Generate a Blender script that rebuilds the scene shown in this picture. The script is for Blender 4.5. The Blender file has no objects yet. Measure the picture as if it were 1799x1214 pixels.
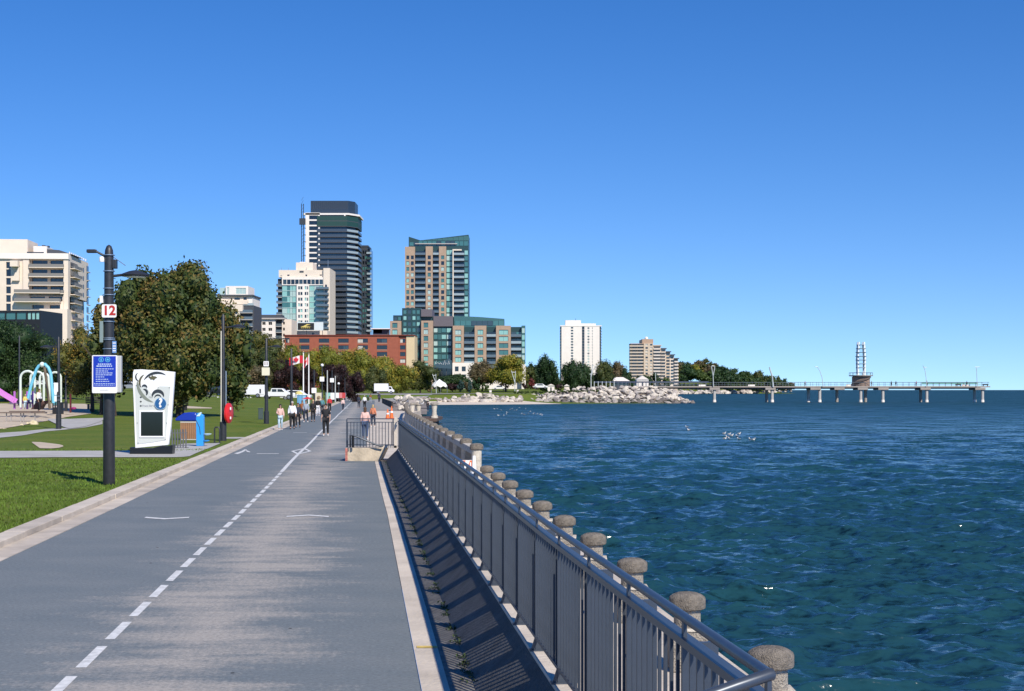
import bpy, bmesh, math, random
import numpy as np
from mathutils import Vector, Matrix, noise
R = math.radians
random.seed(7)
rng = np.random.default_rng(11)
S = bpy.context.scene
COL = S.collection

# ------------------------------------------------------------------ camera
F = 2600.0            # focal length in photo pixels (photo is 1799 wide)
CX, HY, HC = 899.5, 685.0, 2.5
cam_d = bpy.data.cameras.new('camera')
cam = bpy.data.objects.new('camera', cam_d)
COL.objects.link(cam)
cam_d.sensor_width = 36.0
cam_d.lens = 36.0 * F / 1799.0
cam_d.shift_y = (HY - 607.0) / 1799.0
cam_d.clip_start = 0.1
cam_d.clip_end = 80000
cam.location = (0, 0, HC)
cam.rotation_euler = (R(90), 0, 0)
S.camera = cam
S.render.resolution_x = 1024
S.render.resolution_y = 691
S.view_settings.view_transform = 'Standard'
S.view_settings.look = 'None'
S.view_settings.gamma = 1
S.view_settings.exposure = 0.16
S.view_settings.use_curve_mapping = False

# ------------------------------------------------------------------ sky and sun
SUN_VEC = Vector((0.57, -1.03, 1.0)).normalized()      # towards the sun
sun_el = math.asin(SUN_VEC.z)
sun_az = math.atan2(SUN_VEC.x, SUN_VEC.y)               # clockwise from +Y
W_ = bpy.data.worlds.new('World')
S.world = W_
W_.use_nodes = True
nt = W_.node_tree
bg = nt.nodes['Background']
sky = nt.nodes.new('ShaderNodeTexSky')
sky.sky_type = 'NISHITA'
sky.sun_disc = False
sky.sun_elevation = sun_el
sky.sun_rotation = sun_az
sky.altitude = 100
sky.air_density = 1.0
sky.dust_density = 0.0
sky.ozone_density = 2.2
sky_tc = nt.nodes.new('ShaderNodeTexCoord')           # look a little above the hazy horizon band: the photographed air is very clear
sky_sep = nt.nodes.new('ShaderNodeSeparateXYZ'); sky_cmb = nt.nodes.new('ShaderNodeCombineXYZ')
sky_abs = nt.nodes.new('ShaderNodeMath'); sky_abs.operation = 'ABSOLUTE'
sky_add = nt.nodes.new('ShaderNodeMath'); sky_add.operation = 'MULTIPLY_ADD'; sky_add.inputs[1].default_value = 1.2; sky_add.inputs[2].default_value = 0.10
nt.links.new(sky_tc.outputs['Generated'], sky_sep.inputs[0]); nt.links.new(sky_sep.outputs[2], sky_abs.inputs[0]); nt.links.new(sky_abs.outputs[0], sky_add.inputs[0])
nt.links.new(sky_sep.outputs[0], sky_cmb.inputs[0]); nt.links.new(sky_sep.outputs[1], sky_cmb.inputs[1]); nt.links.new(sky_add.outputs[0], sky_cmb.inputs[2])
nt.links.new(sky_cmb.outputs[0], sky.inputs[0])
hs = nt.nodes.new('ShaderNodeHueSaturation')
hs.inputs['Saturation'].default_value = 1.38
hs.inputs['Hue'].default_value = 0.513
hs.inputs['Value'].default_value = 1.0
nt.links.new(sky.outputs[0], hs.inputs['Color'])
nt.links.new(hs.outputs[0], bg.inputs['Color'])
bg.inputs['Strength'].default_value = 0.148
sun_d = bpy.data.lights.new('sun', 'SUN')
sun_d.energy = 5.0
sun_d.angle = R(0.53)
sun_d.color = (1.0, 0.925, 0.81)
sun = bpy.data.objects.new('sun', sun_d)
COL.objects.link(sun)
sun.location = (40, -60, 80)
sun.rotation_euler = (-SUN_VEC).to_track_quat('-Z', 'Y').to_euler()

# ------------------------------------------------------------------ materials
MATS = {}
def mat(name, col, rough=0.6, metal=0.0, var=0.0, vscale=4.0, col2=None, bump=0.0, bscale=30.0, spec=None, stretch=None, detail=4):
    if name in MATS: return MATS[name]
    m = bpy.data.materials.new(name); m.use_nodes = True
    n = m.node_tree; b = n.nodes['Principled BSDF']
    b.inputs['Roughness'].default_value = rough
    b.inputs['Metallic'].default_value = metal
    if spec is not None: b.inputs['Specular IOR Level'].default_value = spec
    c = (*col, 1)
    b.inputs['Base Color'].default_value = c
    if var > 0 or bump > 0 or col2:
        tc = n.nodes.new('ShaderNodeTexCoord')
        src = tc.outputs['Object']
        if stretch:
            mp = n.nodes.new('ShaderNodeMapping'); mp.inputs['Scale'].default_value = stretch
            n.links.new(src, mp.inputs[0]); src = mp.outputs[0]
    if var > 0 or col2:
        no = n.nodes.new('ShaderNodeTexNoise'); no.inputs['Scale'].default_value = vscale
        no.inputs['Detail'].default_value = detail; no.inputs['Roughness'].default_value = 0.65
        n.links.new(src, no.inputs['Vector'])
        rp = n.nodes.new('ShaderNodeValToRGB')
        rp.color_ramp.elements[0].position = 0.3; rp.color_ramp.elements[1].position = 0.7
        if col2:
            a0, a1 = col, col2
        else:
            a0 = tuple(max(0, x*(1-var)) for x in col); a1 = tuple(min(1, x*(1+var)) for x in col)
        rp.color_ramp.elements[0].color = (*a0, 1); rp.color_ramp.elements[1].color = (*a1, 1)
        n.links.new(no.outputs['Fac'], rp.inputs[0]); n.links.new(rp.outputs[0], b.inputs['Base Color'])
    if bump > 0:
        nb = n.nodes.new('ShaderNodeTexNoise'); nb.inputs['Scale'].default_value = bscale; nb.inputs['Detail'].default_value = 6
        n.links.new(src, nb.inputs['Vector'])
        bp = n.nodes.new('ShaderNodeBump'); bp.inputs['Strength'].default_value = bump; bp.inputs['Distance'].default_value = 0.05
        n.links.new(nb.outputs['Fac'], bp.inputs['Height']); n.links.new(bp.outputs[0], b.inputs['Normal'])
    MATS[name] = m
    return m

# ------------------------------------------------------------------ geometry helpers
class MB:
    """collects plain geometry, build() links it as one mesh object"""
    def __init__(s): s.v = []; s.f = []; s.m = []; s.cur = 0
    def add(s, vs, fs):
        o = len(s.v); s.v += [tuple(p) for p in vs]; s.f += [tuple(i + o for i in f) for f in fs]; s.m += [s.cur] * len(fs)
        return s
    def box(s, x0, x1, y0, y1, z0, z1):
        return s.add([(x0,y0,z0),(x1,y0,z0),(x1,y1,z0),(x0,y1,z0),(x0,y0,z1),(x1,y0,z1),(x1,y1,z1),(x0,y1,z1)],
                     [(0,3,2,1),(4,5,6,7),(0,1,5,4),(1,2,6,5),(2,3,7,6),(3,0,4,7)])
    def bar(s, a, b, w, h=None, up=(0,0,1)):
        h = h or w; a = Vector(a); b = Vector(b); d = (b-a).normalized(); u = Vector(up)
        if abs(d.dot(u)) > .98: u = Vector((0,1,0))
        r = d.cross(u).normalized(); u = r.cross(d)
        vs = [p + r*i*w/2 + u*j*h/2 for p in (a,b) for i,j in ((-1,-1),(1,-1),(1,1),(-1,1))]
        return s.add(vs, [(0,1,2,3),(7,6,5,4),(0,4,5,1),(1,5,6,2),(2,6,7,3),(3,7,4,0)])
    def tube(s, pts, rad, n=10, cap=True):
        pts = [Vector(p) for p in pts]; rs = rad if isinstance(rad, (list, tuple)) else [rad]*len(pts)
        rings = []; pr = None
        for i, p in enumerate(pts):
            d = (pts[min(i+1,len(pts)-1)] - pts[max(i-1,0)]).normalized()
            if pr is None:
                u = Vector((0,0,1)) if abs(d.z) < .9 else Vector((1,0,0))
                pr = d.cross(u).normalized()
            pr = (pr - d*pr.dot(d)).normalized(); q = d.cross(pr)
            rings.append([p + (pr*math.cos(2*math.pi*k/n) + q*math.sin(2*math.pi*k/n))*rs[i] for k in range(n)])
        vs = [v for r in rings for v in r]; fs = []
        for i in range(len(pts)-1):
            for k in range(n):
                a = i*n+k; b = i*n+(k+1)%n
                fs.append((a, b, b+n, a+n))
        if cap:
            fs.append(tuple(range(n-1,-1,-1))); fs.append(tuple(range((len(pts)-1)*n, len(pts)*n)))
        return s.add(vs, fs)
    def lathe(s, prof, n=16, c=(0,0,0)):
        vs = [(c[0]+r*math.cos(2*math.pi*k/n), c[1]+r*math.sin(2*math.pi*k/n), c[2]+z) for r, z in prof for k in range(n)]
        fs = []
        for i in range(len(prof)-1):
            for k in range(n):
                a = i*n+k; b = i*n+(k+1)%n; fs.append((a, b, b+n, a+n))
        fs.append(tuple(range(n-1,-1,-1))); fs.append(tuple(range((len(prof)-1)*n, len(prof)*n)))
        return s.add(vs, fs)
    def prism(s, poly, z0, z1):
        n = len(poly)
        vs = [(x,y,z0) for x,y in poly] + [(x,y,z1) for x,y in poly]
        return s.add(vs, [tuple(range(n-1,-1,-1)), tuple(range(n,2*n))] + [(i,(i+1)%n,(i+1)%n+n,i+n) for i in range(n)])
    def extrude_xz(s, poly, y0, y1):
        n = len(poly)
        vs = [(x,y0,z) for x,z in poly] + [(x,y1,z) for x,z in poly]
        return s.add(vs, [tuple(range(n)), tuple(range(2*n-1,n-1,-1))] + [(i+n,(i+1)%n+n,(i+1)%n,i) for i in range(n)])
    def ball(s, c, r, nu=10, nv=6, sc=(1,1,1)):
        prof = [(math.sin(math.pi*i/nv), -math.cos(math.pi*i/nv)) for i in range(nv+1)]
        vs = [(c[0]+a*r*sc[0]*math.cos(2*math.pi*k/nu), c[1]+a*r*sc[1]*math.sin(2*math.pi*k/nu), c[2]+b*r*sc[2]) for a,b in prof for k in range(nu)]
        fs = [(i*nu+k, i*nu+(k+1)%nu, (i+1)*nu+(k+1)%nu, (i+1)*nu+k) for i in range(nv) for k in range(nu)]
        return s.add(vs, fs)
    def mesh(s, name, m, smooth=False):
        me = bpy.data.meshes.new(name); me.from_pydata(s.v, [], s.f)
        for mm in (m if isinstance(m, (list, tuple)) else [m]): me.materials.append(mm)
        if any(s.m): me.polygons.foreach_set('material_index', s.m)
        if smooth:
            me.polygons.foreach_set('use_smooth', [True]*len(me.polygons))
            me.set_sharp_from_angle(angle=R(38))
        me.update(); return me
    def build(s, name, m, parent=None, smooth=False, loc=None, rz=0, bevel=0):
        return obj(name, s.mesh(name, m, smooth), parent, loc, rz, bevel)

def obj(name, me, parent=None, loc=None, rz=0, bevel=0, rot=None, scale=None):
    o = bpy.data.objects.new(name, me); COL.objects.link(o)
    if parent is not None: o.parent = parent
    if loc is not None: o.location = loc
    if rot is not None: o.rotation_euler = rot
    elif rz: o.rotation_euler = (0,0,rz)
    if scale is not None: o.scale = scale
    if bevel:
        b = o.modifiers.new('bevel', 'BEVEL'); b.width = bevel; b.segments = 2; b.limit_method = 'ANGLE'
    return o

def tag(o, label=None, cat=None, group=None, kind=None):
    if label: o['label'] = label
    if cat: o['category'] = cat
    if group: o['group'] = group
    if kind: o['kind'] = kind
    return o

def thing(name, label, cat, loc=(0,0,0), rz=0, group=None):
    o = bpy.data.objects.new(name, None); COL.objects.link(o)
    o.location = loc; o.rotation_euler = (0,0,rz); o.empty_display_size = .3
    return tag(o, label, cat, group)

def dup(root, loc, rz=0, label=None):
    r = root.copy(); COL.objects.link(r); r.location = loc; r.rotation_euler = (0,0,rz)
    if label: r['label'] = label
    for ch in root.children:
        c = ch.copy(); COL.objects.link(c); c.parent = r
        for g in ch.children:
            d = g.copy(); COL.objects.link(d); d.parent = c
    return r

def struct(o, label=None):
    o['kind'] = 'structure'
    if label: o['label'] = label
    return o

# ------------------------------------------------------------------ the frame of the promenade
DRIFT = (652.0 - CX) / F
def curve(Y):
    return -0.7 * (max(0.0, Y-30)/270.0)**0.75
def Wp(xo, Y, z=0.0):
    """point at lateral offset xo from the promenade axis, distance Y"""
    return (xo + curve(Y) + DRIFT*Y, Y, z)
def sm(t): t = max(0.0, min(1.0, t)); return t*t*(3-2*t)
def hland(X, Y):
    xo = X - DRIFT*Y - curve(Y)
    t = max(0.0, min(1.0, (-xo-6.4)/42.0))
    h = 2.9*sm((Y-60)/170.0)*t**0.8 * (1-sm((Y-330)/150)*0.55)
    h += 1.3*sm((Y-330)/120.0)
    h += 1.6*sm((Y-480)/110.0)
    h += 6*sm((Y-800)/700.0)*(1-sm((X-20)/60.0))
    return h
def pix(px, py, Y):
    return (Vector(((px-CX)/F*Y, Y, HC-(py-HY)/F*Y)))
def gpix(px, py, z=0.0):
    Y = F*(HC-z)/(py-HY); return Vector(((px-CX)/F*Y, Y, z))
def ground_pix(px, py):
    """where the sight line through a point of the lawn meets the terrain"""
    Y = 18.0
    while Y < 900:
        X = (px-CX)/F*Y; z = HC-(py-HY)/F*Y
        if z <= hland(X, Y): break
        Y += 0.25
    return Vector((X, Y, hland(X, Y)))
def at_depth(px, Y):
    X = (px-CX)/F*Y; return Vector((X, Y, hland(X, Y)))
# ================================================================== SETTING
concrete = mat('concrete', (0.46,0.40,0.33), .85, var=.22, vscale=1.3, bump=.35, bscale=25)
concrete_pale = mat('concrete_pale', (0.55,0.48,0.395), .85, var=.18, vscale=.9, bump=.3, bscale=20)
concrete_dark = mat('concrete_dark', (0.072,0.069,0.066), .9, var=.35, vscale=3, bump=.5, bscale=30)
white_paint = mat('road_paint', (0.62,0.62,0.60), .7, var=.25, vscale=9)
sand = mat('sand', (0.50,0.41,0.30), .95, var=.15, vscale=.6, bump=.3, bscale=8)
road_grey = mat('road_grey', (0.27,0.26,0.245), .9, var=.12, vscale=.5)
soil = mat('soil', (0.10,0.075,0.05), .95, var=.3, vscale=3)

def grass_mat():
    m = bpy.data.materials.new('lawn_grass'); m.use_nodes = True; n = m.node_tree; b = n.nodes['Principled BSDF']
    b.inputs['Roughness'].default_value = .9; b.inputs['Specular IOR Level'].default_value = .15
    tc = n.nodes.new('ShaderNodeTexCoord')
    def ns(sc, det, st=None):
        x = n.nodes.new('ShaderNodeTexNoise'); x.inputs['Scale'].default_value = sc; x.inputs['Detail'].default_value = det
        x.inputs['Roughness'].default_value = .7
        if st:
            mp = n.nodes.new('ShaderNodeMapping'); mp.inputs['Scale'].default_value = st
            n.links.new(tc.outputs['Object'], mp.inputs[0]); n.links.new(mp.outputs[0], x.inputs[0])
        else: n.links.new(tc.outputs['Object'], x.inputs[0])
        return x
    a = ns(.22, 5); f = ns(7, 6)
    r1 = n.nodes.new('ShaderNodeValToRGB'); e = r1.color_ramp.elements
    e[0].position = .32; e[0].color = (.088,.150,.019,1); e[1].position = .68; e[1].color = (.155,.185,.032,1)
    n.links.new(a.outputs['Fac'], r1.inputs[0])
    r2 = n.nodes.new('ShaderNodeValToRGB'); e = r2.color_ramp.elements
    e[0].position = .3; e[0].color = (.55,.55,.5,1); e[1].position = .7; e[1].color = (1.25,1.2,1.1,1)
    n.links.new(f.outputs['Fac'], r2.inputs[0])
    mx = n.nodes.new('ShaderNodeMix'); mx.data_type = 'RGBA'; mx.blend_type = 'MULTIPLY'; mx.inputs[0].default_value = 1
    n.links.new(r1.outputs[0], mx.inputs[6]); n.links.new(r2.outputs[0], mx.inputs[7]); n.links.new(mx.outputs[2], b.inputs['Base Color'])
    bp = n.nodes.new('ShaderNodeBump'); bp.inputs['Strength'].default_value = .7; bp.inputs['Distance'].default_value = .06
    n.links.new(f.outputs['Fac'], bp.inputs['Height']); n.links.new(bp.outputs[0], b.inputs['Normal'])
    return m
grass = grass_mat()

def asphalt_mat():
    m = bpy.data.materials.new('blue_grey_asphalt'); m.use_nodes = True; n = m.node_tree; b = n.nodes['Principled BSDF']
    b.inputs['Roughness'].default_value = .85; b.inputs['Specular IOR Level'].default_value = .25
    L = n.links.new
    uv = n.nodes.new('ShaderNodeUVMap'); uv.uv_map = 'path'
    def ns(sc, det, st, rough=.65):
        mp = n.nodes.new('ShaderNodeMapping'); mp.inputs['Scale'].default_value = st; L(uv.outputs[0], mp.inputs[0])
        x = n.nodes.new('ShaderNodeTexNoise'); x.inputs['Scale'].default_value = sc; x.inputs['Detail'].default_value = det
        x.inputs['Roughness'].default_value = rough; L(mp.outputs[0], x.inputs[0]); return x.outputs['Fac']
    def math_(op, a, b2, clamp=False):
        x = n.nodes.new('ShaderNodeMath'); x.operation = op; x.use_clamp = clamp
        for i, q in enumerate((a, b2)):
            if isinstance(q, (int, float)): x.inputs[i].default_value = q
            else: L(q, x.inputs[i])
        return x.outputs[0]
    sx = n.nodes.new('ShaderNodeSeparateXYZ'); L(uv.outputs[0], sx.inputs[0])
    # worn band in the middle of the path, where most feet and wheels pass
    d = math_('ABSOLUTE', math_('ADD', sx.outputs[0], 1.75), 0)
    band = math_('SUBTRACT', 1.0, math_('DIVIDE', d, 2.4), True)
    p1 = ns(1.0, 6, (.55,1.5,1)); p2 = ns(1.0, 6, (1.6,6.5,1), .75); p3 = ns(1, 3, (.25,.16,1)); p4 = ns(1, 4, (22,30,1), .8); p5 = ns(1, 3, (15,2.6,1), .8)
    s = math_('ADD', math_('MULTIPLY', p1, 1.5), math_('MULTIPLY', p3, .9))
    s = math_('ADD', s, math_('MULTIPLY', p2, .6)); s = math_('ADD', s, math_('MULTIPLY', p4, .5))
    s = math_('ADD', s, math_('MULTIPLY', band, .80)); s = math_('ADD', s, math_('MULTIPLY', math_('SUBTRACT', p5, .5), .6))
    w = n.nodes.new('ShaderNodeMapRange'); w.inputs['From Min'].default_value = 2.13; w.inputs['From Max'].default_value = 2.62
    L(s, w.inputs['Value'])
    base = n.nodes.new('ShaderNodeValToRGB'); e = base.color_ramp.elements
    e[0].position = .3; e[0].color = (.145,.172,.187,1); e[1].position = .7; e[1].color = (.188,.208,.216,1)
    L(ns(1, 6, (.5,.9,1)), base.inputs[0])
    mx = n.nodes.new('ShaderNodeMix'); mx.data_type = 'RGBA'; L(w.outputs[0], mx.inputs[0])
    L(base.outputs[0], mx.inputs[6]); mx.inputs[7].default_value = (.37,.345,.31,1)
    fine = n.nodes.new('ShaderNodeValToRGB'); e = fine.color_ramp.elements
    e[0].position = .3; e[0].color = (.66,.66,.66,1); e[1].position = .65; e[1].color = (1.15,1.15,1.15,1); L(p4, fine.inputs[0])
    m2 = n.nodes.new('ShaderNodeMix'); m2.data_type = 'RGBA'; m2.blend_type = 'MULTIPLY'; m2.inputs[0].default_value = 1
    L(mx.outputs[2], m2.inputs[6]); L(fine.outputs[0], m2.inputs[7]); 
    # small dark specks and cracks
    sp = n.nodes.new('ShaderNodeTexVoronoi'); sp.inputs['Scale'].default_value = 1.6
    mp = n.nodes.new('ShaderNodeMapping'); mp.inputs['Scale'].default_value = (1,.6,1); L(uv.outputs[0], mp.inputs[0]); L(mp.outputs[0], sp.inputs[0])
    k = n.nodes.new('ShaderNodeMath'); k.operation = 'LESS_THAN'; L(sp.outputs['Distance'], k.inputs[0]); k.inputs[1].default_value = .035
    m3 = n.nodes.new('ShaderNodeMix'); m3.data_type = 'RGBA'; L(k.outputs[0], m3.inputs[0]); L(m2.outputs[2], m3.inputs[6]); m3.inputs[7].default_value = (.05,.05,.05,1)
    L(m3.outputs[2], b.inputs['Base Color'])
    bp = n.nodes.new('ShaderNodeBump'); bp.inputs['Strength'].default_value = .35; bp.inputs['Distance'].default_value = .01
    L(p4, bp.inputs['Height']); L(bp.outputs[0], b.inputs['Normal'])
    return m
asphalt = asphalt_mat()

def strip(name, fl, fr, Ys, z, m, nu=2, uv=False, zl=None):
    """a ribbon along the promenade between two lateral functions"""
    vs = []; uvs = []
    for Y in Ys:
        a, b = fl(Y), fr(Y)
        for i in range(nu+1):
            xo = a+(b-a)*i/nu; p = Wp(xo, Y, 0); zz = z(xo, Y) if callable(z) else z
            vs.append((p[0], p[1], zz)); uvs.append((xo, Y))
    fs = []
    for j in range(len(Ys)-1):
        for i in range(nu):
            k = j*(nu+1)+i; fs.append((k, k+1, k+nu+2, k+nu+1))
    me = bpy.data.meshes.new(name); me.from_pydata(vs, [], fs); me.materials.append(m)
    if uv:
        l = me.uv_layers.new(name='path')
        for li, lp in enumerate(me.loops): l.data[li].uv = uvs[lp.vertex_index]
    return obj(name, me)

def yrange(a, b, r=1.06, mn=.8):
    out = [a]
    while out[-1] < b: out.append(out[-1]+max(mn, abs(out[-1])*(r-1)))
    out[-1] = b; return out

def lerp_tab(tab):
    def f(Y):
        if Y <= tab[0][0]: return tab[0][1]
        for (a, u), (b, v) in zip(tab, tab[1:]):
            if Y <= b: return u+(v-u)*(Y-a)/(b-a)
        return tab[-1][1]
    return f
R_edge = lerp_tab([(8,.44),(12.3,.42),(33,.31),(52,.235),(60,-.10),(90,.05),(200,.95),(340,1.6)])
F_line = lerp_tab([(4,1.405),(5.2,1.395),(10.9,1.320),(17,1.288),(30,1.19),(52,1.06)])
L_edge = lerp_tab([(0,-5.4),(400,-5.4)])

# --- land outline (water's edge), world metres
def wx(xo, Y): return (Wp(xo, Y)[0], Y)
SHORE = [wx(2.2,140), wx(2.6,150), wx(3.5,176), wx(3.6,200), wx(4.5,240), wx(5.5,290), wx(7,340), wx(9.0,372), (-29,388), (-24,397), (-18,401), (-8,405), (3,412), (14,424), (22,432),
         (34,436), (44,437), (51,439), (54,444), (53,452), (47,462), (40,476), (34,500), (40,560), (30,700), (60,1000), (112,1300), (162,1430), (205,1500), (240,1560), (290,1620), (322,1680), (335,1740), (300,1850), (200,2200), (100,4200)]
LAND = SHORE + [(-3000,4200), (-3000,140)]
def inland(X, Y):
    """signed distance to the shore, positive on land (numpy arrays)"""
    P = np.array(LAND); n = len(P); ins = np.zeros(X.shape, bool)
    for i in range(n):
        x1, y1 = P[i]; x2, y2 = P[(i+1) % n]
        c = ((y1 > Y) != (y2 > Y)) & (X < (x2-x1)*(Y-y1)/((y2-y1) if y2 != y1 else 1e-9)+x1)
        ins ^= c
    D = np.full(X.shape, 1e9); Q = np.array(SHORE)
    for i in range(len(Q)-1):
        a = Q[i]; d = Q[i+1]-a; t = np.clip(((X-a[0])*d[0]+(Y-a[1])*d[1])/(d@d), 0, 1)
        D = np.minimum(D, np.hypot(X-a[0]-t*d[0], Y-a[1]-t*d[1]))
    return np.where(ins, D, -D)
def npsm(t): t = np.clip(t, 0, 1); return t*t*(3-2*t)
def np_hland(X, Y):
    xo = X-DRIFT*Y+0.7*(np.maximum(0, Y-30)/270.0)**.75
    t = np.clip((-xo-6.4)/42, 0, 1)
    h = 2.9*npsm((Y-60)/170)*t**.8*(1-npsm((Y-330)/150)*.55)+1.3*npsm((Y-330)/120)+1.6*npsm((Y-480)/110)+6*npsm((Y-800)/700)*(1-npsm((X-20)/60))
    return h
def np_ground(X, Y):
    h = np_hland(X, Y)
    far = npsm((Y-1530)/120)
    h = h + far*npsm((X-60)/100)*9*(1-npsm((X-270)/60))
    d = inland(X, Y)
    wide = 22+10*npsm((X-2)/12)
    w2 = 14*(wide/22)
    z = np.where(d < 0, -1.5+d*.25, np.where(d < w2, -1.5+.7*d/w2, -.8+(h+.8)*npsm((d-w2)/(wide-w2))))
    return np.maximum(z, -6), d
def ground_z(x, y):
    z, d = np_ground(np.array([float(x)]), np.array([float(y)])); return float(z[0])

def grid_mesh(name, xs, ys, zf, m, keep=None):
    X, Y = np.meshgrid(xs, ys); Z = zf(X, Y); nx, ny = len(xs), len(ys)
    V = np.stack([X, Y, Z], -1).reshape(-1, 3)
    i = np.arange((ny-1)*(nx-1)); r = i//(nx-1); c = i % (nx-1); a = r*nx+c
    Fq = np.stack([a, a+1, a+nx+1, a+nx], 1)
    if keep is not None: Fq = Fq[keep(X, Y, Z).reshape(-1)[a]]
    me = bpy.data.meshes.new(name)
    me.vertices.add(len(V)); me.vertices.foreach_set('co', V.astype(np.float32).ravel())
    me.loops.add(len(Fq)*4); me.loops.foreach_set('vertex_index', Fq.ravel().astype(np.int32))
    me.polygons.add(len(Fq)); me.polygons.foreach_set('loop_start', np.arange(0, len(Fq)*4, 4, dtype=np.int32))
    me.update(calc_edges=True); me.polygons.foreach_set('use_smooth', np.ones(len(Fq), bool)); me.materials.append(m)
    return obj(name, me)

xs = np.concatenate([np.linspace(-3000,-400,14)[:-1], np.linspace(-400,-90,40)[:-1], np.arange(-90,70,2.2), np.arange(70,360,8)])
ys = np.concatenate([np.arange(152,380,4), np.arange(380,520,1.8), np.arange(520,900,12), np.arange(900,1800,30), np.linspace(1800,4200,14)])
gr = struct(grid_mesh('ground', xs, ys, lambda X, Y: np_ground(X, Y)[0]-.03-.25*(1-npsm((Y-170)/60))*0, grass), 'grassy land behind the beach and under the town')

# --- the lawn left of the promenade
Ys = yrange(-6, 300, 1.035, 1.0)
vs = []; nu = 46
for Y in Ys:
    for i in range(nu+1):
        xo = -6.2-300*(i/nu)**2.2
        p = Wp(xo, Y); vs.append((p[0], Y, .09+hland(p[0], Y)))
fs = [(j*(nu+1)+i, j*(nu+1)+i+nu+1, j*(nu+1)+i+nu+2, j*(nu+1)+i+1) for j in range(len(Ys)-1) for i in range(nu)]
me = bpy.data.meshes.new('lawn'); me.from_pydata(vs, [], [f[::-1] for f in fs][:]); me.materials.append(grass)
me.polygons.foreach_set('use_smooth', [True]*len(me.polygons))
bm = bmesh.new(); bm.from_mesh(me); bmesh.ops.recalc_face_normals(bm, faces=bm.faces)
if sum(f.normal.z for f in bm.faces) < 0: bmesh.ops.reverse_faces(bm, faces=bm.faces)
bm.to_mesh(me); bm.free()
struct(obj('lawn', me), 'mown green park lawn rising away from the path')

# --- promenade asphalt
path = struct(strip('asphalt_path', L_edge, R_edge, yrange(-6, 345, 1.05, 1.5), lambda xo, Y: .0+1.3*sm((Y-330)/120), asphalt, 12, True), 'blue-grey asphalt promenade with worn beige patches')
# concrete gutter and raised kerb on the lawn side, cast in bays
bay_g, bay_k = [], []
gutter = struct(bpy.data.objects.new('concrete_gutter', None)); COL.objects.link(gutter)
kerb = struct(bpy.data.objects.new('kerb', None)); COL.objects.link(kerb)
Y = -5.0; k = 0
while Y < 330:
    Lb = 3.0 if Y < 90 else 9.0
    a, b = Y+.006, Y+Lb-.006; dz = random.uniform(-.004,.004)
    def quadbox(x0, x1, z0, z1):
        v = []
        for z in (z0, z1):
            for xo, yy in ((x0,a),(x1,a),(x1,b),(x0,b)):
                p = Wp(xo, yy); v.append((p[0], yy, z))
        return MB().add(v, [(0,3,2,1),(4,5,6,7),(0,1,5,4),(1,2,6,5),(2,3,7,6),(3,0,4,7)])
    jo = random.uniform(-.008,.008)
    quadbox(-5.84, -5.4, -.2, .008+dz).build('gutter_slab', concrete if k % 4 else concrete_pale, gutter)
    quadbox(-6.2+jo, -5.84+jo, -.2, .11+dz).build('kerb_stone', concrete_pale if k % 5 else concrete, kerb, bevel=.012 if Y < 60 else 0)
    Y += Lb; k += 1

# --- concrete strip, slope and low wall under the near fence
struct(strip('concrete_strip', lambda Y: R_edge(Y), lambda Y: F_line(Y)-.66, yrange(2, 51.6, 1.05, 1.0), .012, concrete_pale, 3), 'pale concrete edging strip beside the asphalt')
struct(strip('fence_shade_strip', lambda Y: F_line(Y)-.66, lambda Y: F_line(Y)-.45, yrange(2, 51.6, 1.05, 1.0), .012, mat('fence_shade_tone', (.15,.14,.125), .9, var=.35, vscale=5, bump=.5, bscale=30), 2), 'gutter at the foot of the concrete bank, fence shade put into its dark colour')  # shaded half of the concrete strip, the fence's shade painted as darker colour
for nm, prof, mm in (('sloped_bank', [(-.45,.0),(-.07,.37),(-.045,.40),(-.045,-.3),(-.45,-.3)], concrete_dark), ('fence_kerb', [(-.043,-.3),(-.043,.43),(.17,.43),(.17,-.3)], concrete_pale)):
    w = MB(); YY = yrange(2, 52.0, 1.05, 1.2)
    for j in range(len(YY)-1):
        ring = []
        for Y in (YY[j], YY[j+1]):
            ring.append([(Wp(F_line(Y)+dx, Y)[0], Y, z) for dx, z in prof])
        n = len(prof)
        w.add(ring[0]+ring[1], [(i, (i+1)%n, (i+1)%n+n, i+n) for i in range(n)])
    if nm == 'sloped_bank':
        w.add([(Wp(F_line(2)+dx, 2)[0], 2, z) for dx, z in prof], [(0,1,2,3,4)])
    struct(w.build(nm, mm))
# seaside walkway behind the fence and the wall down into the lake
w = MB(); YY = yrange(2, 52.0, 1.06, 2.0)
for a, b in zip(YY, YY[1:]):
    p = [Wp(F_line(a)+.17, a), Wp(3.05, a), Wp(3.05, b), Wp(F_line(b)+.17, b)]
    w.add([(q[0], q[1], z) for z in (-4, .2) for q in p], [(4,5,6,7),(1,2,6,5),(0,4,7,3)])
w.add([Wp(1.2,52,-4), Wp(3.05,52,-4), Wp(3.05,52,.2), Wp(1.2,52,.2)], [(3,2,1,0)])
struct(w.build('seawall_walkway', concrete_pale), 'pale concrete walkway on the seawall')
w = MB(); YY = yrange(52.0, 176, 1.05, 2.0)
bal = lerp_tab([(36,2.62),(89,2.56),(110,2.9),(130,3.4),(154,4.1),(170,5.2),(176,6)])
for a, b in zip(YY, YY[1:]):
    p = [Wp(R_edge(a), a), Wp(bal(a)+.4, a), Wp(bal(b)+.4, b), Wp(R_edge(b), b)]
    w.add([(q[0], q[1], z) for z in (-4, .0) for q in p], [(4,5,6,7),(1,2,6,5),(0,4,7,3)])
struct(w.build('promenade_paving', concrete_pale), 'pale concrete paving beside the balustrade')

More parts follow.
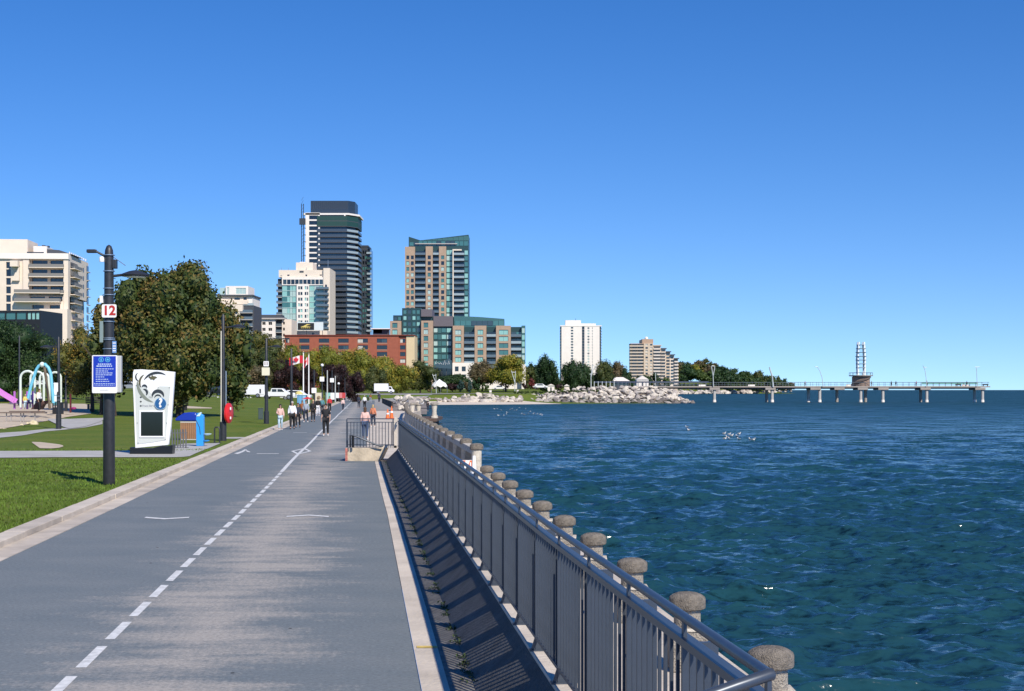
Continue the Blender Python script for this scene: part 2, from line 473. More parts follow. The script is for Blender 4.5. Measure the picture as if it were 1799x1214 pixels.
# --- painted markings, thin sheets on the asphalt
marks = MB()
def paint(pts, name, t=.004):
    m_ = MB(); m_.add([(Wp(x, y)[0], y, t) for x, y in pts], [tuple(range(len(pts)))]); o = m_.build(name, white_paint, path)
    return o
DASH = lambda Y: -2.62+.02*math.sin(Y*.2)-.0009*max(0,Y-12)+(.0 if Y < 40 else -.0016*(Y-40))
# phase so that a dash runs 12.05 m .. 13.2 m away
Y = 6500/438.7-1.508*6
while Y < 45:
    a, b = Y, Y+1.11
    paint([(DASH(a)-.05,a),(DASH(a)+.05,a),(DASH(b)+.05,b),(DASH(b)-.05,b)], 'lane_dash'); Y += 1.508
YY = yrange(45.5, 340, 1.05, 2)
m_ = MB()
for a, b in zip(YY, YY[1:]):
    z = lambda y: .006+1.3*sm((y-330)/120)
    m_.add([(Wp(DASH(a)-.06,a)[0],a,z(a)),(Wp(DASH(a)+.06,a)[0],a,z(a)),(Wp(DASH(b)+.06,b)[0],b,z(b)),(Wp(DASH(b)-.06,b)[0],b,z(b))],[(0,1,2,3)])
m_.build('centre_line', white_paint, path)
def chevron(xc, Y, w, dy, th, name='chevron_mark'):
    m_ = MB(); v = [(xc-w/2,Y),(xc,Y+dy),(xc+w/2,Y),(xc+w/2,Y+th),(xc,Y+dy+th),(xc-w/2,Y+th)]
    m_.add([(Wp(x,y)[0],y,.008) for x,y in v], [(0,1,4,5),(1,2,3,4)]); m_.build(name, white_paint, path)
for px, py, w, dy in ((292,910.5,.86,-.32),(540,909,.83,.32),(470,797.5,.86,.0),(594,798.5,.75,.0),(527,760.5,.8,0),(607,760.5,.6,0)):
    q = gpix(px, py); chevron(q.x-curve(q.y)-DRIFT*q.y, q.y, w, dy, .24 if py > 850 else .34)
for (cy, hw, hl) in ((60.2,.42,3.2),(203,.45,9)):
    m_ = MB(); o_ = [(0,-hl),(hw,0),(0,hl),(-hw,0)]; i_ = [(0,-hl+.9*hl/3),(hw-.12,0),(0,hl-.9*hl/3),(-hw+.12,0)]
    c = DASH(cy)
    m_.add([(Wp(c+x,cy+y)[0],cy+y,.010) for x,y in o_+i_], [(0,1,5,4),(1,2,6,5),(2,3,7,6),(3,0,4,7)]); m_.build('diamond_mark', white_paint, path)
for pts in ([(411,797),(424,793),(430,789.5),(434,790),(428,794),(418,798)],[(430,790),(439,793.5),(440,795),(434,794)]):
    m_ = MB(); m_.add([(*gpix(x,y)[:2],.007) for x,y in pts], [tuple(range(len(pts)))]); m_.build('arrow_mark', white_paint, path)

# --- side paths, playground sand and other sheets draped over the lawn
def drape(name, cols, m, lift=.03, rows=5, label=None, fn=None):
    vs = []
    for px, yt, yb in cols:
        for i in range(rows+1):
            p = ground_pix(px, yb+(yt-yb)*i/rows); vs.append((p.x, p.y, p.z+.09+lift))
    fs = [(j*(rows+1)+i, (j+1)*(rows+1)+i, (j+1)*(rows+1)+i+1, j*(rows+1)+i+1) for j in range(len(cols)-1) for i in range(rows)]
    mb = MB(); mb.add(vs, fs); return struct(mb.build(name, m), label)
pave = mat('side_paving', (0.40,0.385,0.36), .85, var=.15, vscale=.8, bump=.2, bscale=20)
drape('side_path', [(-200,797.5,811),(-60,797.5,810.5),(100,797,808.5),(220,796.5,808.5),(308,787,808.7),(322,783.5,808),(333,783.2,807),(345,783,801),(372,782.8,789.5),(386,782.6,783.5)], pave, .016, label='pale concrete path crossing the lawn to the promenade')
drape('side_path', [(396,771.6,774.4),(415,771.6,774.6),(437,771.8,772.6)], pave, .014, 2)
drape('side_path', [(-120,772,781),(0,764,773),(40,761.5,768.5),(78,757,761.5),(120,754.5,757.5),(150,748,754),(180,741,748)], pave, .02, 3)
drape('side_path', [(84,739,741),(104,739,751),(122,739,757),(150,738,753),(176,737.5,744),(186,737,738)], pave, .045, 3)
drape('sand_patch', [(56,780.5,781.5),(70,781,792),(90,783,792.5),(104,785,791.5),(111,787,789)], sand, .02, 3)
drape('playground_sand', [(-150,711,765),(0,711,757),(30,711,752),(60,711,746),(90,711,741),(120,711.2,735),(160,711.5,729)], sand, .03, 6, 'sandy playground surface')
drape('dirt_patch', [(306,714.5,715.5),(312,713.5,719),(335,715.5,719.5),(372,718,719.5)], soil if False else sand, .02, 2)
# road and plaza pavement far along the shore
def far_sheet(name, rows_, m, lift, label=None, nx=14):
    """rows_: (Y, px0, px1)"""
    vs = []
    for Y, a, b in rows_:
        for i in range(nx+1):
            X = (a+(b-a)*i/nx-CX)/F*Y; vs.append((X, Y, ground_z(X, Y)+lift))
    fs = [(j*(nx+1)+i, j*(nx+1)+i+1, (j+1)*(nx+1)+i+1, (j+1)*(nx+1)+i) for j in range(len(rows_)-1) for i in range(nx)]
    return struct(MB().add(vs, fs).build(name, m), label)
far_sheet('plaza_road', [(200,560,683),(260,590,690),(320,600,700),(380,602,715),(400,602,728),(425,600,760),(440,600,830),(455,600,915),(470,618,930)], road_grey, .10, 'pale grey plaza road curving behind the beach')

paint([(.44,14.25),(.64,14.25),(.64,14.36),(.44,14.36)], 'yellow_band', .018).data.materials[0] = mat('yellow_paint', (.62,.45,.12), .7, var=.3, vscale=12)
# --- beach
sp = []
sh = [p for p in SHORE if 380 < p[1] < 425 and p[0] < 15]
pts = [Vector(p) for p in [wx(8.5,366)]+sh]
dense = []
for a, b in zip(pts, pts[1:]):
    for i in range(8): dense.append(a.lerp(b, i/8))
dense.append(pts[-1]); vs = []
for i, p in enumerate(dense):
    t = (dense[min(i+1,len(dense)-1)]-dense[max(i-1,0)]).normalized(); nrm = Vector((-t.y, t.x))
    for k, d in enumerate((-2.5, 0, 2, 4, 7, 10, 13, 15)):
        q = p+nrm*d; vs.append((q.x, q.y, ground_z(q.x, q.y)+.05))
fs = [(i*8+k, (i+1)*8+k, (i+1)*8+k+1, i*8+k+1) for i in range(len(dense)-1) for k in range(7)]
struct(MB().add(vs, fs).build('beach_sand', mat('beach_sand', (0.60,0.52,0.42), .95, var=.12, vscale=.4)), 'narrow pale sand beach at the edge of the bay')

# ------------------------------------------------------------------ the lake
def water_mat():
    m = bpy.data.materials.new('lake_water'); m.use_nodes = True; n = m.node_tree; b = n.nodes['Principled BSDF']; L = n.links.new
    b.inputs['Base Color'].default_value = (.004,.040,.062,1); b.inputs['Roughness'].default_value = .07; b.inputs['IOR'].default_value = 1.333
    g = n.nodes.new('ShaderNodeNewGeometry')
    def ns(sc, st, det=3):
        mp = n.nodes.new('ShaderNodeMapping'); mp.inputs['Scale'].default_value = st; mp.inputs['Rotation'].default_value = (0,0,.25)
        L(g.outputs['Position'], mp.inputs[0]); x = n.nodes.new('ShaderNodeTexNoise'); x.inputs['Scale'].default_value = sc
        x.inputs['Detail'].default_value = det; x.inputs['Roughness'].default_value = .6; L(mp.outputs[0], x.inputs[0]); return x
    # facets of the small waves, as a tilt of the normal (wave slopes stay the same however far the water is)
    def tilt(x, s):
        v = n.nodes.new('ShaderNodeVectorMath'); v.operation = 'SUBTRACT'; L(x.outputs['Color'], v.inputs[0]); v.inputs[1].default_value = (.5,.5,.5)
        w = n.nodes.new('ShaderNodeVectorMath'); w.operation = 'MULTIPLY'; L(v.outputs[0], w.inputs[0]); w.inputs[1].default_value = (s, s*1.15, 0)
        return w.outputs[0]
    def vadd(a, b2):
        v = n.nodes.new('ShaderNodeVectorMath'); v.operation = 'ADD'; L(a, v.inputs[0]); L(b2, v.inputs[1]); return v.outputs[0]
    t = vadd(tilt(ns(4.2, (.55,1.2,1), 2), WT[0]), tilt(ns(12, (.7,1.3,1), 2), WT[1]))
    cd = n.nodes.new('ShaderNodeVectorMath'); cd.operation = 'LENGTH'; L(g.outputs['Position'], cd.inputs[0])
    mr = n.nodes.new('ShaderNodeMapRange'); mr.inputs['From Min'].default_value = 30; mr.inputs['From Max'].default_value = 130
    mr.inputs['To Min'].default_value = 0.0; mr.inputs['To Max'].default_value = 1.0; L(cd.outputs['Value'], mr.inputs['Value'])
    big = tilt(ns(.30, (.6,1.3,1), 6), WT[2])
    rg_ = n.nodes.new('ShaderNodeMapRange'); rg_.inputs['From Min'].default_value = 60; rg_.inputs['From Max'].default_value = 420; rg_.inputs['To Min'].default_value = .13; rg_.inputs['To Max'].default_value = .42; L(cd.outputs['Value'], rg_.inputs['Value']); L(rg_.outputs[0], b.inputs['Roughness'])  # waves too small to resolve far out
    sc = n.nodes.new('ShaderNodeVectorMath'); sc.operation = 'SCALE'; L(big, sc.inputs[0]); L(mr.outputs[0], sc.inputs['Scale'])
    t = vadd(t, sc.outputs[0]); t = vadd(t, g.outputs['Normal'])
    bz = n.nodes.new('ShaderNodeVectorMath'); bz.operation = 'SCALE'; bz.inputs[0].default_value = (.03,-.16,0); L(mr.outputs[0], bz.inputs['Scale']); t = vadd(t, bz.outputs[0])  # the lee faces of far waves are hidden behind the crests
    nn = n.nodes.new('ShaderNodeVectorMath'); nn.operation = 'NORMALIZE'; L(t, nn.inputs[0]); L(nn.outputs[0], b.inputs['Normal'])
    # patches of greener water
    gn = ns(.05, (.6,1.4,1), 4); rp = n.nodes.new('ShaderNodeValToRGB'); e = rp.color_ramp.elements
    e[0].position = .35; e[0].color = (.010,.043,.062,1); e[1].position = .7; e[1].color = (.012,.055,.064,1)
    L(gn.outputs['Fac'], rp.inputs[0]); L(rp.outputs[0], b.inputs['Base Color'])
    return m
WT = (2.5, 1.1, 3.0)
water = water_mat()
def wave_field(X, Y, cell):
    r2 = np.random.default_rng(5)
    dz = np.zeros_like(X); dx = np.zeros_like(X); dy = np.zeros_like(X)
    N = 90; lam = np.exp(np.linspace(math.log(.22), math.log(4.2), N))
    for i, l in enumerate(lam):
        th = R(-100)+r2.normal(0, .6)+(.5 if i % 3 == 0 else 0); k = 2*math.pi/l; ph = r2.uniform(0, 6.28)
        slope = .050*(1.25 if .35 < l < 1.6 else .7)
        att = np.clip((l/(2.6*cell)-.6)/.8, 0, 1); a = slope/k*att
        q = k*(math.cos(th)*X+math.sin(th)*Y)+ph
        s, c = np.sin(q), np.cos(q)
        dz += a*c; dx -= math.cos(th)*a*s*1.25; dy -= math.sin(th)*a*s*1.25
    return dx, dy, dz
yy = [9.0]
while yy[-1] < 330: yy.append(yy[-1]+max(.055, yy[-1]**2/12000))
near_n = len(yy)
while yy[-1] < 45000: yy.append(yy[-1]*1.12)
yy = np.array(yy); ta = np.linspace(-.16, .56, 560)
YYg, T = np.meshgrid(yy, ta, indexing='ij'); XX = YYg*T+2.5
cell = np.gradient(yy)[:, None]*np.ones_like(XX); cell = np.maximum(cell, YYg*(ta[1]-ta[0]))
dx, dy, dz = wave_field(XX, YYg, cell)
V = np.stack([XX+dx, YYg+dy, -1.5+dz], -1).reshape(-1, 3)
nx = len(ta); ny = len(yy); i = np.arange((ny-1)*(nx-1)); a = (i//(nx-1))*nx+i % (nx-1)
Fq = np.stack([a, a+1, a+nx+1, a+nx], 1)
me = bpy.data.meshes.new('lake_water'); me.vertices.add(len(V)); me.vertices.foreach_set('co', V.astype(np.float32).ravel())
me.loops.add(len(Fq)*4); me.loops.foreach_set('vertex_index', Fq.ravel().astype(np.int32))
me.polygons.add(len(Fq)); me.polygons.foreach_set('loop_start', np.arange(0, len(Fq)*4, 4, dtype=np.int32))
me.update(calc_edges=True); me.polygons.foreach_set('use_smooth', np.ones(len(Fq), bool)); me.materials.append(water)
struct(obj('lake_water', me), 'deep blue choppy lake reaching the horizon')
# ================================================================== NEAR FENCE, BOLLARDS, BALUSTRADE
fence_paint = mat('blue_grey_metal', (0.058,0.071,0.092), .36, .3, var=.12, vscale=6)
post_stone = mat('bollard_stone', (0.34,0.30,0.245), .9, var=.38, vscale=7, bump=.9, bscale=60, detail=8)
post_pale = mat('bollard_pale', (0.52,0.47,0.39), .85, var=.25, vscale=6, bump=.5, bscale=40)
cap_stone = mat('cap_stone', (0.20,0.172,0.138), .95, var=.5, vscale=16, bump=.7, bscale=110, detail=9)

FZ = .43
def FP(Y, dx=0, z=0): 
    p = Wp(F_line(Y)+dx, Y); return Vector((p[0], Y, z))
fence = thing('metal_fence', 'long blue-grey metal picket fence with round handrail running along the seawall', 'fence', tuple(FP(5.2,0,FZ)))
f0 = fence.location.copy()
def fl(v): return tuple(Vector(v)-f0)
YF = [5.2+1.31*i for i in range(36)]
pts = [fl(FP(y,0,1.50)) for y in np.linspace(5.2,51.9,60)]
MB().tube(pts, .0225, 12).build('handrail', fence_paint, fence, True)
c = FP(5.2,0,1.5)
MB().tube([fl(c+Vector((.012,0,0))), fl(c+Vector((0,-.008,0))), fl(c+Vector((-.12,-.05,-.03))), fl(c+Vector((-.62,-.2,-.17)))], .0225, 12).build('handrail_return', fence_paint, fence, True)
YR = list(np.linspace(5.25,51.9,40))
top = MB(); bot = MB()
for a, b in zip(YR, YR[1:]):
    for m_, z0, z1, w in ((top,1.385,1.42,.03),(bot,.525,.55,.015)):
        q = [FP(a,-w,z0),FP(a,w,z0),FP(b,w,z0),FP(b,-w,z0),FP(a,-w,z1),FP(a,w,z1),FP(b,w,z1),FP(b,-w,z1)]
        m_.add([fl(v) for v in q], [(0,3,2,1),(4,5,6,7),(0,1,5,4),(1,2,6,5),(2,3,7,6),(3,0,4,7)])
top.build('top_rail', fence_paint, fence); bot.build('bottom_rail', fence_paint, fence)
post_me = MB().box(-.012,.15,-.014,.014,0,.96).extrude_xz([(-.05,0),(-.012,.0),(-.012,.12)],-.006,.006).box(-.06,.12,-.04,.04,0,.012).mesh('post', fence_paint)
br_me = MB().box(-.008,.008,-.02,.02,.985,1.05).mesh('rail_bracket', fence_paint)
pk_me = MB().box(-.0075,.0075,-.011,.011,.115,.957).mesh('picket', fence_paint)
yaw = math.atan2(-(DRIFT-.006), 1)
for y in YF:
    if y > 51.5: break
    obj('post', post_me, fence, fl(FP(y,0,FZ)), rz=yaw); obj('rail_bracket', br_me, fence, fl(FP(y,0,FZ)), rz=yaw)
pk = []
for y in YF:
    for j in range(1, 10):
        yy_ = y+1.31*j/10
        if yy_ < 51.8: pk.append(yy_)
for y in pk[:300]: obj('picket', pk_me, fence, fl(FP(y,0,FZ)), rz=yaw)
rest = MB()
for y in pk[300:]:
    c = fl(FP(y,0,FZ)); rest.box(c[0]-.0075,c[0]+.0075,c[1]-.011,c[1]+.011,c[2]+.115,c[2]+.957)
tag(rest.build('picket_run', fence_paint, fence), kind='stuff')

# bollards on the seawall edge
bol = thing('stone_bollard', 'weathered stone bollard with domed cap nearest the fence corner', 'bollard', Wp(2.6,9.63,.2), group='stone bollards along the seawall')
n = 20
MB().lathe([(.130,.494),(.148,.503),(.152,.515),(.152,.578),(.145,.594),(.120,.612),(.085,.626),(.04,.633),(.0001,.635)], n).build('cap', cap_stone, bol, True)
MB().lathe([(.112,.34),(.110,.493)], n).build('neck', post_stone, bol, True)
MB().box(-.15,.15,-.15,.15,.0,.325).build('base', post_stone, bol, bevel=.015)
MB().box(-.158,.158,-.158,.158,.327,.352).build('collar', post_pale, bol, bevel=.008)
ord_ = ['second','third','fourth','fifth','sixth','seventh','eighth','ninth','tenth']
for i in range(9):
    y = 9.63+2.545*(i+1); c = dup(bol, Wp(2.6-.004*i, y, .2), random.uniform(-.06,.06), f'weathered stone bollard, {ord_[i]} away from the fence corner in the seawall row')
    k = random.uniform(.985,1.015); c.scale = (1,1,k)

# balustrade on the promenade
bal_t = thing('stone_balustrade', 'weathered stone balustrade with turned balusters along the promenade edge', 'balustrade', Wp(2.62,36.2,0))
b0 = bal_t.location.copy()
def BP(Y, z=0, dx=0): p = Wp(bal(Y)+dx, Y); return Vector((p[0], Y, z))
def bl(v): return tuple(Vector(v)-b0)
base_z = lambda y: .2 if y < 51.8 else 0.0
pil = MB().lathe([(.17,0),(.17,.10),(.125,.13),(.125,1.0),(.0001,1.0)], 16).mesh('pillar', post_pale, True)
pcap = MB().lathe([(.145,1.002),(.165,1.02),(.168,1.12),(.15,1.16),(.09,1.19),(.0001,1.2)], 16).mesh('pillar_cap', cap_stone, True)
bst = MB().lathe([(.07,.12),(.07,.18),(.04,.22),(.065,.42),(.07,.55),(.042,.78),(.038,.84),(.065,.87),(.065,.93)], 9).mesh('baluster', post_stone, True)
PY = [36.2+3.72*i for i in range(34)]
for i, y in enumerate(PY[:-1]):
    z = base_z(y); sc = (1,1,(1.2-z)/1.2)
    p = obj('pillar', pil, bal_t, bl(BP(y,z)), scale=sc); obj('pillar_cap', pcap, bal_t, bl(BP(y,z)), scale=sc)
    y2 = PY[i+1]; nb = 8
    if i < 26:
        for j in range(1, nb+1):
            yy_ = y+(y2-y)*j/(nb+1); zz = base_z(yy_)
            obj('baluster', bst, bal_t, bl(BP(yy_,zz)), scale=(1,1,(1.2-zz)/1.2))
    m_ = MB()
    for (z0,z1,w) in ((.935,1.07,.13),(-.02,.12,.13)):
        if z0 < 0: z0 += z; z1 += z
        q = [BP(y,z0,-w),BP(y,z0,w),BP(y2,z0,w),BP(y2,z0,-w),BP(y,z1,-w*.75),BP(y,z1,w*.75),BP(y2,z1,w*.75),BP(y2,z1,-w*.75)]
        if z0 > .5: m_ = MB()
        m_.add([bl(v) for v in q], [(0,3,2,1),(4,5,6,7),(0,1,5,4),(1,2,6,5),(2,3,7,6),(3,0,4,7)])
        m_.build('coping' if z0 > .5 else 'plinth', post_pale if z0 > .5 else concrete, bal_t); m_ = MB()

# lookout at the bend of the seawall
lk = thing('lookout_platform', 'stone lookout platform with pillars jutting over the lake at the bend', 'lookout', pix(765,733,172))
l0 = lk.location.copy(); Lz = -.7
def ll(x, y, z): return (x-l0.x, y-l0.y, z-l0.z)
xa, xb = (722-CX)/F*172, (772-CX)/F*172
m_ = MB(); m_.box(*[v for v in (xa-l0.x, xb-l0.x)], -6, 8, Lz-.35-l0.z, Lz-l0.z); m_.build('deck_slab', mat('rusty_brown', (.10,.065,.05), .9, var=.3, vscale=3), lk)
MB().box(xa-l0.x, (766-CX)/F*172-l0.x, -5, 7, -4-l0.z, Lz-.352-l0.z).build('pier_wall', MATS['rusty_brown'], lk)
for px, yy_, h in ((763,168,1.72),(763,177,1.72),(735,177,1.6),(724,168,1.75)):
    x = (px-CX)/F*yy_
    obj('pillar', MB().lathe([(.42,0),(.42,.15),(.3,.2),(.26,h*.5),(.34,h-.35),(.34,h-.25)],14).mesh('pillar', post_pale, True), lk, ll(x,yy_,Lz))
    obj('pillar_cap', MB().lathe([(.4,0),(.45,.04),(.45,.18),(.3,.25),(.0001,.27)],14).mesh('pillar_cap', post_stone, True), lk, ll(x,yy_,Lz+h-.248))
MB().bar(ll((724-CX)/F*177,177,Lz+1.55),ll((735-CX)/F*177,177,Lz+1.55),.4,.25).bar(ll((726-CX)/F*168,168,Lz+1.6),ll((726-CX)/F*177,177,Lz+1.6),.4,.25).build('coping', post_stone, lk)
MB().bar(ll((735-CX)/F*177,177,Lz+1.0),ll((763-CX)/F*177,177,Lz+1.0),.08,.08).bar(ll((764-CX)/F*168,168,Lz+1.0),ll((764-CX)/F*177,177,Lz+1.0),.08,.08).build('guard_rail', mat('dark_metal', (.03,.035,.045), .5, .4), lk)

# --- landing block with its own short fence at the far end of the near fence
blk = thing('landing_block', 'concrete landing block with red painted edge at the end of the long fence', 'landing', Wp(-.1,52.6,0))
c0 = blk.location.copy()
xL, xR = Wp(-.79,52)[0]-c0.x, Wp(.62,52)[0]-c0.x
stone_c = mat('landing_concrete', (.50,.42,.31), .9, var=.3, vscale=1.6, bump=.5, bscale=14)
MB().extrude_xz([(xL,0),(xR-.22,0),(xR,.46),(xL,.46)], -.6, .9).build('block', stone_c, blk, bevel=.01)
MB().box(xL-.012,xL+.07,-.612,.9,.0,.45).build('painted_edge', mat('red_paint_faded', (.42,.15,.12), .8, var=.5, vscale=12), blk)
MB().box(xR-.15,Wp(1.0,52)[0]-c0.x,-.55,.8,.462,.54).build('deck_slab', concrete_pale, blk)
fpn = thing('short_fence', 'short grey railing panel standing on the concrete landing block', 'fence', Wp(.15,52.1,.48))
c1 = fpn.location.copy(); x0, x1 = Wp(-.75,52.1)[0]-c1.x, Wp(.97,52.1)[0]-c1.x
MB().box(x0,x1,-.025,.025,.985,1.02).build('top_rail', fence_paint, fpn)
MB().box(x0,x1,-.015,.015,.87,.895).build('upper_rail', fence_paint, fpn)
MB().box(x0,x1,-.015,.015,.075,.10).build('bottom_rail', fence_paint, fpn)
pm = MB().box(-.012,.012,-.012,.012,.0,.868).mesh('picket', fence_paint)
for i in range(16): obj('picket', pm, fpn, (x0+.03+(x1-x0-.06)*i/15, .0, .0))
for x in (x0, x1-.09): MB().box(x-.02,x+.02,-.02,.02,.0,.984).build('post', fence_paint, fpn)
MB().box(x1-.045,x1+.05,-.05,.05,-.06,1.06).build('end_post', concrete_pale, fpn)
hr = thing('stair_handrail', 'low sloping pipe handrail in front of the short grey railing panel', 'handrail', Wp(-.1,51.9,.46))
c2 = hr.location.copy()
def hl(px, py): q = pix(px,py,51.85); return tuple(q-c2)
MB().tube([hl(614,764.5),hl(622,765),hl(642,773.5),hl(663,782),hl(673,784)], .03, 8).build('rail', fence_paint, hr, True)
MB().tube([hl(620,765),hl(620,786)], .045, 8).tube([hl(615,766),hl(615,786)], .02, 8).build('post', mat('black_metal', (.012,.012,.014), .45, .2), hr, True)

# barricade, cones
orange = mat('orange_plastic', (.75,.16,.03), .5); white_pl = mat('white_plastic', (.78,.77,.74), .5)
bc = thing('barricade', 'orange and white striped barricade behind the fence by the first balustrade pillar', 'barricade', Wp(2.0,33.6,.2))
bc.scale = (.62,.7,.72)
MB().box(-.62,.58,-.03,.03,.70,.98).build('board', white_pl, bc)
m_ = MB()
for i in range(4):
    x = -.56+i*.3; m_.add([(x,-.034,.71),(x+.14,-.034,.71),(x+.24,-.034,.97),(x+.10,-.034,.97),(x,-.031,.71),(x+.14,-.031,.71),(x+.24,-.031,.97),(x+.10,-.031,.97)],[(0,1,2,3),(7,6,5,4),(0,4,5,1),(1,5,6,2),(2,6,7,3),(3,7,4,0)])
m_.build('stripe', orange, bc)
for s in (-.5,.46): MB().bar((s,-.2,0),(s,0,.98),.04).bar((s,.2,0),(s,0,.98),.04).build('leg', white_pl, bc)
def cone(px, py, Y, h, lab, m):
    p = pix(px,py,Y); t = thing('traffic_cone', lab, 'traffic cone', p)
    MB().lathe([(.13,.03),(.03,h),(.0001,h+.005)],14).build('cone', m, t, True); MB().box(-.18,.18,-.18,.18,0,.03).build('foot', m, t)
    MB().lathe([(.104,h*.45),(.084,h*.6)],14).build('band', white_pl, t, True)
wc = Wp(2.28,32.5,.2)
t = thing('traffic_cone', 'slim white delineator cone in front of the striped barricade', 'traffic cone', wc)
MB().lathe([(.10,.03),(.035,.85),(.0001,.86)],12).build('cone', white_pl, t, True); MB().box(-.16,.16,-.16,.16,0,.03).build('foot', orange, t)
cone(681,735.5,95,.62,'orange traffic cone beside the balustrade, the left of a pair', orange)
cone(688,735,95.8,.8,'tall orange traffic cone beside the balustrade, the right of a pair', orange)

# weeds along the foot of the bank
r3 = random.Random(3); wm = MB()
for i in range(420):
    Y = 9+r3.random()**1.6*42
    if noise.noise(Vector((Y*1.1,0,3))) < -.15: continue
    p = Wp(F_line(Y)-.45+r3.gauss(0,.028), Y, .0)
    for k in range(5):
        a = r3.random()*6.28; l = r3.uniform(.015,.045); h = r3.uniform(.005,.035)
        d = Vector((math.cos(a),math.sin(a),0)); q = Vector(p)+Vector((r3.gauss(0,.02),r3.gauss(0,.03),.015)); s_ = d.cross(Vector((0,0,1)))*l*.3
        wm.add([q, q+d*l*.5+s_+Vector((0,0,h*.8)), q+d*l+Vector((0,0,h)), q+d*l*.5-s_+Vector((0,0,h*.8))],[(0,1,2,3)])
tag(wm.build('weeds', mat('weed_leaf', (.035,.06,.015), .8, var=.4, vscale=20)), 'small green weeds growing along the foot of the concrete bank', 'weeds', kind='stuff')
# ================================================================== STREET FURNITURE
black_p = mat('charcoal_pole', (.035,.037,.042), .45, .3, var=.2, vscale=8)
band_m = mat('steel_band', (.42,.43,.44), .35, .8)
sign_w = mat('sign_white', (.80,.78,.76), .45)
red_p = mat('sign_red', (.42,.018,.015), .5)
blue_p = mat('sign_blue', (.008,.035,.40), .45)
cyan_p = mat('sign_cyan', (.10,.45,.62), .5)
dark_m = MATS['dark_metal']
lamp_glass = mat('lamp_glass', (.6,.6,.58), .25)

def text_mesh(name, body, size, m, thick=.002, bold=False):
    cu = bpy.data.curves.new(name, 'FONT'); cu.body = body; cu.size = size; cu.align_x = 'CENTER'; cu.align_y = 'CENTER'; cu.extrude = thick
    if bold: cu.offset = size*.035
    t = bpy.data.objects.new('t', cu); COL.objects.link(t); dg = bpy.context.evaluated_depsgraph_get(); dg.update()
    me = bpy.data.meshes.new_from_object(t.evaluated_get(dg)); me.name = name; bpy.data.objects.remove(t); me.materials.clear(); me.materials.append(m)
    me.transform(Matrix.Rotation(R(90), 4, 'X')); return me

def rrect(x0, x1, z0, z1, r, n=4):
    pts = []
    for cx, cz, a0 in ((x1-r,z0+r,-90),(x1-r,z1-r,0),(x0+r,z1-r,90),(x0+r,z0+r,180)):
        for i in range(n+1): a = R(a0+90*i/n); pts.append((cx+r*math.cos(a), cz+r*math.sin(a)))
    return pts
def disk_xz(cx, cz, r, n=20): return [(cx+r*math.cos(2*math.pi*i/n), cz+r*math.sin(2*math.pi*i/n)) for i in range(n)]

def luminaire(root, side, z, reach, m=black_p):
    """flat saucer lamp head on a short arm"""
    s = side
    MB().tube([(.10*s,0,z-.02),(.35*s,0,z+.01),(.5*s,0,z+.03)], .035, 8).build('lamp_arm', m, root, True)
    o = MB().lathe([(.05,-.035),(.34,-.03),(.36,0),(.30,.045),(.16,.10),(.05,.125),(.0001,.13)], 20).build('lamp_head', m, root, True, (reach*s,0,z))
    MB().lathe([(.0001,-.045),(.26,-.045),(.26,-.036),(.0001,-.036)], 16).build('lamp_lens', lamp_glass, o)

# --- the big numbered pole in the foreground
b = gpix(191.5, 851, .1)
P12 = thing('lamp_post', 'thick charcoal lamp post with number 12 plate and blue notice, nearest the camera', 'lamp post', b, rz=0, group='lamp posts along the promenade')
pm = 66.4
def h12(py): return (851-py)/pm
MB().lathe([(.145,0),(.15,.02),(.14,h12(700)),(.125,h12(600)),(.115,h12(470)),(.10,h12(456)),(.06,h12(449)),(.0001,h12(446.5))],22).build('pole', black_p, P12, True)
for py in (465,492,521,532,577,605,607.5,623): MB().lathe([(.150,0),(.150,.02)],20,(0,0,h12(py))).build('band', band_m, P12)
luminaire(P12, 1, h12(497)-.02, .66)
MB().tube([(0,0,h12(470)),(-.3,0,h12(459)),(-.34,0,h12(457))], [.035,.025,.025], 8).build('upper_arm', black_p, P12, True)
MB().box(-.56,-.32,-.07,.07,h12(458)-.04,h12(458)+.05).build('flood_head', black_p, P12, bevel=.02)
MB().tube([(.1,0,h12(467)),(.42,0,h12(482))], .009, 6).build('cable', black_p, P12)
MB().box(.10,.20,-.09,.09,h12(487),h12(472)).build('junction_box', black_p, P12, bevel=.015)
MB().lathe([(.06,0),(.065,.1),(.05,.13),(.0001,.14)],12).build('camera_dome', sign_w, P12, True, (-.17,-.05,h12(476)))
MB().box(-.22,-.14,-.06,.06,h12(545),h12(533)).build('sensor_box', sign_w, P12)
sg = MB().extrude_xz(rrect(-.135,.235,h12(570)-0,h12(548),.04), -.175,-.16).build('number_plate', sign_w, P12)
obj('number', text_mesh('number', '12', .33, red_p, .003, True), sg, (.05,-.178,h12(559)))
MB().box(-.215,-.125,-.11,.02,h12(612),h12(576)).build('grey_cabinet', mat('pale_green_grey', (.20,.26,.25), .5), P12, bevel=.012)
bs = MB().extrude_xz(rrect(.125,.23,h12(629.5),h12(609.5),.012), -.16,-.15).build('small_blue_plate', mat('sign_blue_mid', (.12,.25,.50), .5), P12)
m_ = MB()
for py in (613,618,622,626): m_.box(.14,.215,-.165,-.161,h12(py)-.012,h12(py)+.012)
m_.build('print', sign_w, bs)
